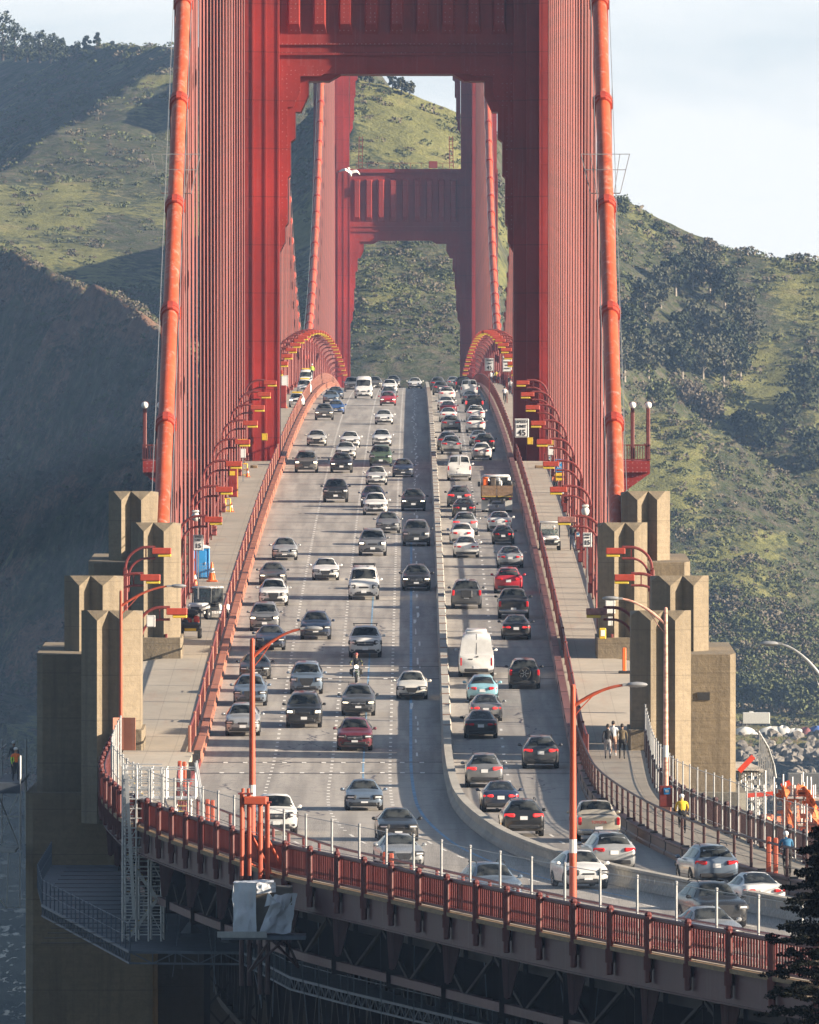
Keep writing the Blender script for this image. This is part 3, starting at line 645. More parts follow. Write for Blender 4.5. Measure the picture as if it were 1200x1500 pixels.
# ------------------------------------------------------------------ deck: road, sidewalks, markings
def strip(name,fl,fr,ys,dz,mat,kind='structure',zf=zd):
    V=[];F=[]
    for i,Y in enumerate(ys):
        z=zf(Y)+dz; V+= [(fl(Y),Y,z),(fr(Y),Y,z)]
        if i: a=2*i-2; F.append((a,a+1,a+3,a+2))
    b=MB(); b.add(V,F); o=b.build(name,mat); 
    if kind: tag(o,kind=kind)
    return o
YS=np.concatenate([np.arange(415,720,6.),np.arange(720,2760,15.)])
def slab(name,fl,fr,ys,z1,z0,mat):
    P=[]
    for Y in ys: z=zd(Y); l,r=fl(Y),fr(Y); P.append([(l,Y,z+z0),(r,Y,z+z0),(r,Y,z+z1),(l,Y,z+z1)])
    b=MB(); b.grid(P,closed=True); b.f.append(tuple(range(4))); b.m.append(0); n=len(b.v); b.f.append((n-4,n-3,n-2,n-1)); b.m.append(0); o=b.build(name,mat); return tag(o,kind='structure')
slab('road',KL,KR,YS,0,-.45,M_ROAD)
CURB=.62
YN=np.concatenate([np.arange(415,690,6.),[690]]); YB=np.concatenate([[690,700,712],np.arange(724,764,8),[764]]); YM=np.concatenate([[764,770],np.arange(780,1112,15.),[1122]]); YF=np.concatenate([[1150],np.arange(1165,2390,15.),[2395]])
SWL=lambda Y: np.interp(Y,[690,700,712,764,770],[-13.9,-14.6,-15.6,-15.6,-13.35]) if Y>690 else W_RAIL(Y)+.05
SWR=lambda Y: np.interp(Y,[690,700,712,764,770],[13.9,14.6,15.6,15.6,13.35]) if Y>690 else E_RAIL(Y)-.05
WIN=lambda Y: KL(Y)-.42; EIN=lambda Y: KR(Y)+.42
for ys in (YN,YB,YM,YF):
    slab('sidewalk',SWL,WIN,ys,CURB,-.3,M_WALK); slab('sidewalk',EIN,SWR,ys,CURB,-.3,M_WALK)
M_BALD0=steel('kerb_rail_shade',(.060,.018,.019),0,.25,.12)  # dark red with the shade cast by the rail put into it
# fascia rails between roadway and sidewalk: steel kerb in jointed lengths
def fascia(fn,sg,mat,label,y0,y1,name='steel_kerb',step=15.24,zt=CURB+.12):
    t=thing(name,label,'kerb',(0,0,0)); Y=y0; k=0; seg=None; me=[]
    bb=MB(); 
    while Y<y1-1:
        Y2=min(Y+step-.35,y1); n=max(2,int((Y2-Y)/4)+1); P=[]
        for y in np.linspace(Y,Y2,n):
            x=fn(y); z=zd(y); a=x; b_=x+sg*.40
            P.append([(b_,y,z-.2),(a,y,z-.2),(a,y,z+.16),(a+sg*.06,y,z+.22),(a+sg*.06,y,z+zt-.12),(a,y,z+zt-.06),(a,y,z+zt),(b_,y,z+zt)])
        bb.grid(P,closed=True); m=len(bb.v); bb.f.append(tuple(range(m-8,m))); bb.m.append(0); m2=m-8*n; bb.f.append(tuple(range(m2,m2+8))); bb.m.append(0)
        x=fn(Y2+.17); z=zd(Y2+.17); me.append((x+sg*.2,Y2+.17,z+.30)); Y+=step; k+=1
    bb.build('kerb_rail',mat,t)
    jb=MB(); jb.box((0,0,0),(.34,.36,.9)); jm=jb.mesh('joint_cover'); jm.materials.append(M_DARK)
    for p in me[:90]: link('joint_cover',jm,t,p)
    return t
KRT=lambda Y: KR(Y)
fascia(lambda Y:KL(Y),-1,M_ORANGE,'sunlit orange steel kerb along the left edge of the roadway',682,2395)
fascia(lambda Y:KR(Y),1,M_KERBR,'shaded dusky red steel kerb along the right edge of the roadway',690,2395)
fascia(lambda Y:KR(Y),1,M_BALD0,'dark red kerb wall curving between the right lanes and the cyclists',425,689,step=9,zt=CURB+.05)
fascia(lambda Y:KL(Y),-1,M_DKRED,'low dark kerb curving inside the near left balustrade',425,681,step=9,zt=.3)
# picket railings on the bridge
def picket_rail(fn,y0,y1,h,mat,postmat,label,pitch=.3,postp=15.24,name='picket_railing',base=CURB,ymax=1500,posts=True,pw=.05):
    t=thing(name,label,'railing'); b=MB(); r=MB()
    Y=y0
    while Y<min(y1,ymax):
        x=fn(Y);z=zd(Y)+base; b.box((x,Y,z+h/2),(pw,pw,h-.1)); Y+=pitch
    while Y<y1:
        x=fn(Y);z=zd(Y)+base; b.box((x,Y,z+h/2),(pw,.3,h-.1)); Y+=.9
    ys=np.arange(y0,y1,8.)
    r.poly([(fn(y),y,zd(y)+base+h) for y in ys],.07,6); r.poly([(fn(y),y,zd(y)+base+.12) for y in ys],.05,4)
    b.build('pickets',mat,t,fix=False); r.build('handrail',mat,t)
    if posts:
        pb=MB(); pb.cbox((0,0,h/2+.05),(.16,.26,h+.2),.03); pmh=pb.mesh('post'); pmh.materials.append(postmat); n=0; Y=y0
        while Y<y1 and n<98: link('post',pmh,t,(fn(Y),Y,zd(Y)+base)); Y+=postp; n+=1
    return t
picket_rail(lambda Y:KL(Y)-.62,682,2395,1.25,M_RED,M_ORANGE,'red picket railing with orange posts between left sidewalk and roadway')
picket_rail(lambda Y:KR(Y)+.62,672,2395,1.25,M_RED,M_RED,'dusky red picket railing between right lanes and right sidewalk')
picket_rail(lambda Y:SWL(Y)+.12,770,1120,1.3,M_RED,M_DKRED,'outer picket railing along the left sidewalk below the hangers',pitch=.45,name='outer_railing')
picket_rail(lambda Y:SWR(Y)-.12,770,1120,1.3,M_RED,M_DKRED,'outer picket railing along the right sidewalk below the hangers',pitch=.45,name='outer_railing')
picket_rail(lambda Y:-13.2,1152,2395,1.3,M_RED,M_DKRED,'far outer railing of the left sidewalk beyond the near tower',pitch=.6,name='outer_railing')
picket_rail(lambda Y:13.2,1152,2395,1.3,M_RED,M_DKRED,'far outer railing of the right sidewalk beyond the near tower',pitch=.6,name='outer_railing')
# lane markings
M_MARK=pm('marking_white',(.72,.70,.66),.7,0,.2,3.); M_MBLUE=pm('marking_blue',(.17,.30,.44),.7,0,.35,.6); M_JOINT=pm('joint_dark',(.055,.05,.055),.6,0,.3,2.)
def lane(u):   # lateral position between left kerb and median / median and right kerb
    return lambda Y: (KL(Y)+(MED(Y)-KL(Y))*u) if u<=1 else (MED(Y)+(KR(Y)-MED(Y))*(u-1))
def dots(fn,y0,y1,step,ln,wd):
    b=MB(); Y=y0
    while Y<y1:
        k=1+max(0,(Y-900)/900); P=[]
        for y in (Y,Y+ln*k):
            x=fn(y); z=zd(y)+.006; P.append([(x-wd/2,y,z),(x+wd/2,y,z)])
        b.grid(P); Y+=step
    return b
mk=MB()
for u in(.292,.53,.765):
    for a in (dots(lane(u),600,1760,3.66,1.0,.16),dots(lane(u),430,600,9.,3.2,.13)): mk.add(a.v,a.f)
a=dots(lane(1.46),640,1760,7.3,1.6,.16); mk.add(a.v,a.f); a=dots(lane(1.46),430,640,9.,3.2,.13); mk.add(a.v,a.f)
for yy,n in ((672,22),(683,22),(760,14),(771,10)):
    for i in range(n):
        x=KL(yy)+1+(MED(yy)-KL(yy)-1.6)*(i+.5)/n
        if i%2==0: mk.add([(x-.12,yy-.5,zd(yy-.5)+.014),(x+.12,yy-.5,zd(yy-.5)+.014),(x+.12,yy+.5,zd(yy+.5)+.014),(x-.12,yy+.5,zd(yy+.5)+.014)],[(0,1,2,3)])
tag(mk.build('lane_markings',M_MARK,fix=False),kind='structure')
for nm,fn,y0,y1,w_ in (('blue_line',lambda Y:MED(Y)-1.95,520,960,.16),('blue_line',lambda Y:MED(Y)-4.45,640,860,.10),):
    b=MB(); b.grid([[(fn(y)-w_/2,y,zd(y)+.004),(fn(y)+w_/2,y,zd(y)+.004)] for y in np.arange(y0,y1,4.)]); tag(b.build(nm,M_MBLUE,fix=False),kind='structure')
# pale scuffed wear line beside the median
b=MB(); rs=np.random.RandomState(2); Y=690.
while Y<1700:
    L=rs.uniform(1,7); x=MED(Y)-1.6+rs.randn()*.14; w_=rs.uniform(.04,.13); b.grid([[(x-w_,y,zd(y)+.005),(x+w_*rs.rand(),y,zd(y)+.005)] for y in (Y,Y+L*.5,Y+L)]); Y+=L+rs.uniform(.5,9)*(.6 if Y>900 else 1.6)
tag(b.build('scuff_marks',M_MARK,fix=False),kind='structure')
b=MB()
for yy in (671.5,683.5,760,772,900,1026,1120,1148):
    for d in (0.,): b.add([(KL(yy)+.05,yy-.35,zd(yy-.35)+.009),(KR(yy)-.05,yy-.35,zd(yy-.35)+.009),(KR(yy)-.05,yy+.35,zd(yy+.35)+.009),(KL(yy)+.05,yy+.35,zd(yy+.35)+.009)],[(0,1,2,3)])
tag(b.build('expansion_joints',M_JOINT,fix=False),kind='structure')
# tar-sealed wandering cracks on the near deck
b=MB(); rs=np.random.RandomState(12)
for k in range(26):
    u=rs.choice([.10,.16,.2,.36,.42,.45,.62,.66,.7,1.2,1.3,1.7]); Y=rs.uniform(600,830); L=rs.uniform(6,24); x0=lane(u)(Y); P=[]; dx=rs.randn()*.5
    for y in np.arange(Y,Y+L,.5):
        dx=.82*dx+rs.randn()*.16; x=lane(u)(y)+dx; w_=rs.uniform(.02,.08); P.append([(x-w_,y,zd(y)+.0035),(x+w_,y,zd(y)+.0035)])
    if len(P)>2: b.grid(P)
tag(b.build('tar_cracks',pm('tar',(.075,.07,.085),.6,0,.2,3.),fix=False),kind='structure')
# movable median barrier: one thing, concrete blocks with steel caps
def median():
    t=thing('median_barrier','long concrete movable barrier separating the two directions of traffic','barrier'); b=MB(); c=MB(); j=MB()
    Y=430.
    while Y<1775:
        L=1.0 if Y<700 else 2.0; x0,x1=MED(Y),MED(Y+L-.05); z0,z1=zd(Y),zd(Y+L-.05); P=[]
        for x,y,z in ((x0,Y,z0),(x1,Y+L-.06,z1)):
            P.append([(x-.30,y,z+.02),(x+.30,y,z+.02),(x+.27,y,z+.16),(x+.13,y,z+.34),(x+.12,y,z+.66),(x+.20,y,z+.70),(x+.20,y,z+.82),(x-.20,y,z+.82),(x-.20,y,z+.70),(x-.12,y,z+.66),(x-.13,y,z+.34),(x-.27,y,z+.16)])
        b.grid(P,closed=True); n=len(b.v); b.f+= [tuple(range(n-12,n)),tuple(range(n-24,n-12))]; b.m+=[0,0]; Y+=L
    b.build('barrier_blocks',M_BARR,t,fix=True)
    j.box((0,0,0),(.44,.5,.05)); jm=j.mesh('coupling_plate'); jm.materials.append(pm('rust_plate',(.20,.12,.09),.7))
    for y in np.arange(705,1560,9.1): link('coupling_plate',jm,t,(MED(y)+.02,y,zd(y)+.83))
    r=MB()
    for y in np.arange(430,640,4.): r.box((MED(y)+.315,y,zd(y)+.22),(.02,2.4,.09),rz=math.atan((MED(y-2)-MED(y+2))/4.))
    r.build('reflector_strip',pm('amber_strip',(.55,.27,.05),.5),t)
median()
# ------------------------------------------------------------------ towers
ZT=227.
def tower(Y0,label):
    t=thing('bridge_tower',label,'bridge tower',(0,Y0,0))
    tiers=[(4,120.7,1.0),(120.7,155.,.95),(155.,188.,.90),(188.,ZT,.85)]
    for sg in(-1,1):
        b=MB(); cx=sg*13.716
        for z0,z1,k in tiers:
            for hw,d in ((1.30,8.2),(2.40,7.1),(3.50,5.9)):
                hw2=hw if hw<3 else hw
                b.box((cx,0,(z0+z1)/2),(2*hw2*k if k==1 else 2*hw2*k,2*d*k,z1-z0))
        # corner angles and plate seams
        for hw,d in ((1.30,8.2),(2.40,7.1),(3.50,5.9)):
            for s2 in(-1,1):
                b.box((cx+s2*(hw-.09),-d-.03,62),(.18,.06,116)); b.box((cx+s2*(hw-.30),-d-.015,62),(.05,.03,116))
        for z in np.arange(73.5,113,1.0)[::4]: b.box((cx,-8.2-.02,z+2),(2.55,.04,.16))
        b.build('leg',M_TOWER,t)
    # struts above the deck
    for i,(zb,zt,hwid) in enumerate([(107.4,120.7,10.25),(143,156,10.4),(175,186,10.6),(210,224,10.8)]):
        b=MB(); b.box((0,0,(zb+zt)/2),(2*hwid,8.0,zt-zb)); b.box((0,0,zt-.35),(2*hwid,8.9,.7)); b.box((0,0,zb+1.75),(2*hwid,8.5,.22)); b.box((0,-4.05,zb+2.6),(2*hwid,.3,.12))
        # fluted ribs with bevelled feet
        zr0,zr1=zb+4.0,zt-1.9
        for k in range(9):
            x=-8.95+k*2.24
            for s2 in(-1,1):
                f=4.0*s2
                vs=[(x-.62,f,zr0-.55),(x+.62,f,zr0-.55),(x+.62,f,zr1),(x-.62,f,zr1),(x-.42,f+s2*.55,zr0+.35),(x+.42,f+s2*.55,zr0+.35),(x+.42,f+s2*.55,zr1-.3),(x-.42,f+s2*.55,zr1-.3)]
                b.add(vs,[(4,5,6,7),(0,1,5,4),(1,2,6,5),(2,3,7,6),(3,0,4,7)])
        b.build('strut',M_TOWER,t)
        # stepped haunches under each strut
        pr=[(10.3,zb+1.),(4.8,zb+1.),(4.8,zb+.05),(5.9,zb-.6),(7.68,zb-.6),(7.68,zb-1.8),(8.37,zb-3.3),(8.84,zb-3.3),(8.84,zb-5.6),(9.25,zb-5.9),(9.25,zb-8.8),(9.73,zb-9.3),(9.73,zb-14.6),(10.3,zb-15.7)]
        for sg in(-1,1):
            b=MB(); q=[(sg*x,z) for x,z in pr]; b.prism(q if sg<0 else q[::-1],-3.6,3.6,axis='Y')
            q=[(10.3,zb+.7),(5.6,zb+.7),(6.6,zb-.2),(8.4,zb-.2),(8.4,zb-1.6),(9.0,zb-2.9),(9.5,zb-2.9),(9.5,zb-13.),(10.3,zb-14.)]
            q=[(sg*x,z) for x,z in q]; b.prism(q if sg<0 else q[::-1],-4.15,4.15,axis='Y'); b.build('haunch',M_TOWER,t)
    # bracing below the deck and pier
    b=MB()
    for z0,z1 in ((8,36),(36,64)):
        for s2 in(-4,4):
            b.poly([(-10,s2,z0),(10,s2,z1)],.7,4); b.poly([(10,s2,z0),(-10,s2,z1)],.7,4)
        b.box((0,0,z1),(20,8,1.8))
    b.build('cross_bracing',M_TOWER,t); b=MB(); b.prism([(math.cos(a)*27,math.sin(a)*14) for a in np.linspace(0,2*PI,25)[:-1]],-4,9); b.build('pier',M_CONCD,t)
    b=MB()
    for sg in(-1,1): b.cbox((sg*13.716,0,ZT+1),(4.5,9,3.6),.8)
    b.build('saddle_housing',M_TOWER,t)
    return t
TWS=tower(1136.,'near red suspension bridge tower spanning the road with fluted strut and stepped brackets')
TWN=tower(2416.,'far red suspension bridge tower seen framed inside the near tower portal')
# work rails and ladders on top of the far tower's lowest strut
def towerladder():
    t=thing('strut_scaffold','small scaffold ladders and handrail on top of the far tower strut','scaffold',(0,2409,120.7)); b=MB()
    for x0 in(-8.3,8.6):
        for dx in(-.35,.35): b.tube((x0+dx,-2,0),(x0+dx*.9-.1*x0/8,-2,6.),.09,4)
        for k in range(9): b.tube((x0-.35,-2,.5+.65*k),(x0+.35,-2,.5+.65*k),.07,4)
    b.build('ladder',M_DKRED,t); b=MB(); b.poly([(-9,-2.5,1.0),(9,-2.5,1.0)],.05,4)
    for x in np.arange(-9,9.1,2): b.tube((x,-2.5,0),(x,-2.5,1.0),.05,4)
    b.box((5.2,-2.5,.7),(1.6,.9,1.3)); b.build('handrail',M_DKRED,t)
towerladder()
# ------------------------------------------------------------------ cables
def cz_side(Y): return 74.3+.452*(Y-786)
def cz_main(Y): return 84+143*((Y-1776)/640.)**2
CXX=13.716
def cable(sg,side,label):
    t=thing('main_cable',label,'cable'); X=sg*CXX
    if side=='S': ys=np.linspace(776,1133,60); zf=cz_side
    else: ys=np.linspace(1139,2413,120); zf=cz_main
    b=MB(); b.poly([(X,y,zf(y)) for y in ys],.475,20); o=b.build('cable',M_CABLE,t,smooth=True)
    Y=1129-15.24 if side=='S' else 1150.; cl=0
    bb=MB(); bb.rev([(.50,-.62),(.60,-.60),(.60,-.18),(.66,-.16),(.66,-.02),(.60,0),(.60,.55),(.50,.58)],(0,0,0),20,axis='Y'); bb.box((0,-.2,.62),(.34,1.0,.12)); bb.box((0,.1,-.62),(.34,.8,.12))
    for k in range(4): bb.tube((-.62,-.45+.28*k,-.25),(-.62,-.45+.28*k,.25),.05,5); bb.tube((.62,-.45+.28*k,-.25),(.62,-.45+.28*k,.25),.05,5)
    me=bb.mesh('cable_band',True); me.materials.append(M_BAND)
    while (Y>783 if side=='S' else Y<2405):
        o=link('cable_band',me,t,(X,Y,zf(Y))); sl_=(zf(Y+.5)-zf(Y-.5)); o.rotation_euler=(math.atan(sl_),0,0); Y+=-15.24 if side=='S' else 15.24
    # hand ropes above the cable with little stanchions at the bands
    for s2 in(-1,1):
        h=MB(); h.poly([(X+s2*.60,y,zf(y)+1.15) for y in ys],.028,4)
        Y=1129-15.24 if side=='S' else 1150.
        while (Y>783 if side=='S' else Y<2405): h.tube((X+s2*.58,Y,zf(Y)+.1),(X+s2*.60,Y,zf(Y)+1.17),.03,4); Y+=-15.24 if side=='S' else 15.24
        h.build('hand_rope',M_GALV,t)
    return t
cable(-1,'S','thick orange main cable rising in front of the near tower on the left')
cable(1,'S','thick orange main cable rising in front of the near tower on the right')
cable(-1,'M','main span cable sweeping up to the far tower on the left side')
cable(1,'M','main span cable sweeping up to the far tower on the right side')
def hangers():
    k=0
    for sg in(-1,1):
        sd='left' if sg<0 else 'right'
        for span in('S','M'):
            Y=1129-15.24 if span=='S' else 1150.; zf=cz_side if span=='S' else cz_main
            while (Y>793 if span=='S' else Y<2405):
                zt=zf(Y)-.45; zb=zd(Y)-1.0; X=sg*CXX; H=zt-zb
                if H>1.5:
                    b=MB(); n=5
                    for dx,dy in((-.66,-.22),(-.40,.22),(.40,-.22),(.66,.22)): b.tube((dx,dy,0),(dx*.8,dy,H+.35),.066,n,mi=0)
                    b.box((0,0,H*.0+3.2),(1.12,.5,.10),mi=0)
                    o=b.build('suspender_ropes',M_ROPE if (k%3) else M_ROPE2,None,loc=(X,Y,zb))
                    gp=('hangers of the near span on the ' if span=='S' else 'hangers of the main span on the ')+sd
                    tag(o,('bundle of red suspender ropes hanging in front of the near tower on the ' if span=='S' else 'bundle of red suspender ropes hanging beyond the near tower on the ')+sd,'suspender rope',gp)
                Y+=-15.24 if span=='S' else 15.24; k+=1
hangers()
def basket(sg,label):
    # flared wire inspection cage hung round the cable
    Y=829.; X=sg*CXX; zc=cz_side(Y); t=thing('inspection_cage',label,'inspection cage',(X,Y,zc)); b=MB()
    top=[(-1.55,-.9,1.2),(1.55,-.9,1.2),(1.55,.9,1.2),(-1.55,.9,1.2)]; bot=[(-.95,-.7,-1.3),(.95,-.7,-1.3),(.95,.7,-1.3),(-.95,.7,-1.3)]
    for q in(top,bot,[tuple((np.array(a)*.6+np.array(c)*.4)) for a,c in zip(top,bot)]):
        for i in range(4): b.tube(q[i],q[(i+1)%4],.017,4)
    for a,c in zip(top,bot): b.tube(a,c,.02,4)
    for u in(.2,.8):
        for i in(0,2): b.tube(tuple(np.array(top[i])*(1-u)+np.array(top[i+1])*u),tuple(np.array(bot[i])*(1-u)+np.array(bot[i+1])*u),.016,4)
    b.build('frame',M_GALV,t); b=MB(); b.box((0,0,-1.3),(1.9,1.4,.05)); b.build('floor',M_DKRED,t)
basket(-1,'flared wire inspection cage around the left cable'); basket(1,'flared wire inspection cage around the right cable')
# ------------------------------------------------------------------ concrete pylons
def shaft(b,sg,x_out,x_in,y0,depth,z0,z1,fd=.5,tip=.55):
    # double-ridged shaft; x_out -> x_in listed from its left edge as seen on the left pylon
    fr=[0,.10,.27,.46,.68,.88,1.0]; yy=[.95,.62,0,.55,0,.50,.80]
    w_=x_in-x_out; P=[(x_out+w_*f,y0+fd*2*y_) for f,y_ in zip(fr,yy)]; back=[(x_in,y0+depth),(x_out,y0+depth)]
    ring=P+back; n=len(ring); zt=[z1,z1,z1-tip,z1,z1-tip,z1,z1-.25,z1-.1,z1-.1]
    vs=[(sg*x,y,z0) for x,y in ring]+[(sg*x,y,z) for (x,y),z in zip(ring,zt)]
    fs=[(i,(i+1)%n,n+(i+1)%n,n+i) for i in range(n)]
    fs+=[(n+1,n+2,n+3),(n+3,n+4,n+5)]+[(n+1,n+3,n+5,n+7,n+8)]+[(n+0,n+1,n+8),(n+5,n+6,n+7)]
    b.add(vs,fs)
def block(b,sg,x0,x1,y0,y1,z0,z1,ch=.3,slope=.3):
    # chamfered block with a top sloping to the outer back corner
    ring=[(x0+ch,y0),(x1-ch*.5,y0),(x1,y0+ch),(x1,y1),(x0,y1),(x0,y0+ch)]; n=len(ring); zt=[z1-slope,z1-slope,z1-slope,z1,z1,z1-slope*.8]
    vs=[(sg*x,y,z0) for x,y in ring]+[(sg*x,y,z) for (x,y),z in zip(ring,zt)]
    b.add(vs,[(i,(i+1)%n,n+(i+1)%n,n+i) for i in range(n)]+[tuple(range(n,2*n)),tuple(range(n))[::-1]])
def pylon(sg,which,label):
    t=thing('concrete_pylon',label,'pylon'); 
    if which=='far':
        b=MB(); shaft(b,sg,-15.35,-12.45,770,5.2,62,72.0); b.build('inner_shaft',M_CONC,t)
        b=MB(); block(b,sg,-15.2,-12.30,769.75,775.4,62.6,65.3,.2,.15); b.build('shaft_plinth',M_CONC,t)
        b=MB(); shaft(b,sg,-16.85,-13.95,777.6,5.5,66,73.8); b.build('outer_shaft',M_CONC,t)
        b=MB(); block(b,sg,-18.0,-13.4,775.6,790,0,69.9,.35,.35); b.build('lower_block',M_CONC,t)
    else:
        b=MB(); shaft(b,sg,-16.1,-12.95,684,5.6,57,68.25); b.build('inner_shaft',M_CONC,t)
        b=MB(); block(b,sg,-14.2,-12.80,683.6,689.8,58.5,62.1,.2,.15); b.build('shaft_plinth',M_CONC,t)
        b=MB(); shaft(b,sg,-17.25,-14.2,693.5,6,64,69.95); b.build('outer_shaft',M_CONC,t)
        b=MB(); block(b,sg,-18.6,-14.8,690.2,706,58.4,66.15,.3,.35); b.build('lower_block',M_CONC,t)
        b=MB(); block(b,sg,-19.15,-12.2,688.4,712,-5,58.5,.4,.0); b.build('pier_shaft',M_CONCD if sg<0 else M_CONC,t)
    return t
pylon(-1,'far','farther concrete pylon on the left where the cable comes down'); pylon(1,'far','farther concrete pylon on the right where the cable comes down')
PYL=pylon(-1,'near','nearer stepped concrete pylon on the left beside the scaffold stairs'); PYR=pylon(1,'near','nearer stepped concrete pylon on the right with a small vent high on its block')
b=MB(); b.box((1.4+(1031-VX)*690/FPX,690.17,CZ-(1020-VY)*690/FPX),(.66,.06,.42)); b.build('vent_grille',M_DARK,PYR)
M_CONCX=concrete('shade_concrete',(.055,.05,.048),dark=.5)  # concrete darkened: shade under the deck is put into its colour
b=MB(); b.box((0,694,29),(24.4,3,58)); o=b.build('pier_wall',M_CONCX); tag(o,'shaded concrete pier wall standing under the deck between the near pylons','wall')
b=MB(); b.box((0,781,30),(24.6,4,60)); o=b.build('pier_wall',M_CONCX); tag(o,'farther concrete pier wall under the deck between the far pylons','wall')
# ------------------------------------------------------------------ stiffening truss and deck steel
def truss(X,y0,y1,label,depth=7.6,mat=M_TOWER,bay=7.62):
    t=thing('deck_truss',label,'truss'); b=MB(); d=MB(); ys=np.arange(y0,y1+.1,bay)
    for i,y in enumerate(ys[:-1]):
        z0,z1=zd(y)-1.4,zd(y+bay)-1.4
        for dz in(0,-depth): b.poly([(X,y,z0+dz),(X,y+bay,z1+dz)],.42,4)
        d.poly([(X,y,z0-(0 if i%2 else depth)),(X,y+bay,z1-(depth if i%2 else 0))],.28,4); d.poly([(X,y,z0),(X,y,z0-depth)],.22,4)
    b.build('chords',mat,t); d.build('diagonals',mat,t)
for sg,sd in((-1,'left'),(1,'right')):
    truss(sg*13.9,792,1120,'red deck truss under the %s edge of the near suspended span'%sd); truss(sg*13.9,1152,2396,'red deck truss under the %s edge of the main span'%sd)
b=MB()
for y in np.arange(795,2396,15.24):
    if abs(y-1136)<14: continue
    b.box((0,y,zd(y)-1.1),(27.6,.5,1.3)); 
o=b.build('floor_beams',M_DKRED); tag(o,kind='stuff'); tag(o,'red floor beams crossing under the suspended deck','floor beams')
# ------------------------------------------------------------------ vehicles
def paint(name,c,metal=.0,rough=.35):
    m,t,p=_nodes('paint_'+name); n=noise(t,coord(t),3.,4,.6); f=ramp(t,n,[(.35,tuple(x*.9 for x in c)),(.75,tuple(min(1,x*1.06+.004) for x in c))])
    # road film toward the sills
    sp=t.nodes.new('ShaderNodeSeparateXYZ'); t.links.new(coord(t),sp.inputs[0]); d=ramp(t,sp.outputs[2],[(.25,(.35,)*3),(.62,(0,0,0))])
    t.links.new(mixc(t,d,f,(.16,.145,.125)),p.inputs['Base Color']); p.inputs['Metallic'].default_value=metal; p.inputs['Roughness'].default_value=rough
    p.inputs['Coat Weight'].default_value=.6; p.inputs['Coat Roughness'].default_value=.06; return m
PAINT={k:paint(k,*v) for k,v in {'white':((.68,.68,.67),0),'cream':((.56,.545,.50),0),'silver':((.38,.395,.41),.4),'grey':((.20,.21,.225),.35),'darkgrey':((.085,.09,.10),.3),'black':((.018,.019,.022),.1),'navy':((.025,.042,.085),.2),
 'blue':((.035,.10,.30),.2),'steelblue':((.15,.20,.27),.35),'lightblue':((.24,.46,.55),.1),'red':((.42,.025,.04),.1),'maroon':((.14,.022,.035),.2),'green':((.085,.13,.085),.2),'tan':((.44,.40,.33),.35),'bronze':((.16,.15,.14),.35)}.items()}
M_HEADL=pm('headlamp_glass',(.72,.74,.76),.12,.2,.05,3.); M_HEADON=emit('headlamp_lit',(1,.86,.62),1.7); M_TAIL=pm('tail_lamp_red',(.50,.015,.02),.2,0,.1,6.)
M_TAILON=emit('brake_lamp_lit',(.8,.03,.03),.28); M_PLATE=pm('plate_white',(.72,.73,.74),.5,0,.05,6.); M_RIM=pm('wheel_rim',(.38,.39,.40),.35,.7,.2,5.); M_AMBER=pm('amber_lens',(.75,.33,.04),.25,0,.1,5.)
M_WELL=pm('wheel_well',(.010,.010,.011),.9,0,.1,4.); M_CHROME=pm('chrome',(.6,.6,.6),.15,.9,.05,4.)
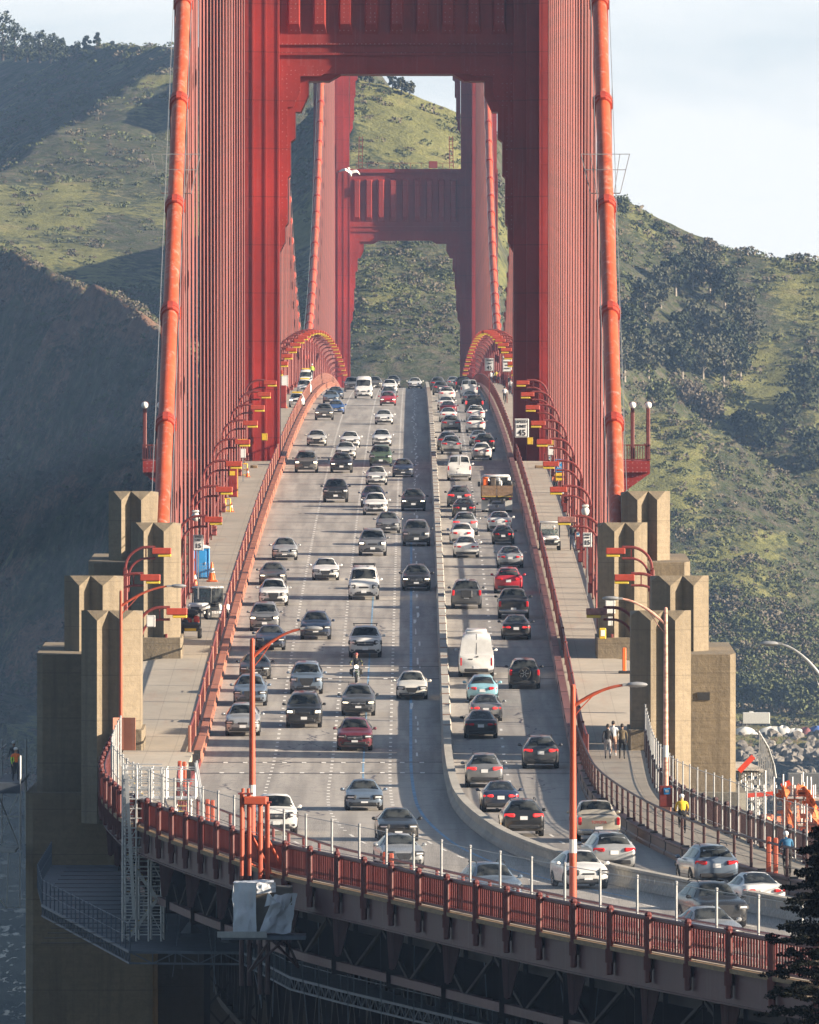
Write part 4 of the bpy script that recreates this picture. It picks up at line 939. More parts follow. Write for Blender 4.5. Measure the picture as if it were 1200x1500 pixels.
# profile stations: t along length (0 front), half width, sill z, belt z, top z, half width of top
def ST(kind):
    if kind=='sedan': return dict(L=4.8,W=1.83,st=[(0,.60,.32,.62,.66,.50),(.015,.76,.22,.68,.73,.64),(.06,.87,.20,.76,.80,.72),(.15,.91,.19,.84,.89,.74),(.285,.915,.19,.92,.985,.74),(.31,.915,.19,.93,1.03,.70),(.43,.915,.19,.94,1.385,.57),(.52,.915,.19,.95,1.45,.555),(.66,.915,.19,.96,1.425,.55),(.74,.91,.2,.98,1.30,.57),(.86,.90,.21,1.0,1.06,.66),(.95,.87,.24,.99,1.05,.66),(.985,.80,.27,.93,1.0,.62),(1,.70,.36,.84,.90,.55)],ws=(.305,.432),rw=(.665,.855),sw=(.345,.79),wheels=(.17,.79),wr=.33,hood=.68,tailz=.80)
    if kind=='hatch': return dict(L=4.35,W=1.79,st=[(0,.60,.32,.64,.68,.50),(.02,.76,.22,.72,.77,.64),(.07,.86,.20,.82,.87,.70),(.17,.89,.19,.90,.97,.72),(.26,.895,.19,.96,1.05,.70),(.42,.895,.19,.98,1.47,.57),(.53,.895,.19,1.0,1.53,.555),(.74,.895,.20,1.02,1.49,.55),(.88,.88,.22,1.04,1.34,.58),(.955,.86,.26,1.02,1.10,.66),(.985,.80,.30,.95,1.02,.62),(1,.72,.38,.85,.92,.55)],ws=(.27,.425),rw=(.80,.95),sw=(.33,.86),wheels=(.18,.81),wr=.32,hood=.70,tailz=.85)
    if kind=='suv': return dict(L=4.7,W=1.9,st=[(0,.66,.38,.74,.79,.56),(.015,.82,.27,.86,.91,.70),(.05,.91,.24,.95,1.0,.76),(.16,.945,.23,1.03,1.08,.78),(.255,.95,.23,1.07,1.13,.76),(.28,.95,.23,1.08,1.18,.73),(.39,.95,.23,1.09,1.60,.61),(.48,.95,.23,1.10,1.68,.60),(.80,.95,.24,1.12,1.65,.59),(.91,.94,.26,1.13,1.50,.62),(.965,.92,.30,1.10,1.20,.70),(.99,.86,.34,1.02,1.10,.66),(1,.78,.42,.92,1.0,.6)],ws=(.285,.395),rw=(.835,.962),sw=(.33,.885),wheels=(.18,.79),wr=.37,hood=.80,tailz=.98)
    if kind=='boxsuv': return dict(L=4.9,W=1.98,st=[(0,.74,.42,.88,.93,.62),(.012,.88,.32,1.0,1.05,.76),(.04,.96,.28,1.10,1.14,.82),(.2,.985,.27,1.16,1.20,.84),(.265,.99,.27,1.18,1.24,.82),(.36,.99,.27,1.2,1.74,.70),(.44,.99,.27,1.2,1.83,.69),(.93,.985,.28,1.22,1.82,.68),(.965,.97,.32,1.22,1.70,.70),(.985,.96,.36,1.20,1.30,.80),(.995,.93,.4,1.1,1.2,.78),(1,.88,.46,1.0,1.1,.74)],ws=(.272,.36),rw=(.935,.983),sw=(.31,.93),wheels=(.18,.79),wr=.40,hood=.93,tailz=1.08)
    if kind=='van': return dict(L=5.6,W=2.02,st=[(0,.78,.40,.92,.97,.66),(.012,.91,.30,1.02,1.07,.78),(.04,.98,.27,1.14,1.18,.84),(.13,1.0,.26,1.24,1.30,.85),(.155,1.005,.26,1.26,1.36,.84),(.245,1.01,.26,1.28,1.98,.76),(.31,1.01,.26,1.28,2.10,.76),(.95,1.0,.28,1.3,2.08,.77),(.985,.99,.32,1.3,1.9,.80),(.995,.97,.36,1.28,1.4,.9),(1,.93,.42,1.2,1.3,.88)],ws=(.158,.245),rw=(.968,.991),sw=(.19,.36),wheels=(.16,.77),wr=.38,hood=.92,tailz=1.1)
    if kind=='hivan': return dict(L=5.9,W=2.08,st=[(0,.76,.40,.86,.91,.66),(.012,.92,.30,1.0,1.05,.78),(.04,1.0,.27,1.14,1.18,.84),(.11,1.03,.26,1.28,1.36,.85),(.135,1.035,.26,1.30,1.44,.84),(.23,1.04,.26,1.32,2.18,.80),(.30,1.04,.26,1.32,2.52,.78),(.95,1.03,.28,1.34,2.56,.80),(.985,1.02,.32,1.34,2.36,.86),(.995,1.0,.36,1.32,1.44,.95),(1,.96,.44,1.24,1.34,.93)],ws=(.138,.228),rw=None,sw=(.17,.33),wheels=(.16,.76),wr=.36,hood=.90,tailz=.95)
    if kind=='pickup': return dict(L=5.6,W=1.98,st=[(0,.74,.48,.94,.99,.62),(.012,.90,.36,1.06,1.10,.78),(.04,.97,.32,1.14,1.18,.84),(.2,.985,.31,1.18,1.22,.86),(.245,.99,.31,1.2,1.26,.84),(.33,.99,.31,1.22,1.74,.70),(.40,.99,.31,1.22,1.83,.69),(.57,.99,.31,1.22,1.80,.68),(.61,.99,.31,1.22,1.42,.74),(.618,.99,.31,1.20,1.24,.86),(.97,.985,.34,1.20,1.24,.88),(.99,.97,.38,1.16,1.2,.86),(1,.92,.48,1.1,1.15,.82)],ws=(.25,.332),rw=(.575,.609),sw=(.285,.57),wheels=(.17,.79),wr=.40,hood=.96,tailz=1.0)
ORD=('sedan','hatch','suv','boxsuv','van','hivan','pickup')
class Shape:
    def __init__(s,kind):
        d=ST(kind); s.d=d; s.L,s.W=d['L'],d['W']; a=np.array(d['st']); s.t=a[:,0]; s.f=[PCH(a[:,0],a[:,k]) for k in range(1,6)]
    def sec(s,t):
        w,zl,zb,zr,wr=[f(t) for f in s.f]; k=min(1,max(0,(zr-zb-.06)/.3)); e=.09*k+.02
        return [(0,zl),(w*.86,zl),(w*.975,zl+.10),(w,zl+(zb-zl)*.55),(w*.985,zb-.05),(w*.95,zb),(wr+.03*(1-k),zr-e),(wr*.80,zr-.012),(0,zr+.02)]
    def pt(s,t,v):
        P=s.sec(t); sg=1
        if v>8: v=16-v; sg=-1
        i=min(int(v),7); u=v-i; x=P[i][0]*(1-u)+P[i+1][0]*u; z=P[i][1]*(1-u)+P[i+1][1]*u
        return Vector((sg*x,(t-.5)*s.L,z))
    def patch(s,b,t0,t1,v0,v1,nt,nv,off,mi=0,tl=None):
        # raised panel lying on the body surface; tl: (t0 at v1, t1 at v1) for slanted ends
        P=[]
        for i in range(nt+1):
            row=[]
            for j in range(nv+1):
                v=v0+(v1-v0)*j/nv; a,c=t0,t1
                if tl: q=j/nv; a=t0+(tl[0]-t0)*q; c=t1+(tl[1]-t1)*q
                t=a+(c-a)*i/nt; p=s.pt(t,v); du=s.pt(min(1,t+.004),v)-s.pt(max(0,t-.004),v); dv=s.pt(t,min(15.99,v+.05))-s.pt(t,max(0.01,v-.05)); n=du.cross(dv)
                if n.length>1e-9: n.normalize()
                cen=Vector((0,p.y,.7)); 
                if n.dot(p-cen)<0: n=-n
                row.append(p+n*off)
            P.append(row)
        b.grid(P,mi)
CARLIB={}
def hash_(s): return sum(ord(c)*(i%7+1) for i,c in enumerate(s))
def wheel_meshes(r):
    k=('w',round(r,2))
    if k not in CARLIB:
        b=MB(); b.rev([(r*.62,-.10),(r*.96,-.115),(r,-.08),(r,.08),(r*.96,.115),(r*.62,.10)],(0,0,0),20,axis='X'); a=b.mesh('wheel',True); a.materials.append(M_BLACK)
        c=MB(); c.rev([(r*.15,-.118),(r*.6,-.106),(r*.64,-.09),(r*.64,.09),(r*.6,.106),(r*.15,.118)],(0,0,0),18,axis='X')
        for q in range(5):
            an=q*2*PI/5
            for s2 in(-1,1): c.box((s2*.112,math.cos(an)*r*.36,math.sin(an)*r*.36),(.02,r*.14,r*.5),rx=an-PI/2)
        c=c.mesh('rim',True); c.materials.append(M_RIM); CARLIB[k]=(a,c)
    return CARLIB[k]
def lib(kind):
    if kind in CARLIB: return CARLIB[kind]
    s=Shape(kind); d=s.d; L=s.L; out={}
    b=MB(); ts=[]
    for i in range(len(s.t)-1): ts+=list(np.linspace(s.t[i],s.t[i+1],4)[:-1])
    ts.append(1.0); P=[]
    for t in ts:
        row=[]; 
        for v in range(16): row.append(s.pt(t,v))
        P.append(row)
    b.grid(P,closed=True); n=len(P[0]); b.f.append(tuple(range(n))); b.m.append(0); m=len(b.v); b.f.append(tuple(range(m-n,m))); b.m.append(0)
    out['body']=b.mesh('body',True)
    def one(nm,mb,mat,smooth=True): me=mb.mesh(nm,smooth,fix=False); me.materials.append(mat); out[nm]=me
    b=MB(); w0,w1=d['ws']; s.patch(b,w0,w1,6.12,9.88,5,10,.012); one('windscreen',b,M_GLASS)
    if d['rw']:
        b=MB(); r0,r1=d['rw']
        if kind=='van': s.patch(b,r0,r1,6.25,7.78,4,5,.012); s.patch(b,r0,r1,8.22,9.75,4,5,.012)
        else: s.patch(b,r0,r1,6.15,9.85,4,10,.012)
        one('rear_window',b,M_GLASS)
    s0,s1=d['sw']; mid=s0+(s1-s0)*.50
    b=MB()
    A=s0; 
    for (v0,v1,nm) in((5.10,5.90,'r'),(10.90,10.10,'l')):
        b=MB(); s.patch(b,A,mid-.008,v0,v1,5,2,.010,tl=(A+(.09 if kind not in('van','hivan') else .06),mid-.008)); s.patch(b,mid+.008,s1,v0,v1,5,2,.010,tl=(mid+.008,s1-(.06 if kind in('sedan','hatch') else .02))); one('side_window_'+nm,b,M_GLASS)
    # dark wheel arches + sill cladding
    b=MB(); r=d['wr']
    for wt in d['wheels']:
        for sg in(-1,1):
            c=Vector((0,(wt-.5)*L,r)); V=[];n=14
            for q in range(n+1):
                a=PI*q/n; y=c.y+math.cos(a)*r*1.2; z=max(.20,r*.92+math.sin(a)*r*1.22); t=y/L+.5; w_=s.f[0](min(1,max(0,t))); V.append((sg*(w_*1.0+.008),y,z))
            m=len(b.v); b.v+= [tuple(v) for v in V]; b.f.append(tuple(range(m,m+n+1))); b.m.append(0)
    if kind in('suv','boxsuv','pickup'):
        for v0,v1 in((1.2,2.35),(14.8,13.65)): s.patch(b,.03,.97,v0,v1,14,1,.007)
    one('wheel_arch_trim',b,M_WELL,False)
    W=s.f[0](.05); h=d['hood']
    # bumpers / grille
    b=MB(); gz=h-.09; gw=1.05 if kind in('boxsuv','pickup','van') else .86
    pass
    gh=.17 if kind in('sedan','hatch') else .27
    b.cbox((0,-L/2+.035,gz),(gw,.16,gh),.05); one('grille_0',b,M_DARK)
    b=MB(); b.prism([(-gw*.40,gz+gh*.6),(gw*.40,gz+gh*.6),(gw*.36,gz-gh*.2),(gw*.24,gz-gh*1.05),(-gw*.24,gz-gh*1.05),(-gw*.36,gz-gh*.2)],-L/2-.055,-L/2+.2,axis='Y'); one('grille_1',b,M_DARK,False)
    b=MB(); b.cbox((0,-L/2+.04,gz+.02),(gw*.62,.15,gh*.42),.03); b.cbox((0,-L/2+.05,gz-gh*1.15),(gw*.95,.14,gh*.5),.04); one('grille_2',b,M_DARK)
    b=MB(); b.cbox((0,-L/2-.05,gz+gh*.08),(gw*.96,.03,.035),.012); b.cbox((0,-L/2-.06,gz+gh*.08),(.13,.04,.10),.03); one('chrome_bar',b,M_CHROME)
    b=MB(); lz=.36 if kind in('sedan','hatch') else .46
    b.cbox((0,-L/2+.06,lz-.02),(1.26,.20,.19),.06); b.cbox((0,-L/2+.10,.27 if kind in('sedan','hatch') else .36),(1.5,.22,.12),.05)
    for sg in(-1,1): b.cbox((sg*(W-.24),-L/2+.09,lz+.02),(.26,.16,.12),.04)
    one('lower_intake',b,M_DARK)
    b=MB(); b.cbox((0,L/2-.06,lz),(1.45,.20,.22),.06); one('rear_bumper',b,M_DARK)
    M=Matrix.Rotation(.0,3,'Z')
    for nm,sg in(('r',1),('l',-1)):
        b=MB(); hz=h-.01; hh=.16 if kind in('sedan','hatch','suv') else .21
        b.cbox((sg*(W-.25),-L/2+.145,hz),(.42,.30,hh),.06,M=Matrix.Rotation(sg*.44,3,'Z')); one('headlight_'+nm,b,M_HEADL)
        b=MB(); b.cbox((sg*(W-.235),-L/2+.165,hz-.015),(.54,.30,hh+.075),.06,M=Matrix.Rotation(sg*.44,3,'Z')); one('bezel_'+nm,b,M_DARK)
        tz_=d['tailz']; b=MB()
        if kind in('van','hivan'): b.cbox((sg*.90,L/2-.06,tz_),(.13,.14,.50 if kind=='hivan' else .38),.03)
        elif kind in('pickup','boxsuv'): b.cbox((sg*.86,L/2-.05,tz_-.02),(.17,.16,.36),.04)
        else: b.cbox((sg*(W-.27),L/2-.10,tz_),(.50,.24,.13 if kind=='sedan' else .16),.04,M=Matrix.Rotation(-sg*.34,3,'Z'))
        one('taillight_'+nm,b,M_TAIL)
        b=MB(); t=d['ws'][0]+.05; wz=s.f[2](t)+.06; b.cbox((sg*(s.f[0](t)+.13),(t-.5)*L,wz),(.20,.12,.15),.05); b.cbox((sg*(s.f[0](t)+.02),(t-.5)*L,wz-.05),(.10,.06,.05),.02); out['mirror_'+nm]=b.mesh('mirror',True)
    b=MB(); b.box((0,-L/2-.01,lz+.02 if kind in('sedan','hatch') else .56),(.34,.03,.17)); one('plate_f',b,M_PLATE,False)
    b=MB(); b.box((0,L/2+.005,{'sedan':.72,'hatch':.72,'suv':.86,'boxsuv':.78,'van':.74,'hivan':.62,'pickup':.66}[kind]),(.34,.03,.17)); one('plate_r',b,M_PLATE,False)
    b=MB(); zr=s.f[3](.6)
    for sg in(-1,1):
        x=sg*(s.f[4](.6)-.03); b.poly([(x,(.46-.5)*L,zr-.02),(x,(.49-.5)*L,zr+.06),(x,(.80-.5)*L,zr+.05),(x,(.84-.5)*L,zr-.03)],.022,5)
    one('roof_rail',b,M_DARK)
    b=MB()
    for q in range(3):
        y=(.42+.2*q-.5)*L; zr=s.f[3](.42+.2*q); b.box((0,y,zr+.13),(1.5,.06,.05)); b.box((-.68,y,zr+.06),(.05,.06,.14)); b.box((.68,y,zr+.06),(.05,.06,.14))
    b.box((-.70,0,zr+.17),(.05,2.4,.04)); b.box((.70,0,zr+.17),(.05,2.4,.04)); one('ladder_rack',b,M_DARK,False)
    if kind=='pickup':
        b=MB(); s.patch(b,.63,.965,7.0,9.0,4,4,.006); one('bed_shade_patch',b,M_DARK,False)  # dark patch painted for the shadowed interior of the open bed
    if kind=='hivan':
        b=MB(); 
        for sg in(-1,1): s.patch(b,.35,.93,5.3 if sg>0 else 10.7,5.8 if sg>0 else 10.2,2,1,.003)
        b2=MB(); s.patch(b2,.955,.999,7.975,8.025,6,1,.006); b2.box((-.05,L/2+.0,1.25),(.14,.05,.06)); b2.box((.35,L/2+.0,1.1),(.26,.03,.06)); s.patch(b2,.955,.957,6.6,9.4,1,8,.006); one('rear_door_trim',b2,M_DARK,False)
    if kind=='van':
        b2=MB(); s.patch(b2,.955,.998,7.97,8.03,6,1,.02); b2.box((.1,L/2+.0,1.05),(.12,.05,.06)); one('rear_door_trim',b2,M_DARK,False)
    b=MB(); b.cbox((0,L/2-.02,.52),(1.85,.22,.20),.05); one('step_bumper',b,M_CHROME)
    CARLIB[kind]=out; out['_s']=s; return out
NAMES={'sedan':('sedan','car'),'hatch':('hatchback','car'),'suv':('suv','car'),'boxsuv':('suv','car'),'van':('van','van'),'hivan':('delivery_van','van'),'pickup':('pickup_truck','pickup')}
M_MIRDK=M_DARK
def put(o,x,y,heading,z=None,dz=0):
    z=zd(y) if z is None else z; sl=(zd(y+2)-zd(y-2))/4
    o.location=(x,y,z+dz); ca=math.cos(heading)
    o.rotation_euler=(math.atan(sl)*(1 if abs(heading)<1.6 else -1),0,heading)
def lane_heading(Y): return -math.atan((MED(Y+5)-MED(Y-5))/10.)
def car(kind,px,py,col,label,rear=False,lit=False,rack=None,brake=False,scale=1.,rails=None,group='southbound traffic',roofcol=None,bumper=None,extra=None,dark_mirror=False):
    lb=lib(kind); s=lb['_s']; nm,cat=NAMES[kind]; x,Y,_=ground(px,py); h=lane_heading(Y); half=s.L*scale/2*.97
    dirx,diry=-math.sin(h),math.cos(h); x+=dirx*half; Y+=diry*half
    t=thing(nm,label,cat,group='northbound traffic' if rear else group)
    put(t,x,Y,h+(PI if rear else 0)); t.scale=(scale,)*3
    def part(name,key,mat=None):
        o=link(name,lb[key],t)
        if mat:
            if not lb[key].materials: lb[key].materials.append(mat)
            o.material_slots[0].link='OBJECT'; o.material_slots[0].material=mat
        return o
    pmat=PAINT[col]; part('body','body',pmat); part('windscreen','windscreen')
    if 'rear_window' in lb: part('rear_window','rear_window')
    part('side_window','side_window_r'); part('side_window','side_window_l'); part('wheel_arch_trim','wheel_arch_trim')
    part('rear_bumper','rear_bumper'); gv=(hash_(label))%3; part('grille','grille_%d'%gv); part('lower_intake','lower_intake')
    if gv==0: part('chrome_bar','chrome_bar')
    for k in('r','l'):
        part('headlight_bezel','bezel_'+k)
        part('headlight','headlight_'+k,M_HEADON if lit else M_HEADL); part('taillight','taillight_'+k,M_TAILON if brake else M_TAIL); part('mirror','mirror_'+k,pmat if not dark_mirror else M_DARK)
    part('license_plate','plate_r' if rear else 'plate_f')
    if rails or (rails is None and kind=='suv'): part('roof_rail','roof_rail')
    if rack: part('ladder_rack','ladder_rack')
    if kind=='pickup': part('bed_shade_patch','bed_shade_patch')
    if 'rear_door_trim' in lb and rear: part('rear_door_trim','rear_door_trim')
    if kind in('pickup','van') : part('step_bumper','step_bumper')
    wa,wb=wheel_meshes(s.d['wr'])
    for wt in s.d['wheels']:
        for sg in(-1,1):
            w_=link('wheel',wa,t,(sg*(s.f[0](wt)-.115),(wt-.5)*s.L,s.d['wr'])); link('rim',wb,w_)
    if extra: extra(t,s)
    return t
def spare(t,s):
    b=MB(); b.rev([(.20,-.10),(.36,-.12),(.40,-.07),(.40,.07),(.36,.12),(.20,.10)],(0,s.L/2+.12,1.02),18,axis='Y'); w_=b.build('spare_wheel',M_BLACK,t,True); b=MB()
    for q in range(6): an=q*PI/3; b.box((math.cos(an)*.15,s.L/2+.235,1.02+math.sin(an)*.15),(.22,.02,.05),ry=-an)
    b.build('rim',M_RIM,w_)
def roofpod(t,s):
    b=MB(); b.cbox((0,1.0,2.66),(1.25,1.8,.24),.09); b.build('roof_fairing',PAINT['white'],t,True)
def cargo(t,s):
    b=MB(); b.cbox((0,s.L*.07,1.80),(.95,1.5,.28),.1); b.build('roof_box',M_DARK,t,True)
def hitchbox(t,s):
    b=MB(); b.cbox((0,s.L/2+.03,1.0),(.75,.12,.5),.05); b.build('tailgate_carrier',M_DARK,t)
def beacon(t,s):
    b=MB(); b.cbox((0,-.3,s.f[3](.5)+.06),(.9,.25,.12),.04); b.build('light_bar',M_YEL,t)
CARS=[ # southbound, facing the camera
('hivan',532.8,584,'white','white high roofed passenger van in the second lane near the crest, facing the camera',dict()),
('boxsuv',516,574,'grey','dark grey suv half hidden to the left behind the white crest van',dict()),
('suv',549.5,571,'bronze','dull brown suv just right behind the white crest van',dict(lit=True)),
('suv',576.5,566,'darkgrey','charcoal suv farthest back in the third lane at the crest',dict()),
('suv',571,576,'white','white suv directly behind the small red car near the crest',dict()),
('hatch',569.5,586,'grey','grey car squeezed between the small red car and the white crest suv',dict()),
('hatch',568.5,594.5,'red','bright red small car near the crest in the third lane',dict(lit=True)),
('sedan',608,569.5,'white','white car whose roof just shows over the crest beside the median',dict()),
('sedan',491.5,585,'navy','dark blue car in the outer left lane nearest the crest',dict()),
('sedan',485,591.5,'steelblue','grey blue sedan second from the crest in the outer left lane',dict()),
('sedan',492,607,'blue','bright blue sedan in the outer left lane near the crest',dict()),
('suv',475,615.7,'bronze','dark bronze suv leading the dark cars of the outer left lane',dict(lit=True)),
('sedan',562.7,622,'white','white sedan alone in the third lane below the red car',dict()),
('sedan',464,653.7,'cream','off white sedan alone in the outer left lane before the near tower',dict()),
('sedan',513,656,'white','white sedan at the back of the white pair in the second lane',dict()),
('sedan',506.5,672,'white','white car tucked directly behind the black suv in the second lane',dict(rails=True)),
('hatch',559.5,654,'white','rounded white small car with dark roof directly behind the green suv',dict()),
('boxsuv',448.7,693,'bronze','silver and dark older suv with roof rack in the outer left lane',dict(lit=True,rails=True)),
('suv',500.3,693,'black','black suv with lit lamps in the second lane at the near tower',dict(lit=True)),
('boxsuv',558,684,'green','boxy sage green suv in the third lane at the near tower',dict(dark_mirror=True)),
('hatch',551.7,711,'white','white hatchback just in front of the boxy green suv',dict()),
('hatch',590.5,699.5,'navy','dark blue hatchback in the lane beside the median at the near tower',dict()),
('pickup',491.7,736.7,'black','black pickup in the second lane just south of the near tower',dict()),
('suv',546.5,744,'navy','dark navy suv mostly hidden behind a white suv with black grille',dict()),
('suv',550,755,'white','white suv with a big black grille below the near tower',dict()),
('suv',605.7,749.5,'black','black suv in the lane beside the median with the widest gap ahead',dict(lit=True)),
('hatch',568.5,782,'grey','grey crossover with sharp nose just behind the two dark suvs mid bridge',dict()),
('boxsuv',610,801,'darkgrey','dark grey suv with broad dark grille in the lane beside the median',dict()),
('boxsuv',546,815,'grey','grey suv with upright slotted grille in the third lane mid bridge',dict(lit=True,rails=True)),
('hatch',417,821.5,'silver','silver hatchback with a dark v shaped nose in the outer left lane',dict()),
('sedan',477,851.5,'white','white sedan with black grille alone in the second lane mid bridge',dict()),
('van',533,880,'white','white full size van with roof rack and amber corner lamps',dict(rack=True,lit=False)),
('suv',610,866,'black','black suv with roof rails alone in the lane beside the median',dict(lit=True)),
('sedan',399.5,858,'darkgrey','dark sedan behind a white suv in the outer left lane',dict(lit=True)),
('suv',400.5,889,'white','white suv in the outer left lane with dark oval grille',dict()),
('boxsuv',387.5,926,'grey','grey compact van like wagon with one bright lamp in the outer left lane',dict(lit=True,scale=.93)),
('sedan',396,953.5,'navy','dark blue sedan with bright chrome trim under the curved lamp arm',dict(rails=False)),
('suv',462.5,938,'navy','dark navy suv in the second lane beside a pale lamp head',dict()),
('pickup',535,964.5,'white','white pickup truck with a ladder rack in the third lane',dict(rack=True)),
('sedan',373.5,997,'black','black sedan directly behind the orange lamp post',dict()),
('suv',366.5,1035,'steelblue','blue grey wagon second from the front in the outer left lane',dict()),
('boxsuv',449,1018,'steelblue','pale blue grey minivan in the second lane behind the black suv',dict(scale=.95)),
('hatch',603.5,1025.5,'cream','pale silver white car in the lane beside the median at the near pylons',dict()),
('suv',355.5,1080,'silver','silver blue suv at the head of the outer left lane, nearest the railing',dict()),
('boxsuv',445.3,1068,'black','black boxy suv with lit lamps in the second lane',dict(lit=True)),
('suv',525,1051,'darkgrey','dark grey suv with a large framed grille in the third lane',dict(lit=True)),
('suv',519.7,1101,'maroon','maroon suv leading the third lane of the straight',dict()),
('sedan',534,1188,'steelblue','blue grey sedan with twin nose grilles entering the curve alone',dict()),
('sedan',584,1233,'black','black sedan with chrome grille directly behind the silver one in the curve',dict()),
('sedan',592,1274,'silver','silver grey sedan in the curve partly behind the wire fence',dict()),
('suv',733,1329,'steelblue','blue grey wagon low in the curve behind the white fence posts',dict(rails=True)),
('pickup',405,1224,'white','white pickup behind the orange steel uprights at the near balustrade',dict()),
('hatch',862,1303,'white','white hatchback beside the rightmost orange lamp post in the curve',dict()),
('suv',1062,1360,'black','black suv with bright lamps near the dark tree',dict()),
('sedan',1057,1391,'silver','silver car nearest the balustrade, low beside the dark tree',dict()),
# northbound, seen from behind
('suv',645.6,579,'darkgrey','dark grey suv seen from behind at the crest in the lane beside the median',dict(rear=True)),
('suv',641.5,572,'darkgrey','dark car peeping out left of the grey crest suv',dict(rear=True)),
('hatch',664,568.5,'silver','silver car at the crest left of the blue sedan',dict(rear=True)),
('sedan',674,569.5,'steelblue','blue grey sedan at the crest in the right lane',dict(rear=True)),
('boxsuv',678.5,574,'black','black car left behind the white van near the crest',dict(rear=True)),
('van',687.5,583,'white','white van seen from behind near the crest in the right lane',dict(rear=True)),
('suv',655,588.5,'white','white suv with dark rear window near the crest beside the median',dict(rear=True)),
('sedan',653.5,601,'white','white sedan third from the crest beside the median',dict(rear=True)),
('sedan',656.5,608.5,'maroon','dark maroon car wedged between two white sedans near the crest',dict(rear=True)),
('sedan',657,618.5,'white','white sedan with pale rear window in front of a grey suv',dict(rear=True)),
('sedan',688.5,592,'grey','grey car behind the black suv near the crest in the right lane',dict(rear=True)),
('boxsuv',695,604.5,'black','black suv with red lamps near the crest in the right lane',dict(rear=True,brake=True)),
('suv',697,618.5,'white','farther white suv of the pair in the right lane near the crest',dict(rear=True)),
('suv',697,634.5,'white','nearer white suv of the pair in the right lane near the crest',dict(rear=True)),
('suv',660.7,634,'grey','dusty grey suv under the white sedan beside the median',dict(rear=True)),
('suv',661.5,666,'silver','silver grey suv just above the white van with two rear windows',dict(rear=True)),
('suv',656,660,'darkgrey','dark car almost hidden behind the silver grey suv',dict(rear=True)),
('sedan',702,654,'silver','pale silver car overlapped by a black suv by the near tower',dict(rear=True)),
('suv',710,662.5,'black','black suv swinging out beside the pale silver car by the near tower',dict(rear=True)),
('hatch',706,674.5,'white','white small suv just below the black one by the near tower',dict(rear=True)),
('van',673,705,'white','white van with two square back windows beside the median',dict(rear=True)),
('suv',673,744.5,'darkgrey','dark grey suv directly below the white van with square back windows',dict(rear=True,brake=True)),
('sedan',680,759.5,'black','black sedan behind the dark grey suv beside the median',dict(rear=True)),
('suv',681.5,785,'silver','white and silver suv at the back of the pale trio beside the median',dict(rear=True,brake=True)),
('hatch',677,798.5,'white','white hatchback in the middle of the pale trio beside the median',dict(rear=True)),
('sedan',683,817.5,'white','white sedan at the front of the pale trio beside the median',dict(rear=True)),
('sedan',732,779.5,'white','white sedan directly below the work truck',dict(rear=True)),
('hatch',737.5,798.5,'black','tiny black hatchback right behind the white sedan',dict(rear=True,scale=.9)),
('sedan',747.7,833.5,'silver','champagne silver sedan alone in the right lane',dict(rear=True)),
('suv',745,870,'red','red suv in the right lane behind the black pickup',dict(rear=True)),
('boxsuv',683.5,893.5,'darkgrey','dark grey off road suv with a carrier on its tailgate',dict(rear=True,extra=hitchbox)),
('pickup',752.5,907.5,'black','black pickup seen from behind in the right lane',dict(rear=True)),
('sedan',756.5,938.5,'black','black sedan with red lamps below the black pickup in the right lane',dict(rear=True,brake=True)),
('hivan',698,993.5,'white','tall plain white delivery van seen from behind beside the median',dict(rear=True,extra=roofpod)),
('boxsuv',768.5,1010,'black','black off road car with the spare wheel on its back',dict(rear=True,extra=spare,scale=.92)),
('hatch',707,1031.5,'lightblue','light blue hatchback below the tall white delivery van',dict(rear=True)),
('sedan',712,1058.5,'grey','grey sedan between the light blue hatchback and a black sedan',dict(rear=True,brake=True)),
('sedan',704.7,1083.5,'black','black sedan below the grey one at the near pylons',dict(rear=True)),
('suv',792.5,1127,'darkgrey','dark grey wagon alone in the right lane near the walkers',dict(rear=True,brake=True)),
('suv',710,1155.5,'grey','grey suv with a yellow plate beside the median where the curve begins',dict(rear=True,brake=True)),
('sedan',734,1191,'navy','dark blue sedan beside the curving median',dict(rear=True,brake=True)),
('suv',767.5,1226,'black','black suv with a bright rear bumper in the curve',dict(rear=True,brake=True)),
('pickup',877.5,1236,'tan','tan older pickup with an open bed in the right lane of the curve',dict(rear=True)),
('suv',900,1279,'silver','silver white suv with dark rear window behind the tan pickup',dict(rear=True)),
('suv',1050,1300,'steelblue','pale blue grey crossover near the cyclists in the right lane',dict(rear=True)),
('sedan',1120,1335,'white','white sedan partly hidden by the dark tree at the right',dict(rear=True)),
]
for k,px,py,col,lb,kw in CARS:
    c=car(k,px,py,col,lb,**kw)
    if 'tan older' in lb: text('TOYOTA',.17,(0,2.80,.93),c,'lettering',pm('tailgate_red',(.35,.06,.05),.5),rz=PI)
    if 'SPEED' in lb: pass
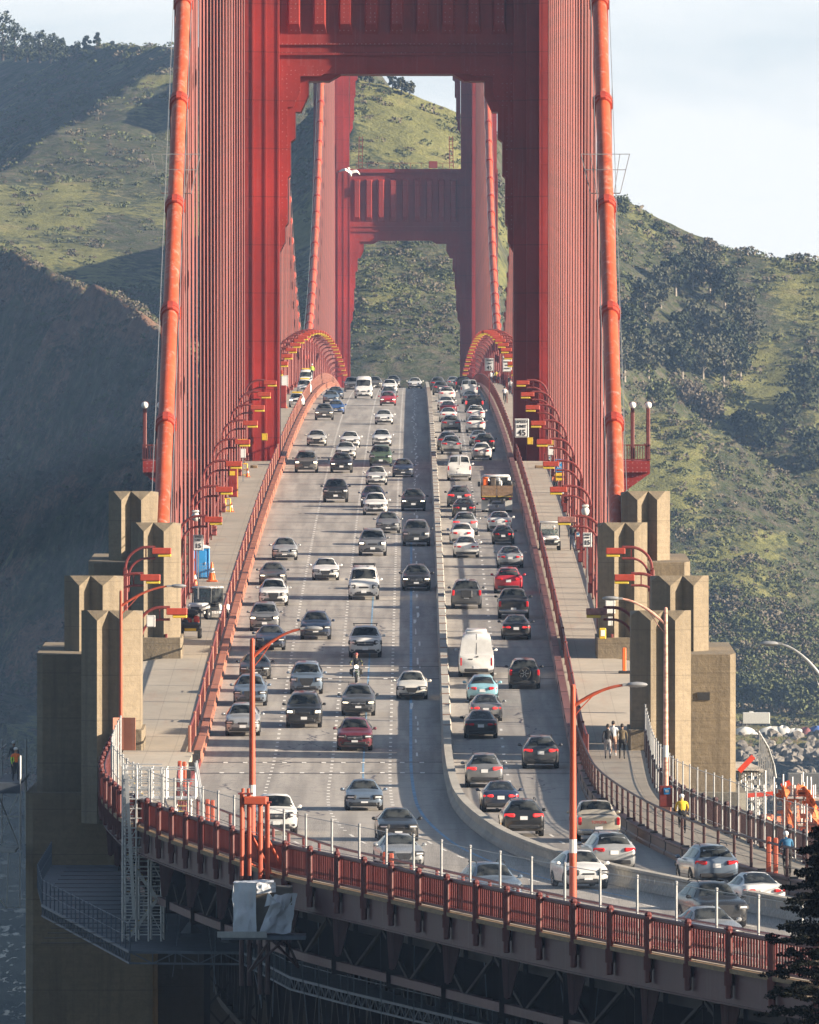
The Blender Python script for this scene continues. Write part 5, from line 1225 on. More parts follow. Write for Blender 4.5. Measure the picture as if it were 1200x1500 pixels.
# ------------------------------------------------------------------ stake bed work truck
def worktruck():
    x,Y,_=ground(728,751); t=thing('work_truck','orange boarded work truck loaded with gear, seen from behind','truck',group='northbound traffic'); L=7.2; Y+=L/2; put(t,x,Y,PI)
    b=MB(); b.cbox((0,-2.6,1.75),(2.2,1.9,2.0),.15); b.cbox((0,-3.75,1.2),(2.0,1.0,1.0),.15); b.build('cab',PAINT['white'],t,True)
    b=MB(); b.box((0,-1.635,2.2),(1.7,.03,.7)); b.build('rear_window',M_GLASS,t)
    b=MB(); b.box((0,.9,1.12),(2.45,5.2,.16)); b.box((-.45,.6,.85),(.14,6,.3)); b.box((.45,.6,.85),(.14,6,.3)); b.build('flatbed',M_DARK,t)
    wood=concrete('weathered_orange_board',(.24,.155,.095),lift=9,dark=.5)
    b=MB()
    for sg in(-1,1): b.box((sg*1.20,.9,1.65),(.05,5.1,.9))
    b.build('side_board',wood,t); b=MB()
    b.box((-.60,3.50,1.66),(1.15,.06,.85)); b.box((.60,3.50,1.66),(1.15,.06,.85)); b.build('tailboard',wood,t)
    b=MB(); b.box((-.62,3.55,1.25),(1.1,.05,.09)); b.box((.62,3.55,1.25),(1.1,.05,.09)); b.build('stripe_board',pm('dull_yellow',(.36,.25,.05),.6,0,.2,4.),t)
    rs=np.random.RandomState(9); cols=[M_DARK,M_GALV,M_GALV,M_DARK,M_CONE,M_TRUNK]; 
    for i in range(9):
        b=MB(); b.cbox((-1+2*rs.rand(),.2+3*rs.rand(),2.05+.35*rs.rand()),(.35+.5*rs.rand(),.5+.6*rs.rand(),.35+.4*rs.rand()),.08); b.build('load_item',cols[i%6],t,True)
    b=MB(); b.poly([(-1.1,3.1,2.1),(-1.1,3.1,2.75),(1.1,3.1,2.75),(1.1,3.1,2.1)],.03,5); b.build('load_rack',M_DARK,t)
    for sg in(-1,1):
        b=MB(); b.box((sg*.92,3.0,.55),(.55,.04,.75)); b.build('mud_flap',M_WHITE,t)
        for yy in(2.3,1.2): b=MB(); b.rev([(.3,-.22),(.48,-.24),(.5,-.18),(.5,.18),(.48,.24),(.3,.22)],(sg*.92,yy,.5),18,axis='X'); b.build('wheel',M_BLACK,t,True)
        b=MB(); b.rev([(.3,-.13),(.48,-.15),(.5,-.1),(.5,.1),(.48,.15),(.3,.13)],(sg*.95,-3.3,.5),18,axis='X'); b.build('wheel',M_BLACK,t,True)
        b=MB(); b.cbox((sg*1.05,3.53,1.07),(.22,.06,.10),.02); b.build('taillight',M_TAIL,t); b=MB(); b.cbox((sg*1.35,-2.9,2.0),(.18,.12,.4),.05); b.build('mirror',M_DARK,t)
    b=MB(); b.box((0,3.4,.72),(1.1,.12,.14)); b.cbox((0,3.4,.50),(.25,.2,.2),.04); b.build('hitch',M_DARK,t); b=MB(); b.box((.55,3.49,.62),(.32,.02,.16)); b.build('license_plate',M_PLATE,t)
worktruck()
# ------------------------------------------------------------------ twin-arm bridge lamps
def lampkit():
    # reaches toward +X; base at origin (top of kerb), head about 7 m up
    k={}
    b=MB(); b.cbox((0,0,.35),(.55,.55,.7),.06); b.cbox((0,0,3.0),(.30,.34,5.4),.05); b.box((0,0,5.75),(.2,.62,.12)); k['post']=b.mesh('post'); k['post'].materials.append(M_DKRED)
    b=MB(); P=[(0,0,5.0)]
    for a in np.linspace(PI,PI/2,9): P.append((1.25+1.25*math.cos(a),-.0,5.75+1.25*math.sin(a)))
    P.append((1.75,0,7.0)); b.poly(P,.085,6)
    P=[(.16,0,4.4)]
    for a in np.linspace(PI,PI/2,9): P.append((1.25+1.05*math.cos(a),0,5.30+1.05*math.sin(a)))
    P.append((1.75,0,6.35)); b.poly(P,.07,6); b.box((1.2,0,6.67),(.07,.07,.7)); k['arm']=b.mesh('curved_arm',True); k['arm'].materials.append(M_DKRED)
    b=MB(); b.cbox((2.12,0,6.78),(1.12,.62,.36),.03); k['box']=b.mesh('lamp_box'); k['box'].materials.append(M_LAMPR)
    b=MB(); b.cbox((2.28,0,6.52),(.78,.50,.17),.03); k['lens']=b.mesh('lens'); k['lens'].materials.append(M_LAMPY)
    return k
LK=lampkit()
def bridge_lamp(x,Y,sg,label,group,dz=0,faded=False):
    t=thing('bridge_lamp',label,'street lamp',(x,Y,zd(Y)+CURB+dz),0 if sg<0 else PI,group)
    link('post',LK['post'],t); link('curved_arm',LK['arm'],t); o=link('lamp_box',LK['box'],t); link('lens',LK['lens'],t)
    if faded: o.material_slots[0].link='OBJECT'; o.material_slots[0].material=pm('lamp_box_faded',(.30,.14,.12),.7,0,.5,3.)
ORDN=['first','second','third','fourth','fifth','sixth','seventh','eighth']
for sg,sd in((-1,'left'),(1,'right')):
    for i in range(8):
        bridge_lamp(sg*13.05,802+45.72*i,sg,'twin pipe arm lamp, %s one beyond the far %s pylon, counted toward the near tower'%(ORDN[i],sd),'twin arm lamps of the %s near span'%sd,faded=(sg>0 and i==0))
    for i in range(26): 
        bridge_lamp(sg*12.95,1168+45.72*i,sg,'twin pipe arm lamp in the arching row beyond the near tower on the %s'%sd,'twin arm lamps of the %s main span'%sd)
    bridge_lamp(sg*15.35,756,sg,'twin pipe arm lamp in front of the far %s pylon, upper of two'%sd,'twin arm lamps between the %s pylons'%sd,.3)
    bridge_lamp(sg*15.25,718,sg,'twin pipe arm lamp behind the near %s pylon, its head below another'%sd,'twin arm lamps between the %s pylons'%sd,.75)
    bridge_lamp(sg*13.45,700,sg,'twin pipe arm lamp beside the inner shaft of the near %s pylon'%sd,'twin arm lamps between the %s pylons'%sd,-.15,faded=(sg>0))
# ------------------------------------------------------------------ tall orange road lights
def road_light(px,pyt,Y,zb,armpx,armpy,label,mat=M_POLE,armY=0,sleeve=True,dia=.13,mat2=None):
    X,_,zt=at(px,pyt,Y); t=thing('road_light',label,'street light',(X,Y,zb)); H=zt-zb
    b=MB(); b.poly([(0,0,0),(0,0,H*.5),(0,0,H)],[dia*1.15,dia,dia*.78],10); b.cbox((0,0,.2),(.5,.5,.4),.05); b.ball((0,0,H),dia*.8,8,5); b.build('pole',mat,t,True)
    ax,_,az=at(armpx,armpy,Y); dx,dz=ax-X,az-zt; h0=H-.75; b=MB(); P=[]
    for u in np.linspace(0,1,9): P.append((dx*u*.84,0,h0+(dz+.70)*(1-(1-u)**1.9)))
    b.poly(P,[.075]*4+[.06]*3+[.05]*2,8); 
    b.poly([(0,0,h0-.45),(dx*.12,0,h0-.05),(dx*.30,0,P[3][2]-.05)],.022,5); b.build('arm',mat2 or mat,t,True)
    s=1 if dx>0 else -1; b=MB(); b.ball((dx*.93,0,h0+dz+.70),(.42,.16,.11),12,7); b.box((dx*.80,0,h0+dz+.70),(.4,.13,.10)); b.build('lamp_head',M_GALV,t,True)
    if sleeve: b=MB(); b.tube((0,0,H*.27),(0,0,H*.33),dia*1.12,10); b.build('sleeve',M_WHITE,t)
    return t
M_CHIP=pm('chipped_paint',(.66,.34,.26),.6,0,.5,3.,stretch=(1,1,2.2))
road_light(369.5,938,551,60.1,466,919,'orange road light rising behind the white wrapped enclosure, arm curving right')
road_light(839.5,1006,490,60.1,940,1001,'orange road light in the curve beside the white hatchback')
p3=road_light(177,867,681,61,268,857,'thin orange road light with a steel box, before the near left pylon',sleeve=False,dia=.10)
b=MB(); z=at(0,1075,681)[2]-61
b.box((-.22,-.35,z),(.45,.08,1.72),rz=.5); b.box((.42,-.35,z),(.72,.08,1.72),rz=-.15); b.box((0,-.2,z),(.9,.3,1.6)); b.build('steel_shroud',M_ORANGE,p3)
p4=road_light(975.5,892,608,60.1,889,875,'chipped red and white road light standing by the cyclists, arm curving left',mat=M_CHIP,dia=.11,mat2=M_CHIP)
b=MB(); b.cbox((0,-.1,.75),(.62,.4,1.0),.04); b.build('base_cabinet',M_DKRED,p4); b=MB(); b.box((0.05,-.31,1.0),(.30,.02,.30)); b.build('phone_sign',M_SIGNB,p4); b=MB(); b.box((0.05,-.325,1.0),(.16,.015,.12)); b.build('phone_symbol',M_SIGNW,p4)
road_light(1212,978,540,60.1,1121,941,'road light at the right edge with only its pale arm in view',mat=M_CHIP,dia=.11,mat2=M_GALV)
# ------------------------------------------------------------------ signs
def sign(name,px,py,Y,w,h,lines,label,mat=M_SIGNW,post=None,tmat=None,cat='sign',border=True):
    x,_,z=at(px,py,Y); t=thing(name,label,cat,(x,Y,z))
    b=MB(); b.cbox((0,0,0),(w,.05,h),.02); b.build('panel',mat,t)
    if border:
        b=MB(); e=.05*min(w,h)
        for s2 in(-1,1): b.box((s2*(w/2-1.3*e),-.03,0),(e*.55,.012,h-2*e)); b.box((0,-.03,s2*(h/2-1.3*e)),(w-2*e-e*.6,.012,e*.55))
        b.build('border',tmat or M_TEXT,t)
    for s_,sz,dz in lines: text(s_,sz,(0,-.035,dz),t,'lettering',tmat or M_TEXT)
    if post: b=MB(); b.box((0,.07,-h/2-post/2+.3),(.09,.07,post+.6)); b.build('post',M_GALV if post<3.5 else M_DKRED,t)
    return t
sign('speed_limit_sign',764.5,627,1127.2,1.22,1.62,[('SPEED',.34,.54),('LIMIT',.34,.14),('45',.72,-.42)],'white speed limit 45 sign on the shaded right leg of the near tower')
sign('speed_limit_sign',717,534,1395,1.0,1.35,[('SPEED',.27,.44),('LIMIT',.27,.12),('45',.60,-.35)],'smaller white speed limit 45 sign beyond the near tower on the right',post=6.)
sign('lane_rule_sign',743,533,1400,1.0,1.7,[('SLOWER',.22,.55),('TRAFFIC',.22,.2),('KEEP',.22,-.15),('RIGHT',.22,-.5)],'white sign with four lines of text beyond the near tower on the right',post=6.)
sign('speed_limit_sign',290.5,795,803,.62,.98,[('SPEED',.15,.36),('LIMIT',.15,.16),('15',.40,-.2)],'white speed limit 15 sign above the blue portable toilet',post=3.)
sign('speed_limit_sign',860.5,791,800,.55,.9,[('SPEED',.13,.32),('LIMIT',.13,.15),('15',.38,-.17)],'white speed limit 15 sign on the right sidewalk edge by the far pylon',post=3.)
sign('call_sign',824,682,1010,1.05,1.0,[('511',.30,.26),('CALL 511',.20,-.12),('TOLL FREE',.15,-.36)],'blue call 511 sign over a yellow plate on the right sidewalk edge',M_SIGNB,post=7.,tmat=M_SIGNW,border=False)
sign('toll_sign',824,698.5,1010,1.05,.58,[('TOLL PAY',.20,0)],'yellow toll sign plate under the blue call sign',M_YEL,border=False)
sign('yellow_notice',803,648,1076,.85,.48,[],'yellow notice plate beside the right leg of the near tower',M_YEL)
sign('yellow_notice',355,647.5,1076,.85,.48,[],'yellow notice plate beside the left leg of the near tower',M_YEL)
sign('small_yellow_sign',387.5,640,1127.5,.50,.62,[],'small yellow warning plate on the left leg of the near tower',M_YEL)
sign('small_yellow_sign',776.5,646,1127.5,.50,.62,[],'small yellow warning plate under the speed limit sign on the right leg',M_YEL)
sign('walk_sign',806.5,660,1060,.42,.75,[],'small white notice on a post near the right leg of the tower',post=2.2)
sign('walk_sign',356,664,1060,.42,.75,[],'small white notice on a post near the left leg of the tower',post=2.2)
sign('walk_sign',417,558,1420,.75,1.2,[],'small white and blue notice at the railing beyond the left tower leg',post=3.)
sign('notice_board',894,888,769.6,.58,.9,[],'white notice board high on the inner shaft of the far right pylon')
sign('notice_board',894,910,769.6,.28,.55,[],'small white and blue notice on the far right pylon beneath another notice')
yb=thing('call_box','yellow call box on the far right pylon','call box',at(883,928,769.4)); b=MB(); b.cbox((0,0,0),(.40,.22,.66),.04); b.build('case',M_YEL,yb); b=MB(); b.cbox((0,-.115,.02),(.24,.03,.36),.02); b.build('door',M_SIGNW,yb)
sign('notice_board',221,910,683,.46,.62,[],'white notice plate between the two left pylons')
# ------------------------------------------------------------------ sidewalk clutter
def cone(px,py,dz,label,h=.75,grp='traffic cones'):
    x,Y,z=ground(px,py,CURB); t=thing('traffic_cone',label,'traffic cone',(x,Y,z),0,grp); s=h/.75
    b=MB(); b.cbox((0,0,.03*s),(.42*s,.42*s,.06*s),.02); b.build('foot',M_CONE,t); b=MB(); b.rev([(.15*s,.06*s),(.03*s,.75*s)],(0,0,0),12); b.build('body',M_CONE,t,True); b=MB(); b.rev([(.106*s,.34*s),(.075*s,.52*s)],(0,0,0),12); b.build('reflective_band',M_WHITE,t)
cone(310.5,853,0,'tall orange traffic cone right of the blue portable toilet',1.3); cone(285,859,0,'orange traffic cone in front of the blue portable toilet',1.0); cone(339,750,0,'orange traffic cone beside the lower yellow stand'); cone(363,699,0,'orange traffic cone beside the yellow stand at the left tower leg'); cone(418,598,0,'orange traffic cone by the red hut beyond the left tower leg',.9)
def toilet():
    x,Y,z=ground(295,849,CURB); t=thing('portable_toilet','blue portable toilet with a white domed roof on the left sidewalk','portable toilet',(x,Y+.6,z))
    b=MB(); b.cbox((0,0,1.05),(1.10,1.15,2.0),.06); 
    for sx in(-.5,.5): b.cbox((sx,-.56,1.05),(.09,.09,1.95),.03)
    b.build('cabin',M_BLUE,t); b=MB(); P=[]
    for u in np.linspace(0,1,6): a=u*PI/2; P.append([(.58*math.cos(a)*c+0,.6*math.cos(a)*d,2.05+.24*math.sin(a)) for c,d in((-1,-1),(0,-1),(1,-1),(1,0),(1,1),(0,1),(-1,1),(-1,0))])
    b.grid(P,closed=True); b.build('roof',M_WHITE,t,True); b=MB(); b.cbox((0,-.585,1.0),(.66,.04,1.75),.02); d=b.build('door',pm('door_blue',(.04,.30,.68),.45,0,.08,2.),t); b=MB(); b.cbox((.26,-.62,1.05),(.05,.04,.16),.01); b.build('handle',M_WHITE,d)
    b=MB(); b.box((0,0,.03),(1.16,1.2,.06)); b.build('skid',M_DARK,t)
    g=thing('wire_crate','open wire crate panel standing before the portable toilet','wire crate',(x+.25,Y-.4,z)); b=MB()
    for q in range(6): b.tube((-.28+.112*q,0,.05),(-.28+.112*q,0,1.05),.012,4); b.tube((-.28,0,.05+.2*q),(.28,0,.05+.2*q),.012,4)
    b.build('grid',M_GALV,g)
toilet()
def stand(px,py,label,w=.7,h=1.0):
    x,Y,z=ground(px,py,CURB); t=thing('yellow_stand',label,'work stand',(x,Y,z)); b=MB()
    for sx in(-1,0,1):
        for sy in(-.3,.3): b.tube((sx*w/2,sy,0),(sx*w/2,sy,h),.05,5)
    for zz in(.08,h*.5,h):
        b.tube((-w/2,-.3,zz),(w/2,-.3,zz),.05,5); b.tube((-w/2,.3,zz),(w/2,.3,zz),.05,5)
    b.build('frame',M_YEL,t)
stand(330.5,750,'yellow tube stand on the left sidewalk, lower of two'); stand(356,697,'yellow tube stand on the left sidewalk close to the tower leg')
def cabinet(px,py,w,h,label,mat=M_TOWER,plate=True):
    x,Y,z=ground(px,py,CURB); t=thing('steel_cabinet',label,'cabinet',(x,Y,z)); b=MB(); b.cbox((0,0,h/2),(w,.9,h),.04); b.box((0,-.46,h*.42),(w*.96,.03,.04)); b.build('case',mat,t)
    if plate: b=MB(); b.box((-.05,-.47,h*.72),(.42,.02,.34)); b.build('notice',M_YEL,t); b=MB(); b.box((w/2+.03,-.3,h/2),(.05,.2,h)); b.build('edge_stripe',M_YEL,t)
cabinet(341.5,728,.68,2.6,'tall red steel cabinet with a yellow plate on the left sidewalk'); cabinet(414,598,.8,2.4,'red hut with a barred window beyond the left tower leg',plate=False)
def planks():
    for i,(px,py,lb) in enumerate([(372,686,'thin timber sill at the foot of the left leg of the near tower'),(800,686,'timber step at the foot of the right leg of the near tower')]):
        x,Y,z=ground(px,py,CURB); b=MB(); b.cbox((0,0,.12),(1.9 if i else .6,.5,.24),.03); o=b.build('timber_step',M_WOOD,loc=(x,Y,z)); tag(o,lb,'timber step')
planks()
def chevron(px,py,label,n=4):
    x,Y,z=ground(px,py,CURB); t=thing('striped_barrier',label,'barrier'); P0=Vector(at(px,py-16,Y)); 
    b=MB(); w=MB(); 
    for i in range(9):
        p=(P0.x-.02*i,Y+i*1.9,zd(Y+i*1.9)+CURB+.55); (b if i%2 else w).box(p,(.07,1.8,.32))
    w.build('white_panels',M_SIGNW,t); b.build('red_panels',M_BRT,t)
# ------------------------------------------------------------------ small work vehicles
def atv_wheel(t,x,y,r=.33,w=.26):
    b=MB(); b.rev([(r*.5,-w/2),(r*.95,-w/2),(r,-w*.35),(r,w*.35),(r*.95,w/2),(r*.5,w/2)],(0,0,0),16,axis='X'); o=b.build('wheel',M_BLACK,t,True,loc=(x,y,r)); b=MB(); b.rev([(.02,-w*.52),(r*.5,-w*.48),(r*.5,w*.48),(.02,w*.52)],(0,0,0),12,axis='X'); b.build('rim',M_GALV,o)
def cart(px,py,rz,label,col=None,vest=False):
    x,Y,z=ground(px,py,CURB); t=thing('utility_cart',label,'utility cart',(x,Y+1.3*math.cos(rz),z),rz,None); P=PAINT['white']
    b=MB(); b.cbox((0,-1.05,.80),(1.30,.85,.46),.14); b.cbox((0,.95,.72),(1.36,1.2,.40),.06); b.box((0,0,.42),(1.3,2.9,.16)); b.build('body',P,t,True)
    b=MB(); b.cbox((0,.0,1.98),(1.46,1.55,.12),.05); b.build('roof',P,t,True); b=MB()
    for sx in(-.68,.68):
        b.tube((sx,-.72,.95),(sx,-.66,1.95),.04,6); b.tube((sx,.68,.85),(sx,.68,1.95),.04,6)
    b.build('frame',M_DARK,t); b=MB(); b.add([(-.66,-.74,1.02),(.66,-.74,1.02),(.66,-.67,1.92),(-.66,-.67,1.92)],[(0,1,2,3)]); 
    gm=mesh_mat('cart_screen_'+str(px),(.45,.55,.55),.22) ; b.build('windscreen',gm,t); b=MB(); b.cbox((0,.15,.85),(1.2,.5,.18),.05); b.cbox((0,.42,1.2),(1.2,.14,.6),.05); b.build('seat',M_DARK,t)
    b=MB(); b.cbox((0,-1.5,.66),(.62,.08,.24),.03); b.build('grille',M_DARK,t); b=MB(); b.cbox((0,-1.48,.46),(1.2,.12,.14),.04); b.build('bumper',M_DARK,t)
    for sx in(-1,1):
        b=MB(); b.ball((sx*.47,-1.45,.82),(.12,.08,.12),10,6); b.build('headlight',M_HEADL,t,True)
        for yy in(-.98,.98): atv_wheel(t,sx*.62,yy)
    return t
CART=cart(806,807,0,'white utility cart driving toward the camera on the right sidewalk')
CARTL=cart(304,908,-.55,'white utility cart with a cab parked on the left sidewalk',)
b=MB(); b.cbox((0,0,1.45),(1.34,1.3,.95),.04); o=b.build('cab_side',M_GLASS,CARTL)
def loaded_quad():
    x,Y,z=ground(279,936,CURB); t=thing('loaded_buggy','black work buggy piled with red gear beside the far left pylon','work buggy',(x,Y+1.2,z)); b=MB(); b.cbox((0,0,.62),(1.2,2.3,.34),.08); b.cbox((0,-.95,.85),(1.1,.5,.3),.08); b.build('body',PAINT['black'],t,True)
    b=MB(); 
    for sx in(-.58,.58):
        for yy in(-.4,.9): b.tube((sx,yy,.7),(sx,yy,1.75),.035,6)
        b.tube((sx,-.4,1.75),(sx,.9,1.75),.035,6)
    for yy in(-.4,.9): b.tube((-.58,yy,1.75),(.58,yy,1.75),.035,6)
    b.build('roll_cage',M_DARK,t)
    for i,(a,c,d,m) in enumerate([((-.2,.3,1.05),(.55,.5,.4),.1,M_BRT),((.35,.1,1.15),(.35,.5,.5),.1,M_BRT),((-.35,-.3,1.0),(.4,.4,.35),.08,M_DARK),((0,.8,1.0),(.9,.5,.35),.08,PAINT['green']),((.1,.0,1.55),(.7,.6,.25),.06,M_DARK)]):
        b=MB(); b.cbox(a,c,d); b.build('gear',m,t,True)
    b=MB(); b.box((0,-1.17,.55),(.7,.05,.16)); b.build('stripe_board',M_YEL,t)
    for sx in(-1,1):
        for yy in(-.85,.85): atv_wheel(t,sx*.55,yy,.30,.24)
loaded_quad()
def farwork(px,py,label,col,beac=True,kind='van'):
    c=None
    lb=lib(kind); s=lb['_s']; x,Y,z=ground(px,py,CURB); t=thing('service_truck',label,'service truck',(x,Y+s.L/2*.8,z),0,'service trucks on the left sidewalk'); t.scale=(.82,)*3
    for nm,key,m in(('body','body',PAINT[col]),('windscreen','windscreen',None),('side_window','side_window_r',None),('side_window','side_window_l',None),('grille','grille_0',None),('headlight','headlight_r',M_HEADON if beac else M_HEADL),('headlight','headlight_l',M_HEADON if beac else M_HEADL)):
        o=link(nm,lb[key],t)
        if m: o.material_slots[0].link='OBJECT'; o.material_slots[0].material=m
    wa,wb=wheel_meshes(s.d['wr'])
    for wt in s.d['wheels']:
        for sg in(-1,1): w_=link('wheel',wa,t,(sg*(s.W/2-.08),(wt-.5)*s.L,s.d['wr'])); link('rim',wb,w_)
    b=MB(); b.cbox((0,-.6,s.f[3](.4)+.12),(1.3,.35,.18),.05); b.build('light_bar',M_YEL,t)
farwork(435,597,'small white service truck with lit lamps on the left sidewalk past the tower','white',True,'pickup'); farwork(446,578,'white service truck between two others on the left sidewalk','white',False,'van'); farwork(448,566,'farthest white service truck with a yellow roof bar on the left sidewalk','white',False,'hivan')
# white column barrels by near right pylon
def barrel():
    x,Y,z=ground(910,988,CURB); t=thing('white_barrier_panel','tall white plastic panel with a red end beside the near right pylon','barrier',(x+.4,Y,z)); b=MB(); b.cbox((.35,0,1.5),(.42,.35,2.9),.08); b.build('panel',M_WHITE,t); b=MB(); b.cbox((-.22,-.1,.75),(.22,.3,1.5),.04); b.build('red_end',M_CONE,t); b=MB(); b.cbox((-.1,0,.08),(.9,.6,.16),.03); b.build('foot',M_DARK,t)
barrel()
# globe cameras on posts
def cam_globe(px,py,Y,label):
    x,_,z=at(px,py,Y); t=thing('camera_globe',label,'camera',(x,Y,z)); b=MB(); b.ball((0,0,0),(.26,.26,.30),12,8); b.cbox((0,0,.34),(.44,.44,.16),.05); b.build('housing',M_WHITE,t,True); b=MB(); b.tube((0,.05,-3.6),(0,.05,-.2),.05,6); b.build('post',M_DKRED,t)
cam_globe(286.5,757,812,'white camera globe above the left sidewalk beside the hangers'); cam_globe(857.5,749,815,'white camera globe above the right sidewalk beside the hangers')
# tower side platforms with globe lamps
def platform(sg,label):
    t=thing('tower_platform',label,'platform',(0,0,0)); b=MB(); x0,x1=17.3,21.9; z=73.5
    b.box((sg*(x0+x1)/2,1132,z),(x1-x0,24,.35)); b.box((sg*(x0+x1)/2,1119.8,z-.45),(x1-x0,.3,.7)); b.prism([(sg*x0,z-.2),(sg*x1,z-.2),(sg*x1,z-.9),(sg*x0,z-4.2)],1120,1120.5,axis='Y'); b.prism([(sg*x0,z-.2),(sg*x1,z-.2),(sg*x1,z-.9),(sg*x0,z-4.2)],1143,1143.5,axis='Y'); b.build('deck',M_TOWER,t)
    b=MB()
    for zz in(.1,1.35): b.box((sg*(x0+x1)/2,1120.2,z+.2+zz),(x1-x0,.1,.12)); b.box((sg*x1,1132,z+.2+zz),(.1,24,.12))
    for x in np.arange(x0,x1+.01,.22): b.box((sg*x,1120.2,z+.9),(.06,.06,1.3))
    for y in np.arange(1120.2,1144,.4): b.box((sg*x1,y,z+.9),(.06,.06,1.3))
    b.build('railing',M_RED,t)
    for i,(x,y) in enumerate(((x1-.15,1120.6),(x1-1.5,1120.6),(x0+.9,1143))):
        s=thing('platform_lamp','globe lamp on a red column, %s on the %s tower platform'%(('outer front one','inner front one','rear one')[i],'left' if sg<0 else 'right'),'lamp',(sg*x,y,z+.2)); b=MB(); b.cbox((0,0,2.4),(.34,.34,4.8),.06); b.cbox((0,0,4.9),(.62,.62,.4),.12); b.build('column',M_RED,s); b=MB(); b.ball((0,-.28,4.8),(.30,.30,.30),12,8); b.build('globe',M_SIGNW,s,True)
platform(-1,'red railed platform hanging outside the left leg of the near tower'); platform(1,'red railed platform hanging outside the right leg of the near tower')
# posts with small notices along the right sidewalk edge
for i,(px,py,lb) in enumerate([(806,691,'first'),(817,722,'second'),(825,742,'third'),(847,807,'fourth'),(890,880,'fifth')]):
    x,Y,z=ground(px,py,CURB); t=thing('bollard_post','dark red post with a small blue and white plate, %s along the right sidewalk'%lb,'post',(x,Y,z)); b=MB(); b.cbox((0,0,.75),(.28,.28,1.5),.04); b.build('post',M_DKRED,t); b=MB(); b.box((0,-.15,1.15),(.24,.02,.32)); b.build('plate',M_SIGNW,t); b=MB(); b.box((0,-.165,1.15),(.14,.015,.14)); b.build('symbol',M_SIGNB,t)
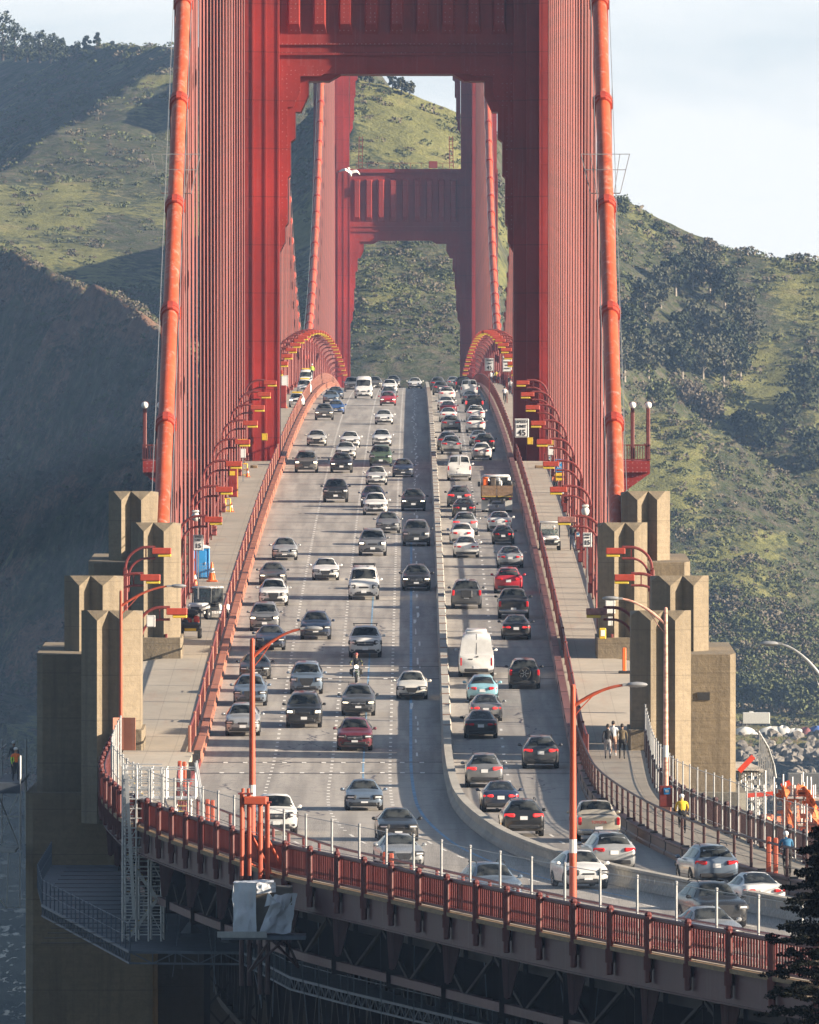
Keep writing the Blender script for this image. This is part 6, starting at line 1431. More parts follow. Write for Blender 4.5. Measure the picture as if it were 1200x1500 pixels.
# ------------------------------------------------------------------ people
def cloth(n,c): return pm('cloth_'+n,c,.85,0,.15,9.,.2)
SKIN=pm('skin',(.42,.25,.18),.6,0,.06,6.); HAIR=pm('hair_dark',(.03,.022,.018),.7,0,.2,12.)
def person(label,pos,rz,top,legs,shoe=None,pose='stand',hair=HAIR,helmet=None,group=None,scale=1.,extra=None,sleeve=None,hood=None):
    """one skinned body: joints by pose, x right, -y is the facing direction"""
    t=thing('person',label,'person',pos,rz,group); t.scale=(scale,)*3
    J={};E=[]
    def j(n,p,r): J[n]=(Vector(p),r)
    if pose in('stand','walk'):
        st=.26 if pose=='walk' else .06
        j('pel',(0,0,.96),.145); j('bel',(0,0,1.10),.135); j('che',(0,.01,1.30),.155); j('nk0',(0,.015,1.46),.075); j('nk',(0,.0,1.54),.055); j('hd',(0,-.02,1.66),.098)
        L={'hipL':(.10,0,.90),'kneL':(.11,-.03-st*.5,.50),'ankL':(.11,.02-st,.09),'toeL':(.12,-.16-st,.035),'hipR':(-.10,0,.90),'kneR':(-.11,-.02+st*.25,.50),'ankR':(-.11,.06+st,.11),'toeR':(-.12,-.10+st,.035),
           'shL':(.19,.01,1.43),'elL':(.25,.05+st*.4,1.16),'wrL':(.25,-.05+st*.2,.92),'shR':(-.19,.01,1.43),'elR':(-.25,.04-st*.2,1.16),'wrR':(-.25,-.10-st*.3,.93)}
    elif pose=='sit':
        j('pel',(0,0,.95),.15); j('bel',(0,-.03,1.10),.14); j('che',(0,-.06,1.30),.16); j('nk0',(0,-.05,1.46),.075); j('nk',(0,-.06,1.53),.055); j('hd',(0,-.09,1.65),.098)
        L={'hipL':(.10,-.04,.92),'kneL':(.15,-.46,.92),'ankL':(.15,-.50,.50),'toeL':(.15,-.66,.46),'hipR':(-.10,-.04,.92),'kneR':(-.15,-.46,.92),'ankR':(-.15,-.50,.50),'toeR':(-.15,-.66,.46),
           'shL':(.19,-.05,1.42),'elL':(.25,-.16,1.18),'wrL':(.18,-.42,1.20),'shR':(-.19,-.05,1.42),'elR':(-.25,-.16,1.18),'wrR':(-.18,-.42,1.20)}
    elif pose=='ride':   # leaning on a bicycle
        j('pel',(0,.18,1.00),.14); j('bel',(0,.06,1.13),.135); j('che',(0,-.14,1.32),.15); j('nk0',(0,-.26,1.42),.075); j('nk',(0,-.32,1.47),.055); j('hd',(0,-.40,1.57),.098)
        L={'hipL':(.09,.14,.95),'kneL':(.11,-.22,.78),'ankL':(.11,.0,.40),'toeL':(.11,-.15,.36),'hipR':(-.09,.14,.95),'kneR':(-.11,-.10,.58),'ankR':(-.11,.05,.18),'toeR':(-.11,-.10,.14),
           'shL':(.19,-.20,1.38),'elL':(.25,-.34,1.17),'wrL':(.23,-.52,1.06),'shR':(-.19,-.20,1.38),'elR':(-.25,-.34,1.17),'wrR':(-.23,-.52,1.06)}
    elif pose=='moto':
        j('pel',(0,.30,.88),.15); j('bel',(0,.22,1.03),.14); j('che',(0,.10,1.25),.17); j('nk0',(0,.04,1.41),.075); j('nk',(0,.02,1.48),.055); j('hd',(0,-.02,1.60),.10)
        L={'hipL':(.11,.25,.84),'kneL':(.24,-.14,.74),'ankL':(.22,.18,.40),'toeL':(.24,.0,.34),'hipR':(-.11,.25,.84),'kneR':(-.24,-.14,.74),'ankR':(-.22,.18,.40),'toeR':(-.24,.0,.34),
           'shL':(.21,.06,1.38),'elL':(.34,-.12,1.16),'wrL':(.34,-.38,1.06),'shR':(-.21,.06,1.38),'elR':(-.34,-.12,1.16),'wrR':(-.34,-.38,1.06)}
    rr={'hip':.095,'kne':.062,'ank':.042,'toe':.036,'sh':.062,'el':.044,'wr':.028}
    for n,p in L.items(): j(n,p,rr[n[:-1]])
    E+= [('pel','bel'),('bel','che'),('che','nk0'),('nk0','nk'),('nk','hd')]
    for s in'LR': E+=[('pel','hip'+s),('hip'+s,'kne'+s),('kne'+s,'ank'+s),('ank'+s,'toe'+s),('che','sh'+s),('sh'+s,'el'+s),('el'+s,'wr'+s)]
    # hands: palm plus five separate curled fingers
    for s,sx in(('L',1),('R',-1)):
        w_=J['wr'+s][0]; f=(w_-J['el'+s][0]).normalized(); side=Vector((0,-1,0)) if abs(f.z)>.7 else Vector((-sx,0,0)); side=(side-f*side.dot(f)).normalized(); n_=f.cross(side)*(sx if abs(f.z)>.7 else 1)
        if n_.x*sx>0 and abs(f.z)>.7: n_=-n_
        if abs(f.z)<=.7 and n_.z>0: n_=-n_
        j('pa'+s,w_+f*.055,.030); E.append(('wr'+s,'pa'+s))
        for k,(o,l) in enumerate(((-.032,.062),(-.011,.075),(.011,.070),(.032,.055))):
            a=w_+f*.09+side*(-o); j('f%da%s'%(k,s),a,.0095); j('f%db%s'%(k,s),a+f*l*.55+n_*.012,.0085); j('f%dc%s'%(k,s),a+f*l*.8+n_*.035,.007); E+= [('pa'+s,'f%da%s'%(k,s)),('f%da%s'%(k,s),'f%db%s'%(k,s)),('f%db%s'%(k,s),'f%dc%s'%(k,s))]
        a=w_+f*.045+side*.040; j('ta'+s,a,.011); j('tb'+s,a+f*.04+side*.014+n_*.012,.009); E+= [('pa'+s,'ta'+s),('ta'+s,'tb'+s)]
    ks=list(J); ix={k:i for i,k in enumerate(ks)}; me=bpy.data.meshes.new('tmp'); me.from_pydata([tuple(J[k][0]) for k in ks],[(ix[a],ix[b]) for a,b in E],[])
    o=bpy.data.objects.new('tmp',me); COL.objects.link(o); o.modifiers.new('s','SKIN'); 
    for i,k in enumerate(ks):
        d=me.skin_vertices[0].data[i]; d.radius=(J[k][1],J[k][1]); d.use_root=(k=='pel')
        if k in('pel','bel','che'): d.radius=(J[k][1]*1.12,J[k][1]*.80)
    m=o.modifiers.new('b','SUBSURF'); m.levels=1; bpy.context.view_layer.update()
    body=bpy.data.meshes.new_from_object(o.evaluated_get(bpy.context.evaluated_depsgraph_get())); bpy.data.objects.remove(o); body.name='body'
    body.materials.clear()
    for mm in(SKIN,top,legs,shoe or M_DARK,sleeve or top): body.materials.append(mm)
    segs=[(a,b) for a,b in E]
    def cls(k):
        if k in('nk','hd') or k[0] in'ft' and k[:3]!='toe' or k.startswith('pa'): return 0
        if k.startswith('toe') or k.startswith('ank'): return 3
        if k.startswith(('hip','kne','pel')): return 2
        if k.startswith(('el','wr')): return 4
        return 1
    KP=np.array([tuple(J[k][0]) for k in ks]); KC=[cls(k) for k in ks]
    A=np.array([tuple(J[a][0]) for a,b in E]);B=np.array([tuple(J[b][0]) for a,b in E]); AB=B-A; LL=(AB**2).sum(1)
    for p in body.polygons:
        c=np.array(p.center); u=np.clip(((c-A)*AB).sum(1)/LL,0,1); d=((c-(A+AB*u[:,None]))**2).sum(1); e=int(np.argmin(d)); a,b=E[e]; ca,cb=cls(a),cls(b)
        p.material_index= cb if u[e]>(.8 if cb in(3,0) else .5) else ca; p.use_smooth=True
    link('body',body,t)
    # head: ovoid with nose, eyes, mouth line, ears; hair or helmet over it
    hd=J['hd'][0]; b=MB(); b.ball(hd+Vector((0,-.005,.01)),(.078,.098,.122),14,10); b.ball(hd+Vector((0,-.102,-.015)),(.016,.022,.026),6,5)
    for sx in(-1,1): b.ball(hd+Vector((sx*.079,.005,-.005)),(.013,.026,.036),6,5)
    b.build('head',SKIN,t,True); b=MB()
    for sx in(-1,1): b.ball(hd+Vector((sx*.030,-.090,.02)),(.013,.008,.008),6,4)
    b.box(hd+Vector((0,-.094,-.058)),(.045,.008,.008)); b.build('face_features',M_DARK,t)
    b=MB()
    if helmet:
        b.ball(hd+Vector((0,.012,.052)),(.108,.135,.105),14,8); b.cbox(hd+Vector((0,-.10,.045)),(.17,.10,.02),.008); b.build('helmet',helmet,t,True)
    else:
        b.ball(hd+Vector((0,.022,.035)),(.089,.100,.112),12,8); b.build('hair',hood or hair,t,True)
    if extra: extra(t,J)
    return t
def gpos(px,py,dz=CURB): x,Y,z=ground(px,py,dz); return (x,Y,z)
W1=person('walker in a black jacket and grey trousers, leftmost of the trio on the right sidewalk',gpos(890.5,1113),PI,cloth('black',(.025,.025,.028)),cloth('greytrouser',(.34,.34,.35)),pose='walk',scale=1.02)
W2=person('walker in a pale top with bare legs, between the trio on the right sidewalk',gpos(898.5,1109),PI,cloth('paletop',(.50,.52,.55)),SKIN,shoe=cloth('whiteshoe',(.6,.6,.6)),pose='walk',scale=1.04)
W3=person('walker in a loose olive brown jacket and black trousers, rightmost of the trio',gpos(911.5,1113),PI,cloth('olive',(.13,.10,.06)),cloth('blacktrouser',(.02,.02,.022)),pose='walk',scale=1.03)
W4=person('walker in a dark jacket and blue jeans past the white cart on the right sidewalk',gpos(838.5,807),PI,cloth('darkjacket',(.035,.04,.045)),cloth('jeans',(.16,.20,.27)),pose='walk',scale=1.08)
# bicycles
def bicycle(label,pos,rz,group=None,col=M_DARK):
    t=thing('bicycle',label,'bicycle',pos,rz,group); r=.34
    for y,nm in((-.52,'wheel'),(.50,'wheel')):
        b=MB(); P=[(0,math.cos(a)*r,math.sin(a)*r) for a in np.linspace(0,2*PI,25)]; b.poly(P,.018,6,cap=False); b.tube((-.04,0,0),(.04,0,0),.03,6)
        for q in range(12): a=q*PI/6; b.tube((0,0,0),(0,math.cos(a)*r,math.sin(a)*r),.004,3)
        b.build('wheel',M_BLACK,t,loc=(0,y,r))
    b=MB(); bb=(0,.08,.30); seat=(0,.22,.86); head=(0,-.38,.88); 
    for a,c in((bb,seat),(bb,head),(seat,head),(bb,(0,.50,r)),(seat,(0,.50,r)),(head,(0,-.52,r))): b.tube(a,c,.018,6)
    b.build('frame',col,t); b=MB(); b.poly([(-.24,-.52,1.0),(-.2,-.42,1.0),(0,-.38,.98),(.2,-.42,1.0),(.24,-.52,1.0)],.014,6); b.tube(head,(0,-.38,.98),.014,6); b.build('handlebar',M_DARK,t); b=MB(); b.cbox((0,.24,.91),(.14,.26,.06),.025); b.build('saddle',M_BLACK,t)
    b=MB(); b.tube((0,.08,.30),(.09,.05,.40),.012,5); b.tube((0,.08,.30),(-.09,.11,.20),.012,5); b.cbox((.13,.04,.40),(.09,.10,.02),.005); b.cbox((-.13,.10,.19),(.09,.10,.02),.005); b.build('cranks',M_GALV,t)
    return t
def rider(lp,lb,px,py,rz,top,legs,helmet,scale=1.):
    p=gpos(px,py); p=(p[0],p[1],p[2]+.0); person(lp,p,rz,top,legs,pose='ride',helmet=helmet,scale=scale); t=bicycle(lb,p,rz); t.scale=(scale,)*3
hw=pm('helmet_white',(.72,.73,.74),.3,0,.05,5.)
rider('cyclist in a bright yellow jacket and white helmet on the curving path','bicycle under the cyclist in yellow',999.5,1226,PI+lane_heading(590)*.6,cloth('yellow',(.72,.46,.03)),cloth('blacktights',(.02,.02,.024)),hw,1.08)
rider('cyclist in a blue jacket and white helmet at the right edge','bicycle under the cyclist in blue',1153.5,1286,PI+lane_heading(540)*.8,cloth('blue',(.03,.13,.25)),cloth('blacktights',(.02,.02,.024)),hw,1.08)
rider('far cyclist in a white top on the right sidewalk beyond the tower','bicycle under the far cyclist in white',739.5,592,PI,cloth('whitetop',(.62,.60,.60)),cloth('blacktights',(.02,.02,.024)),M_DARK,1.1)
rider('cyclist in orange and black riding toward the camera by the call sign','bicycle under the cyclist in orange and black',814,725,0,cloth('orangeblack',(.50,.14,.06)),cloth('blacktights',(.02,.02,.024)),M_DARK,1.05)
# distant strollers at the crest
cs=[(.55,.56,.58),(.04,.05,.10),(.5,.42,.08),(.25,.06,.06),(.1,.1,.11),(.4,.4,.42)]
for i,(px,py,lb) in enumerate([(719,563,'distant stroller at the crest in pale clothes, leftmost of the far group'),(723,562,'distant stroller at the crest in navy, second in the far group'),(727,562,'distant stroller at the crest in yellow, middle of the far group'),(731,564,'distant stroller at the crest in dark red, right of the one in yellow'),(745,572,'distant stroller in black leaning by the right railing beyond the tower'),(748,578,'distant stroller in grey by the right railing beyond the tower')]):
    person(lb,gpos(px,py),PI,cloth('far%d'%i,cs[i]),cloth('fartrouser',(.05,.05,.07)),pose='walk' if i%2 else 'stand')
HV=cloth('hivis',(.55,.80,.08)); HO=cloth('hivis_orange',(.85,.20,.04))
person('worker in a lime vest standing on the far left sidewalk trucks',(gpos(457,566)[0],gpos(457,566)[1],gpos(457,566)[2]+1.),0,HV,cloth('fartrouser',(.05,.05,.07)),helmet=hw)
# drivers of the two carts
x,y,z=CART.location; person('driver in dark work clothes inside the white cart on the right sidewalk',(x+.28,y+.30,z-.02),0,cloth('workgreen',(.10,.12,.10)),cloth('fartrouser',(.05,.05,.07)),pose='sit',helmet=hw,scale=.98)
x,y,z=CARTL.location; person('driver in a lime vest inside the white cart on the left sidewalk',(x-.25,y-.05,z),-.3,HV,cloth('fartrouser',(.05,.05,.07)),pose='sit')
# ------------------------------------------------------------------ motorcycle and rider
def moto():
    x,Y,z=ground(522,1001); Y+=1.05; t=thing('motorcycle','dark motorcycle riding between the lanes in front of the ladder rack pickup','motorcycle',(x,Y,z),0,'southbound traffic')
    for y in(-.72,.70):
        b=MB(); b.rev([(.20,-.06),(.29,-.075),(.31,-.03),(.31,.03),(.29,.075),(.20,.06)],(0,0,0),20,axis='X'); w_=b.build('wheel',M_BLACK,t,True,loc=(0,y,.31)); b=MB(); b.rev([(.03,-.05),(.20,-.03),(.20,.03),(.03,.05)],(0,0,0),14,axis='X'); b.build('rim',M_RIM,w_)
    b=MB(); 
    for sx in(-.12,.12): b.tube((sx,-.72,.31),(sx,-.46,.98),.03,6)
    b.build('fork',M_CHROME,t); b=MB(); b.cbox((0,-.12,.86),(.30,.55,.26),.1); b.cbox((0,.0,.50),(.34,.55,.38),.1); b.build('tank_and_engine',PAINT['green'],t,True)
    b=MB(); b.cbox((0,.40,.82),(.28,.62,.12),.05); b.build('seat',M_BLACK,t,True); b=MB(); b.poly([(-.38,-.38,1.06),(-.1,-.46,1.02),(.1,-.46,1.02),(.38,-.38,1.06)],.018,6)
    b.build('handlebar',M_DARK,t)
    for sx in(-1,1): b=MB(); b.cbox((sx*.36,-.42,1.18),(.16,.05,.10),.02); b.build('mirror',M_DARK,t); b=MB(); b.cbox((sx*.30,.62,.62),(.20,.45,.34),.06); b.build('pannier',M_DARK,t,True)
    b=MB(); b.ball((0,-.58,.94),(.11,.09,.11),12,8); b.build('headlight',M_HEADON,t,True); b=MB(); b.cbox((0,-.72,.62),(.18,.5,.04),.015); b.build('mudguard',PAINT['darkgrey'],t)
    person('rider in black leathers and a red and white helmet on the motorcycle',(x,Y,z),0,cloth('leather',(.025,.026,.028)),cloth('leather',(.025,.026,.028)),pose='moto',helmet=pm('helmet_red',(.40,.10,.09),.3,0,.3,8.),sleeve=cloth('sleeve_lime',(.16,.18,.08)))
moto()
# ------------------------------------------------------------------ gull
def gull():
    x,Y,z=at(513,253,780); t=thing('gull','white gull gliding with bent wings across the near tower opening','bird',(x,Y,z),.35); t.rotation_euler=(.75,.12,.35); W_=pm('feather_white',(.74,.72,.70),.8,0,.06,8.); b=MB()
    P=[];prof=[(-.30,.012),(-.25,.04),(-.14,.075),(.0,.085),(.14,.06),(.24,.03),(.34,.012)]
    b.poly([(0,y,.02*math.sin((y+.3)*4)) for y,r in prof],[r for y,r in prof],10); b.ball((0,-.29,.03),(.042,.055,.042),10,7); b.build('body',W_,t,True)
    b=MB(); b.poly([(0,-.33,.025),(0,-.40,.012)],[.014,.004],6); b.build('beak',M_YEL,t)
    for sx in(-1,1):
        ch=[(0.04,-.12,.16,.02),(.22,-.13,.14,.16),(.38,-.10,.13,.20),(.55,-.02,.15,.06),(.68,.08,.14,-.12)]
        b=MB(); top=[];bot=[]
        for xx,y0,y1,zz in ch: top.append([(sx*xx,y0+(y1-y0)*u,zz+.02*math.sin(PI*u)) for u in(0,.35,.7,1)])
        bot=[[(p[0],p[1],p[2]-.012) for p in r] for r in top]
        b.grid(top); b.grid(bot); b.build('wing',W_,t,True)
        b=MB(); b.prism([(sx*.64,.03),(sx*.72,.09),(sx*.74,.17),(sx*.65,.14)],-.13,-.105); b.build('wing_tip',M_DARK,t)
    b=MB(); b.prism([(-.03,.28),(.03,.28),(.08,.46),(-.08,.46)],-.01,.012); b.build('tail',W_,t)
gull()
# ------------------------------------------------------------------ curved approach: balustrades, fences, steel below
def arc(fn,y0,y1,step):
    """points evenly spaced along a plan curve X=fn(Y), from far (y0) to near (y1)"""
    out=[];Y=y0;last=None;acc=0
    while Y>=y1:
        p=(fn(Y),Y)
        if last is None: out.append(p)
        else:
            acc+=math.hypot(p[0]-last[0],p[1]-last[1])
            if acc>=step: out.append(p); acc-=step
        last=p; Y-=.05
    return out
def hd(fn,Y): return math.atan2(fn(Y-.5)-fn(Y+.5),1.0)   # plan heading, toward the camera
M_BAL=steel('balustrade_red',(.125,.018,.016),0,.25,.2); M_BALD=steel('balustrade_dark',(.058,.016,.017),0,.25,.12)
M_UNDER=steel('under_steel',(.009,.0042,.005),0,.3,.05); M_UNDER.node_tree.nodes['Principled BSDF'].inputs['Specular IOR Level'].default_value=.08; M_GIRD=steel('edge_girder_red',(.075,.0125,.015),0,.25,.2)  # under-deck steel near black, its shade put into the colour
M_PLAT=pm('platform_steel',(.06,.075,.10),.6,.3,.25,1.5); M_PLATR=pm('platform_rail',(.10,.125,.165),.55,.4,.2,2.)
def balustrade(fn,y0,y1,zoff,mat,label,step=6.1,pick=.40,drop=1.05,h=1.18,sd_=1):
    t=thing('balustrade',label,'balustrade'); P=arc(fn,y0,y1,step); F=arc(fn,y0,y1,pick); zf=lambda Y: zd(Y)+zoff
    b=MB()
    for x,y in F: b.box((x,y,zf(y)+h*.52),(.06,.11,h*.86),rz=-hd(fn,y))
    b.build('pickets',mat,t,fix=False)
    C=arc(fn,y0,y1,1.5); b=MB(); b.poly([(x,y,zf(y)+h) for x,y in C],.085,6); b.build('top_rail',mat,t); b=MB(); b.poly([(x,y,zf(y)+.1) for x,y in C],.07,4); b.build('bottom_rail',mat,t)
    b=MB(); b.cbox((0,0,h/2-drop/2+.06),(.22,.30,h+drop+.12),.04); b.box((.0,.0,-.35),(.26,.38,.5)); b.ball((0,0,h+.16),(.14,.17,.12),8,5); me=b.mesh('post'); me.materials.append(mat)
    for x,y in P[:95]: a=hd(fn,y); o=link('post',me,t,(x-.22*math.cos(a)*sd_,y-.22*math.sin(a)*sd_,zf(y))); o.rotation_euler=(0,0,-a)
    return P
WP=balustrade(lambda Y:W_RAIL(Y)-.02,668,424,CURB,M_BAL,'long red balustrade of upright bars curving across the foreground')
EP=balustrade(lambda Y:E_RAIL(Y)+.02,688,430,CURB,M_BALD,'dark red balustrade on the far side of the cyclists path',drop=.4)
def wirefence(fn,y0,y1,step,zb,h,label,mesh=M_LINK,top=True,pr=.05):
    t=thing('wire_fence',label,'fence'); P=arc(fn,y0,y1,step); b=MB(); b.tube((0,0,0),(0,0,h),pr,7); b.ball((0,0,h),pr*1.3,7,5); me=b.mesh('post',True); me.materials.append(M_GALV)
    for x,y in P[:95]: link('post',me,t,(x,y,zd(y)+zb))
    C=arc(fn,y0,y1,2.); b=MB(); b.grid([[(x,y,zd(y)+zb+.1),(x,y,zd(y)+zb+h-.1)] for x,y in C]); b.build('wire_mesh',mesh,t,fix=False)
    b=MB()
    for k in(.12,.5,.97): b.poly([(x,y,zd(y)+zb+h*k) for x,y in C],.018,4)
    b.build('tension_wires',M_GALV,t)
wirefence(lambda Y:W_RAIL(Y)+.30,666,426,6.1,CURB,2.55,'wire mesh fence with silver posts behind the foreground balustrade')
wirefence(lambda Y:E_RAIL(Y)-.25,690,440,4.4,CURB,2.5,'tall wire mesh fence with silver posts along the cyclists path',pr=.036)
def piperail(fn,y0,y1,step,zb,h,mat,label,double=()):
    t=thing('pipe_rail',label,'railing'); P=arc(fn,y0,y1,step); b=MB(); b.cbox((0,0,h/2),(.13,.16,h),.03); me=b.mesh('post'); me.materials.append(mat); b=MB(); b.cbox((0,0,h/2+.12),(.20,.22,h+.24),.04); m2=b.mesh('wide_post'); m2.materials.append(M_POLE)
    for i,(x,y) in enumerate(P[:95]):
        if i in double:
            link('wide_post',m2,t,(x,y,zd(y)+zb)); link('wide_post',m2,t,(x+.25,y-1.3,zd(y)+zb))
        else: link('post',me,t,(x,y,zd(y)+zb))
    C=arc(fn,y0,y1,1.5); b=MB(); b.poly([(x,y,zd(y)+zb+h) for x,y in C],.055,6); b.build('top_pipe',mat,t); b=MB()
    for k in(.35,.68): b.poly([(x,y,zd(y)+zb+h*k) for x,y in C],.016,4)
    b.build('cables',M_DARK,t)
piperail(lambda Y:KL(Y)-.25,640,424,6.1,.35,1.35,M_DKRED,'dark pipe rail with a few orange posts between near road and west walk',double=(0,9,20))
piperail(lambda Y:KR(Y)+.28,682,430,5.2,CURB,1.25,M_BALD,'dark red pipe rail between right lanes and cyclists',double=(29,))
# steel carrying the approach
def viaduct():
    t=thing('approach_viaduct','dark red steel viaduct carrying the curved approach over the shaded work platforms','viaduct'); fn=lambda Y:W_RAIL(Y)
    C=arc(fn,668,424,2.0)
    b=MB(); P=[]
    for x,y in C: z=zd(y)+CURB; P.append([(x-.28,y,z-.17),(x+.05,y,z-.17),(x+.05,y,z-.02),(x-.28,y,z-.02)])
    b.grid(P,closed=True); b.build('timber_edge',M_WOOD,t)
    b=MB(); P=[]
    for x,y in C: z=zd(y)+CURB; P.append([(x-.05,y,z-.18),(x-.05,y,z-1.25),(x-.16,y,z-1.25),(x-.16,y,z-1.30),(x+.12,y,z-1.30),(x+.12,y,z-.18)])
    b.grid(P,closed=True); b.build('edge_girder',M_GIRD,t)
    bm=MB(); bm.prism([(-.12,0),(.55,0),(.55,-.25),(.22,-1.5),(-.02,-1.5)],-.12,.12,axis='Y'); bm.box((.1,0,-.8),(.10,.34,1.5)); me=bm.mesh('bracket'); me.materials.append(M_GIRD)
    for i,(x,y) in enumerate(arc(fn,664,426,12.2)): o=link('bracket',me,t,(x+.1,y,zd(y)+CURB-1.3)); o.rotation_euler=(0,0,-hd(fn,y))
    # stringers and floor beams in the shade
    b=MB()
    for u in np.linspace(.06,.94,8):
        P=[]
        for y in np.arange(685,424,-6): x=W_RAIL(y)+(E_RAIL(y)-W_RAIL(y))*u; P.append((x,y,zd(y)-.95))
        b.poly(P,.45,4)
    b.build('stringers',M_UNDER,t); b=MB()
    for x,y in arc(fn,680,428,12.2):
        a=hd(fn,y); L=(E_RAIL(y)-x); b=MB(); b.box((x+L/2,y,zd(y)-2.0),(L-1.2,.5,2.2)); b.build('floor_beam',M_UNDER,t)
    # west edge truss: lower chord, verticals, diagonals
    Q=arc(lambda Y:W_RAIL(Y)+.9,640,424,1.5); b=MB(); b.poly([(x,y,zd(y)-2.75) for x,y in Q],.24,4); b.build('lower_chord',M_GIRD,t)
    b=MB(); V=arc(lambda Y:W_RAIL(Y)+.95,640,426,6.1)
    for i,(x,y) in enumerate(V):
        b.poly([(x,y,zd(y)-.9),(x,y,zd(y)-2.7)],.14,4)
        if i: x0,y0=V[i-1]; b.poly([(x0,y0,zd(y0)-(2.7 if i%2 else .9)),(x,y,zd(y)-(.9 if i%2 else 2.7))],.10,4)
    b.build('web_members',M_UNDER,t)
    # added east-side plate that keeps sun from under the deck; inner bracing planes
    b=MB(); P=[]
    for x,y in arc(lambda Y:E_RAIL(Y)-.3,690,424,3.): P.append([(x-.15,y,zd(y)+.2),(x+.15,y,zd(y)+.2),(x+.15,y,zd(y)-9.5),(x-.15,y,zd(y)-9.5)])
    b.grid(P,closed=True); b.build('sun_block_plate',M_BALD,t)
    b=MB()
    for k,off in enumerate((5.5,9.5)):
        V=arc(lambda Y:W_RAIL(Y)+off,676,428,6.1)
        for i,(x,y) in enumerate(V):
            b.poly([(x,y,zd(y)-1.2),(x,y,zd(y)-9.)],.18,4)
            if i:
                x0,y0=V[i-1]; b.poly([(x0,y0,zd(y0)-1.5),(x,y,zd(y)-8.8)],.13,4); b.poly([(x0,y0,zd(y0)-8.8),(x,y,zd(y)-1.5)],.13,4); b.poly([(x0,y0,zd(y0)-9),(x,y,zd(y)-9)],.22,4); b.poly([(x0,y0,zd(y0)-5.2),(x,y,zd(y)-5.2)],.10,4)
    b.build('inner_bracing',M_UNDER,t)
    b=MB()   # tall lattice columns
    for x,y in((-7.6,612),(-2.2,612),(-6.0,640),(0.5,590),(4.8,566),(3.,636)):
        for dx in(-.7,.7):
            for dy in(-.7,.7): b.box((x+dx,y+dy,28),(.28,.28,58))
        for z in np.arange(30,57,1.6):
            b.tube((x-.7,y-.75,z),(x+.7,y-.75,z+1.6),.07,4); b.tube((x+.7,y-.75,z),(x-.7,y-.75,z+1.6),.07,4); b.tube((x-.75,y-.7,z),(x-.75,y+.7,z+1.6),.07,4)
    b.build('lattice_columns',M_UNDER,t)
    # slack inspection cables and hangers of the platform
    b=MB(); rs=np.random.RandomState(6)
    for i,(x,y) in enumerate(arc(lambda Y:W_RAIL(Y)+1.6,636,470,7.5)): b=MB(); b.tube((x,y,zd(y)-1),(x+.4*rs.randn(),y,53.5),.03,4); b.build('hanger_rod',M_PLATR,t)
    return t
VIA=viaduct()
b=MB(); P=[]
for x,y in arc(lambda Y:E_RAIL(Y)-3.5,684,424,4.): P.append([(x,y,zd(y)-1.5),(x,y,38),(x+.3,y,38),(x+.3,y,zd(y)-1.5)])
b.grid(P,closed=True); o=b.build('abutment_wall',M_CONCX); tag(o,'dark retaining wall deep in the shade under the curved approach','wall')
# ------------------------------------------------------------------ suspended work platform
ZP=54.9
def platform_w():
    t=thing('work_platform','dark steel work platform with handrails hung below the near balustrade','work platform'); outer=[(-17.6,682),(-17.4,650),(-16.6,630),(-11.2,578),(-6.1,577),(-3.8,553),(-1.6,541),(4,513),(10,484),(17,452)]; inner=[(-11.5,682),(-11.0,650),(-9.0,625),(-5,612),(-2.5,596),(-.8,562),(1.6,549),(7.,521),(13,492),(20,460)]
    b=MB(); P=[[(a[0],a[1],ZP),(c[0],c[1],ZP),(c[0],c[1],ZP-.12),(a[0],a[1],ZP-.12)] for a,c in zip(outer,inner)]; b.grid(P,closed=True); b.build('deck',M_PLAT,t)
    b=MB(); 
    for i in range(2,len(outer)-1):
        a,c=Vector((*outer[i],0)),Vector((*outer[i+1],0)); n=max(2,int((c-a).length/.9)); b.poly([(a.x,a.y,ZP-.05),(c.x,c.y,ZP-.05)],.08,4); b.poly([(a.x,a.y,ZP-.55),(c.x,c.y,ZP-.55)],.06,4)
        for k in range(n):
            p=a.lerp(c,k/n); q=a.lerp(c,(k+1)/n); b.tube((p.x,p.y,ZP-.55 if k%2 else ZP-.05),(q.x,q.y,ZP-.05 if k%2 else ZP-.55),.035,4); b.tube((p.x,p.y,ZP-.05),(p.x,p.y,ZP-.6),.03,4)
    b.build('lattice_fascia',M_PLATR,t)
    pb=MB(); pb.tube((0,0,0),(0,0,1.25),.03,5); pme=pb.mesh('rail_post'); pme.materials.append(M_PLATR); rail=MB()
    for i in range(len(outer)-1):
        if i==3: continue
        a,c=Vector((*outer[i],0)),Vector((*outer[i+1],0)); n=max(1,int((c-a).length/2.6))
        for k in range(n+1): p=a.lerp(c,k/n); link('rail_post',pme,t,(p.x,p.y,ZP))
        for h in(.6,1.2): rail.poly([(a.x,a.y,ZP+h),(c.x,c.y,ZP+h)],.022,4)
    rail.build('handrails',M_PLATR,t)
    b=MB()
    for y in np.arange(586,680,5.4): b.box((-13.2,y,ZP+.012),(7.0 if y>632 else 4.4,.16,.03))
    b.build('plank_joints',M_DARK,t)
platform_w()
def bin_(x,y,label,r=.42,h=1.3):
    t=thing('waste_drum',label,'drum',(x,y,ZP),0); b=MB(); b.rev([(r*.9,0),(r,h*.3),(r,h*.94),(r*1.05,h*.95),(r*1.05,h)],(0,0,0),16); b.build('drum',M_DARK,t,True); b=MB(); b.ball((0,0,h),(r*.9,r*.9,.22),10,6); b.build('bag',pm('bag_grey',(.12,.13,.14),.5),t,True)
bin_(-10.9,628,'upper dark waste drum on the shaded work platform'); bin_(-10.75,605,'lower dark waste drum on the shaded work platform')
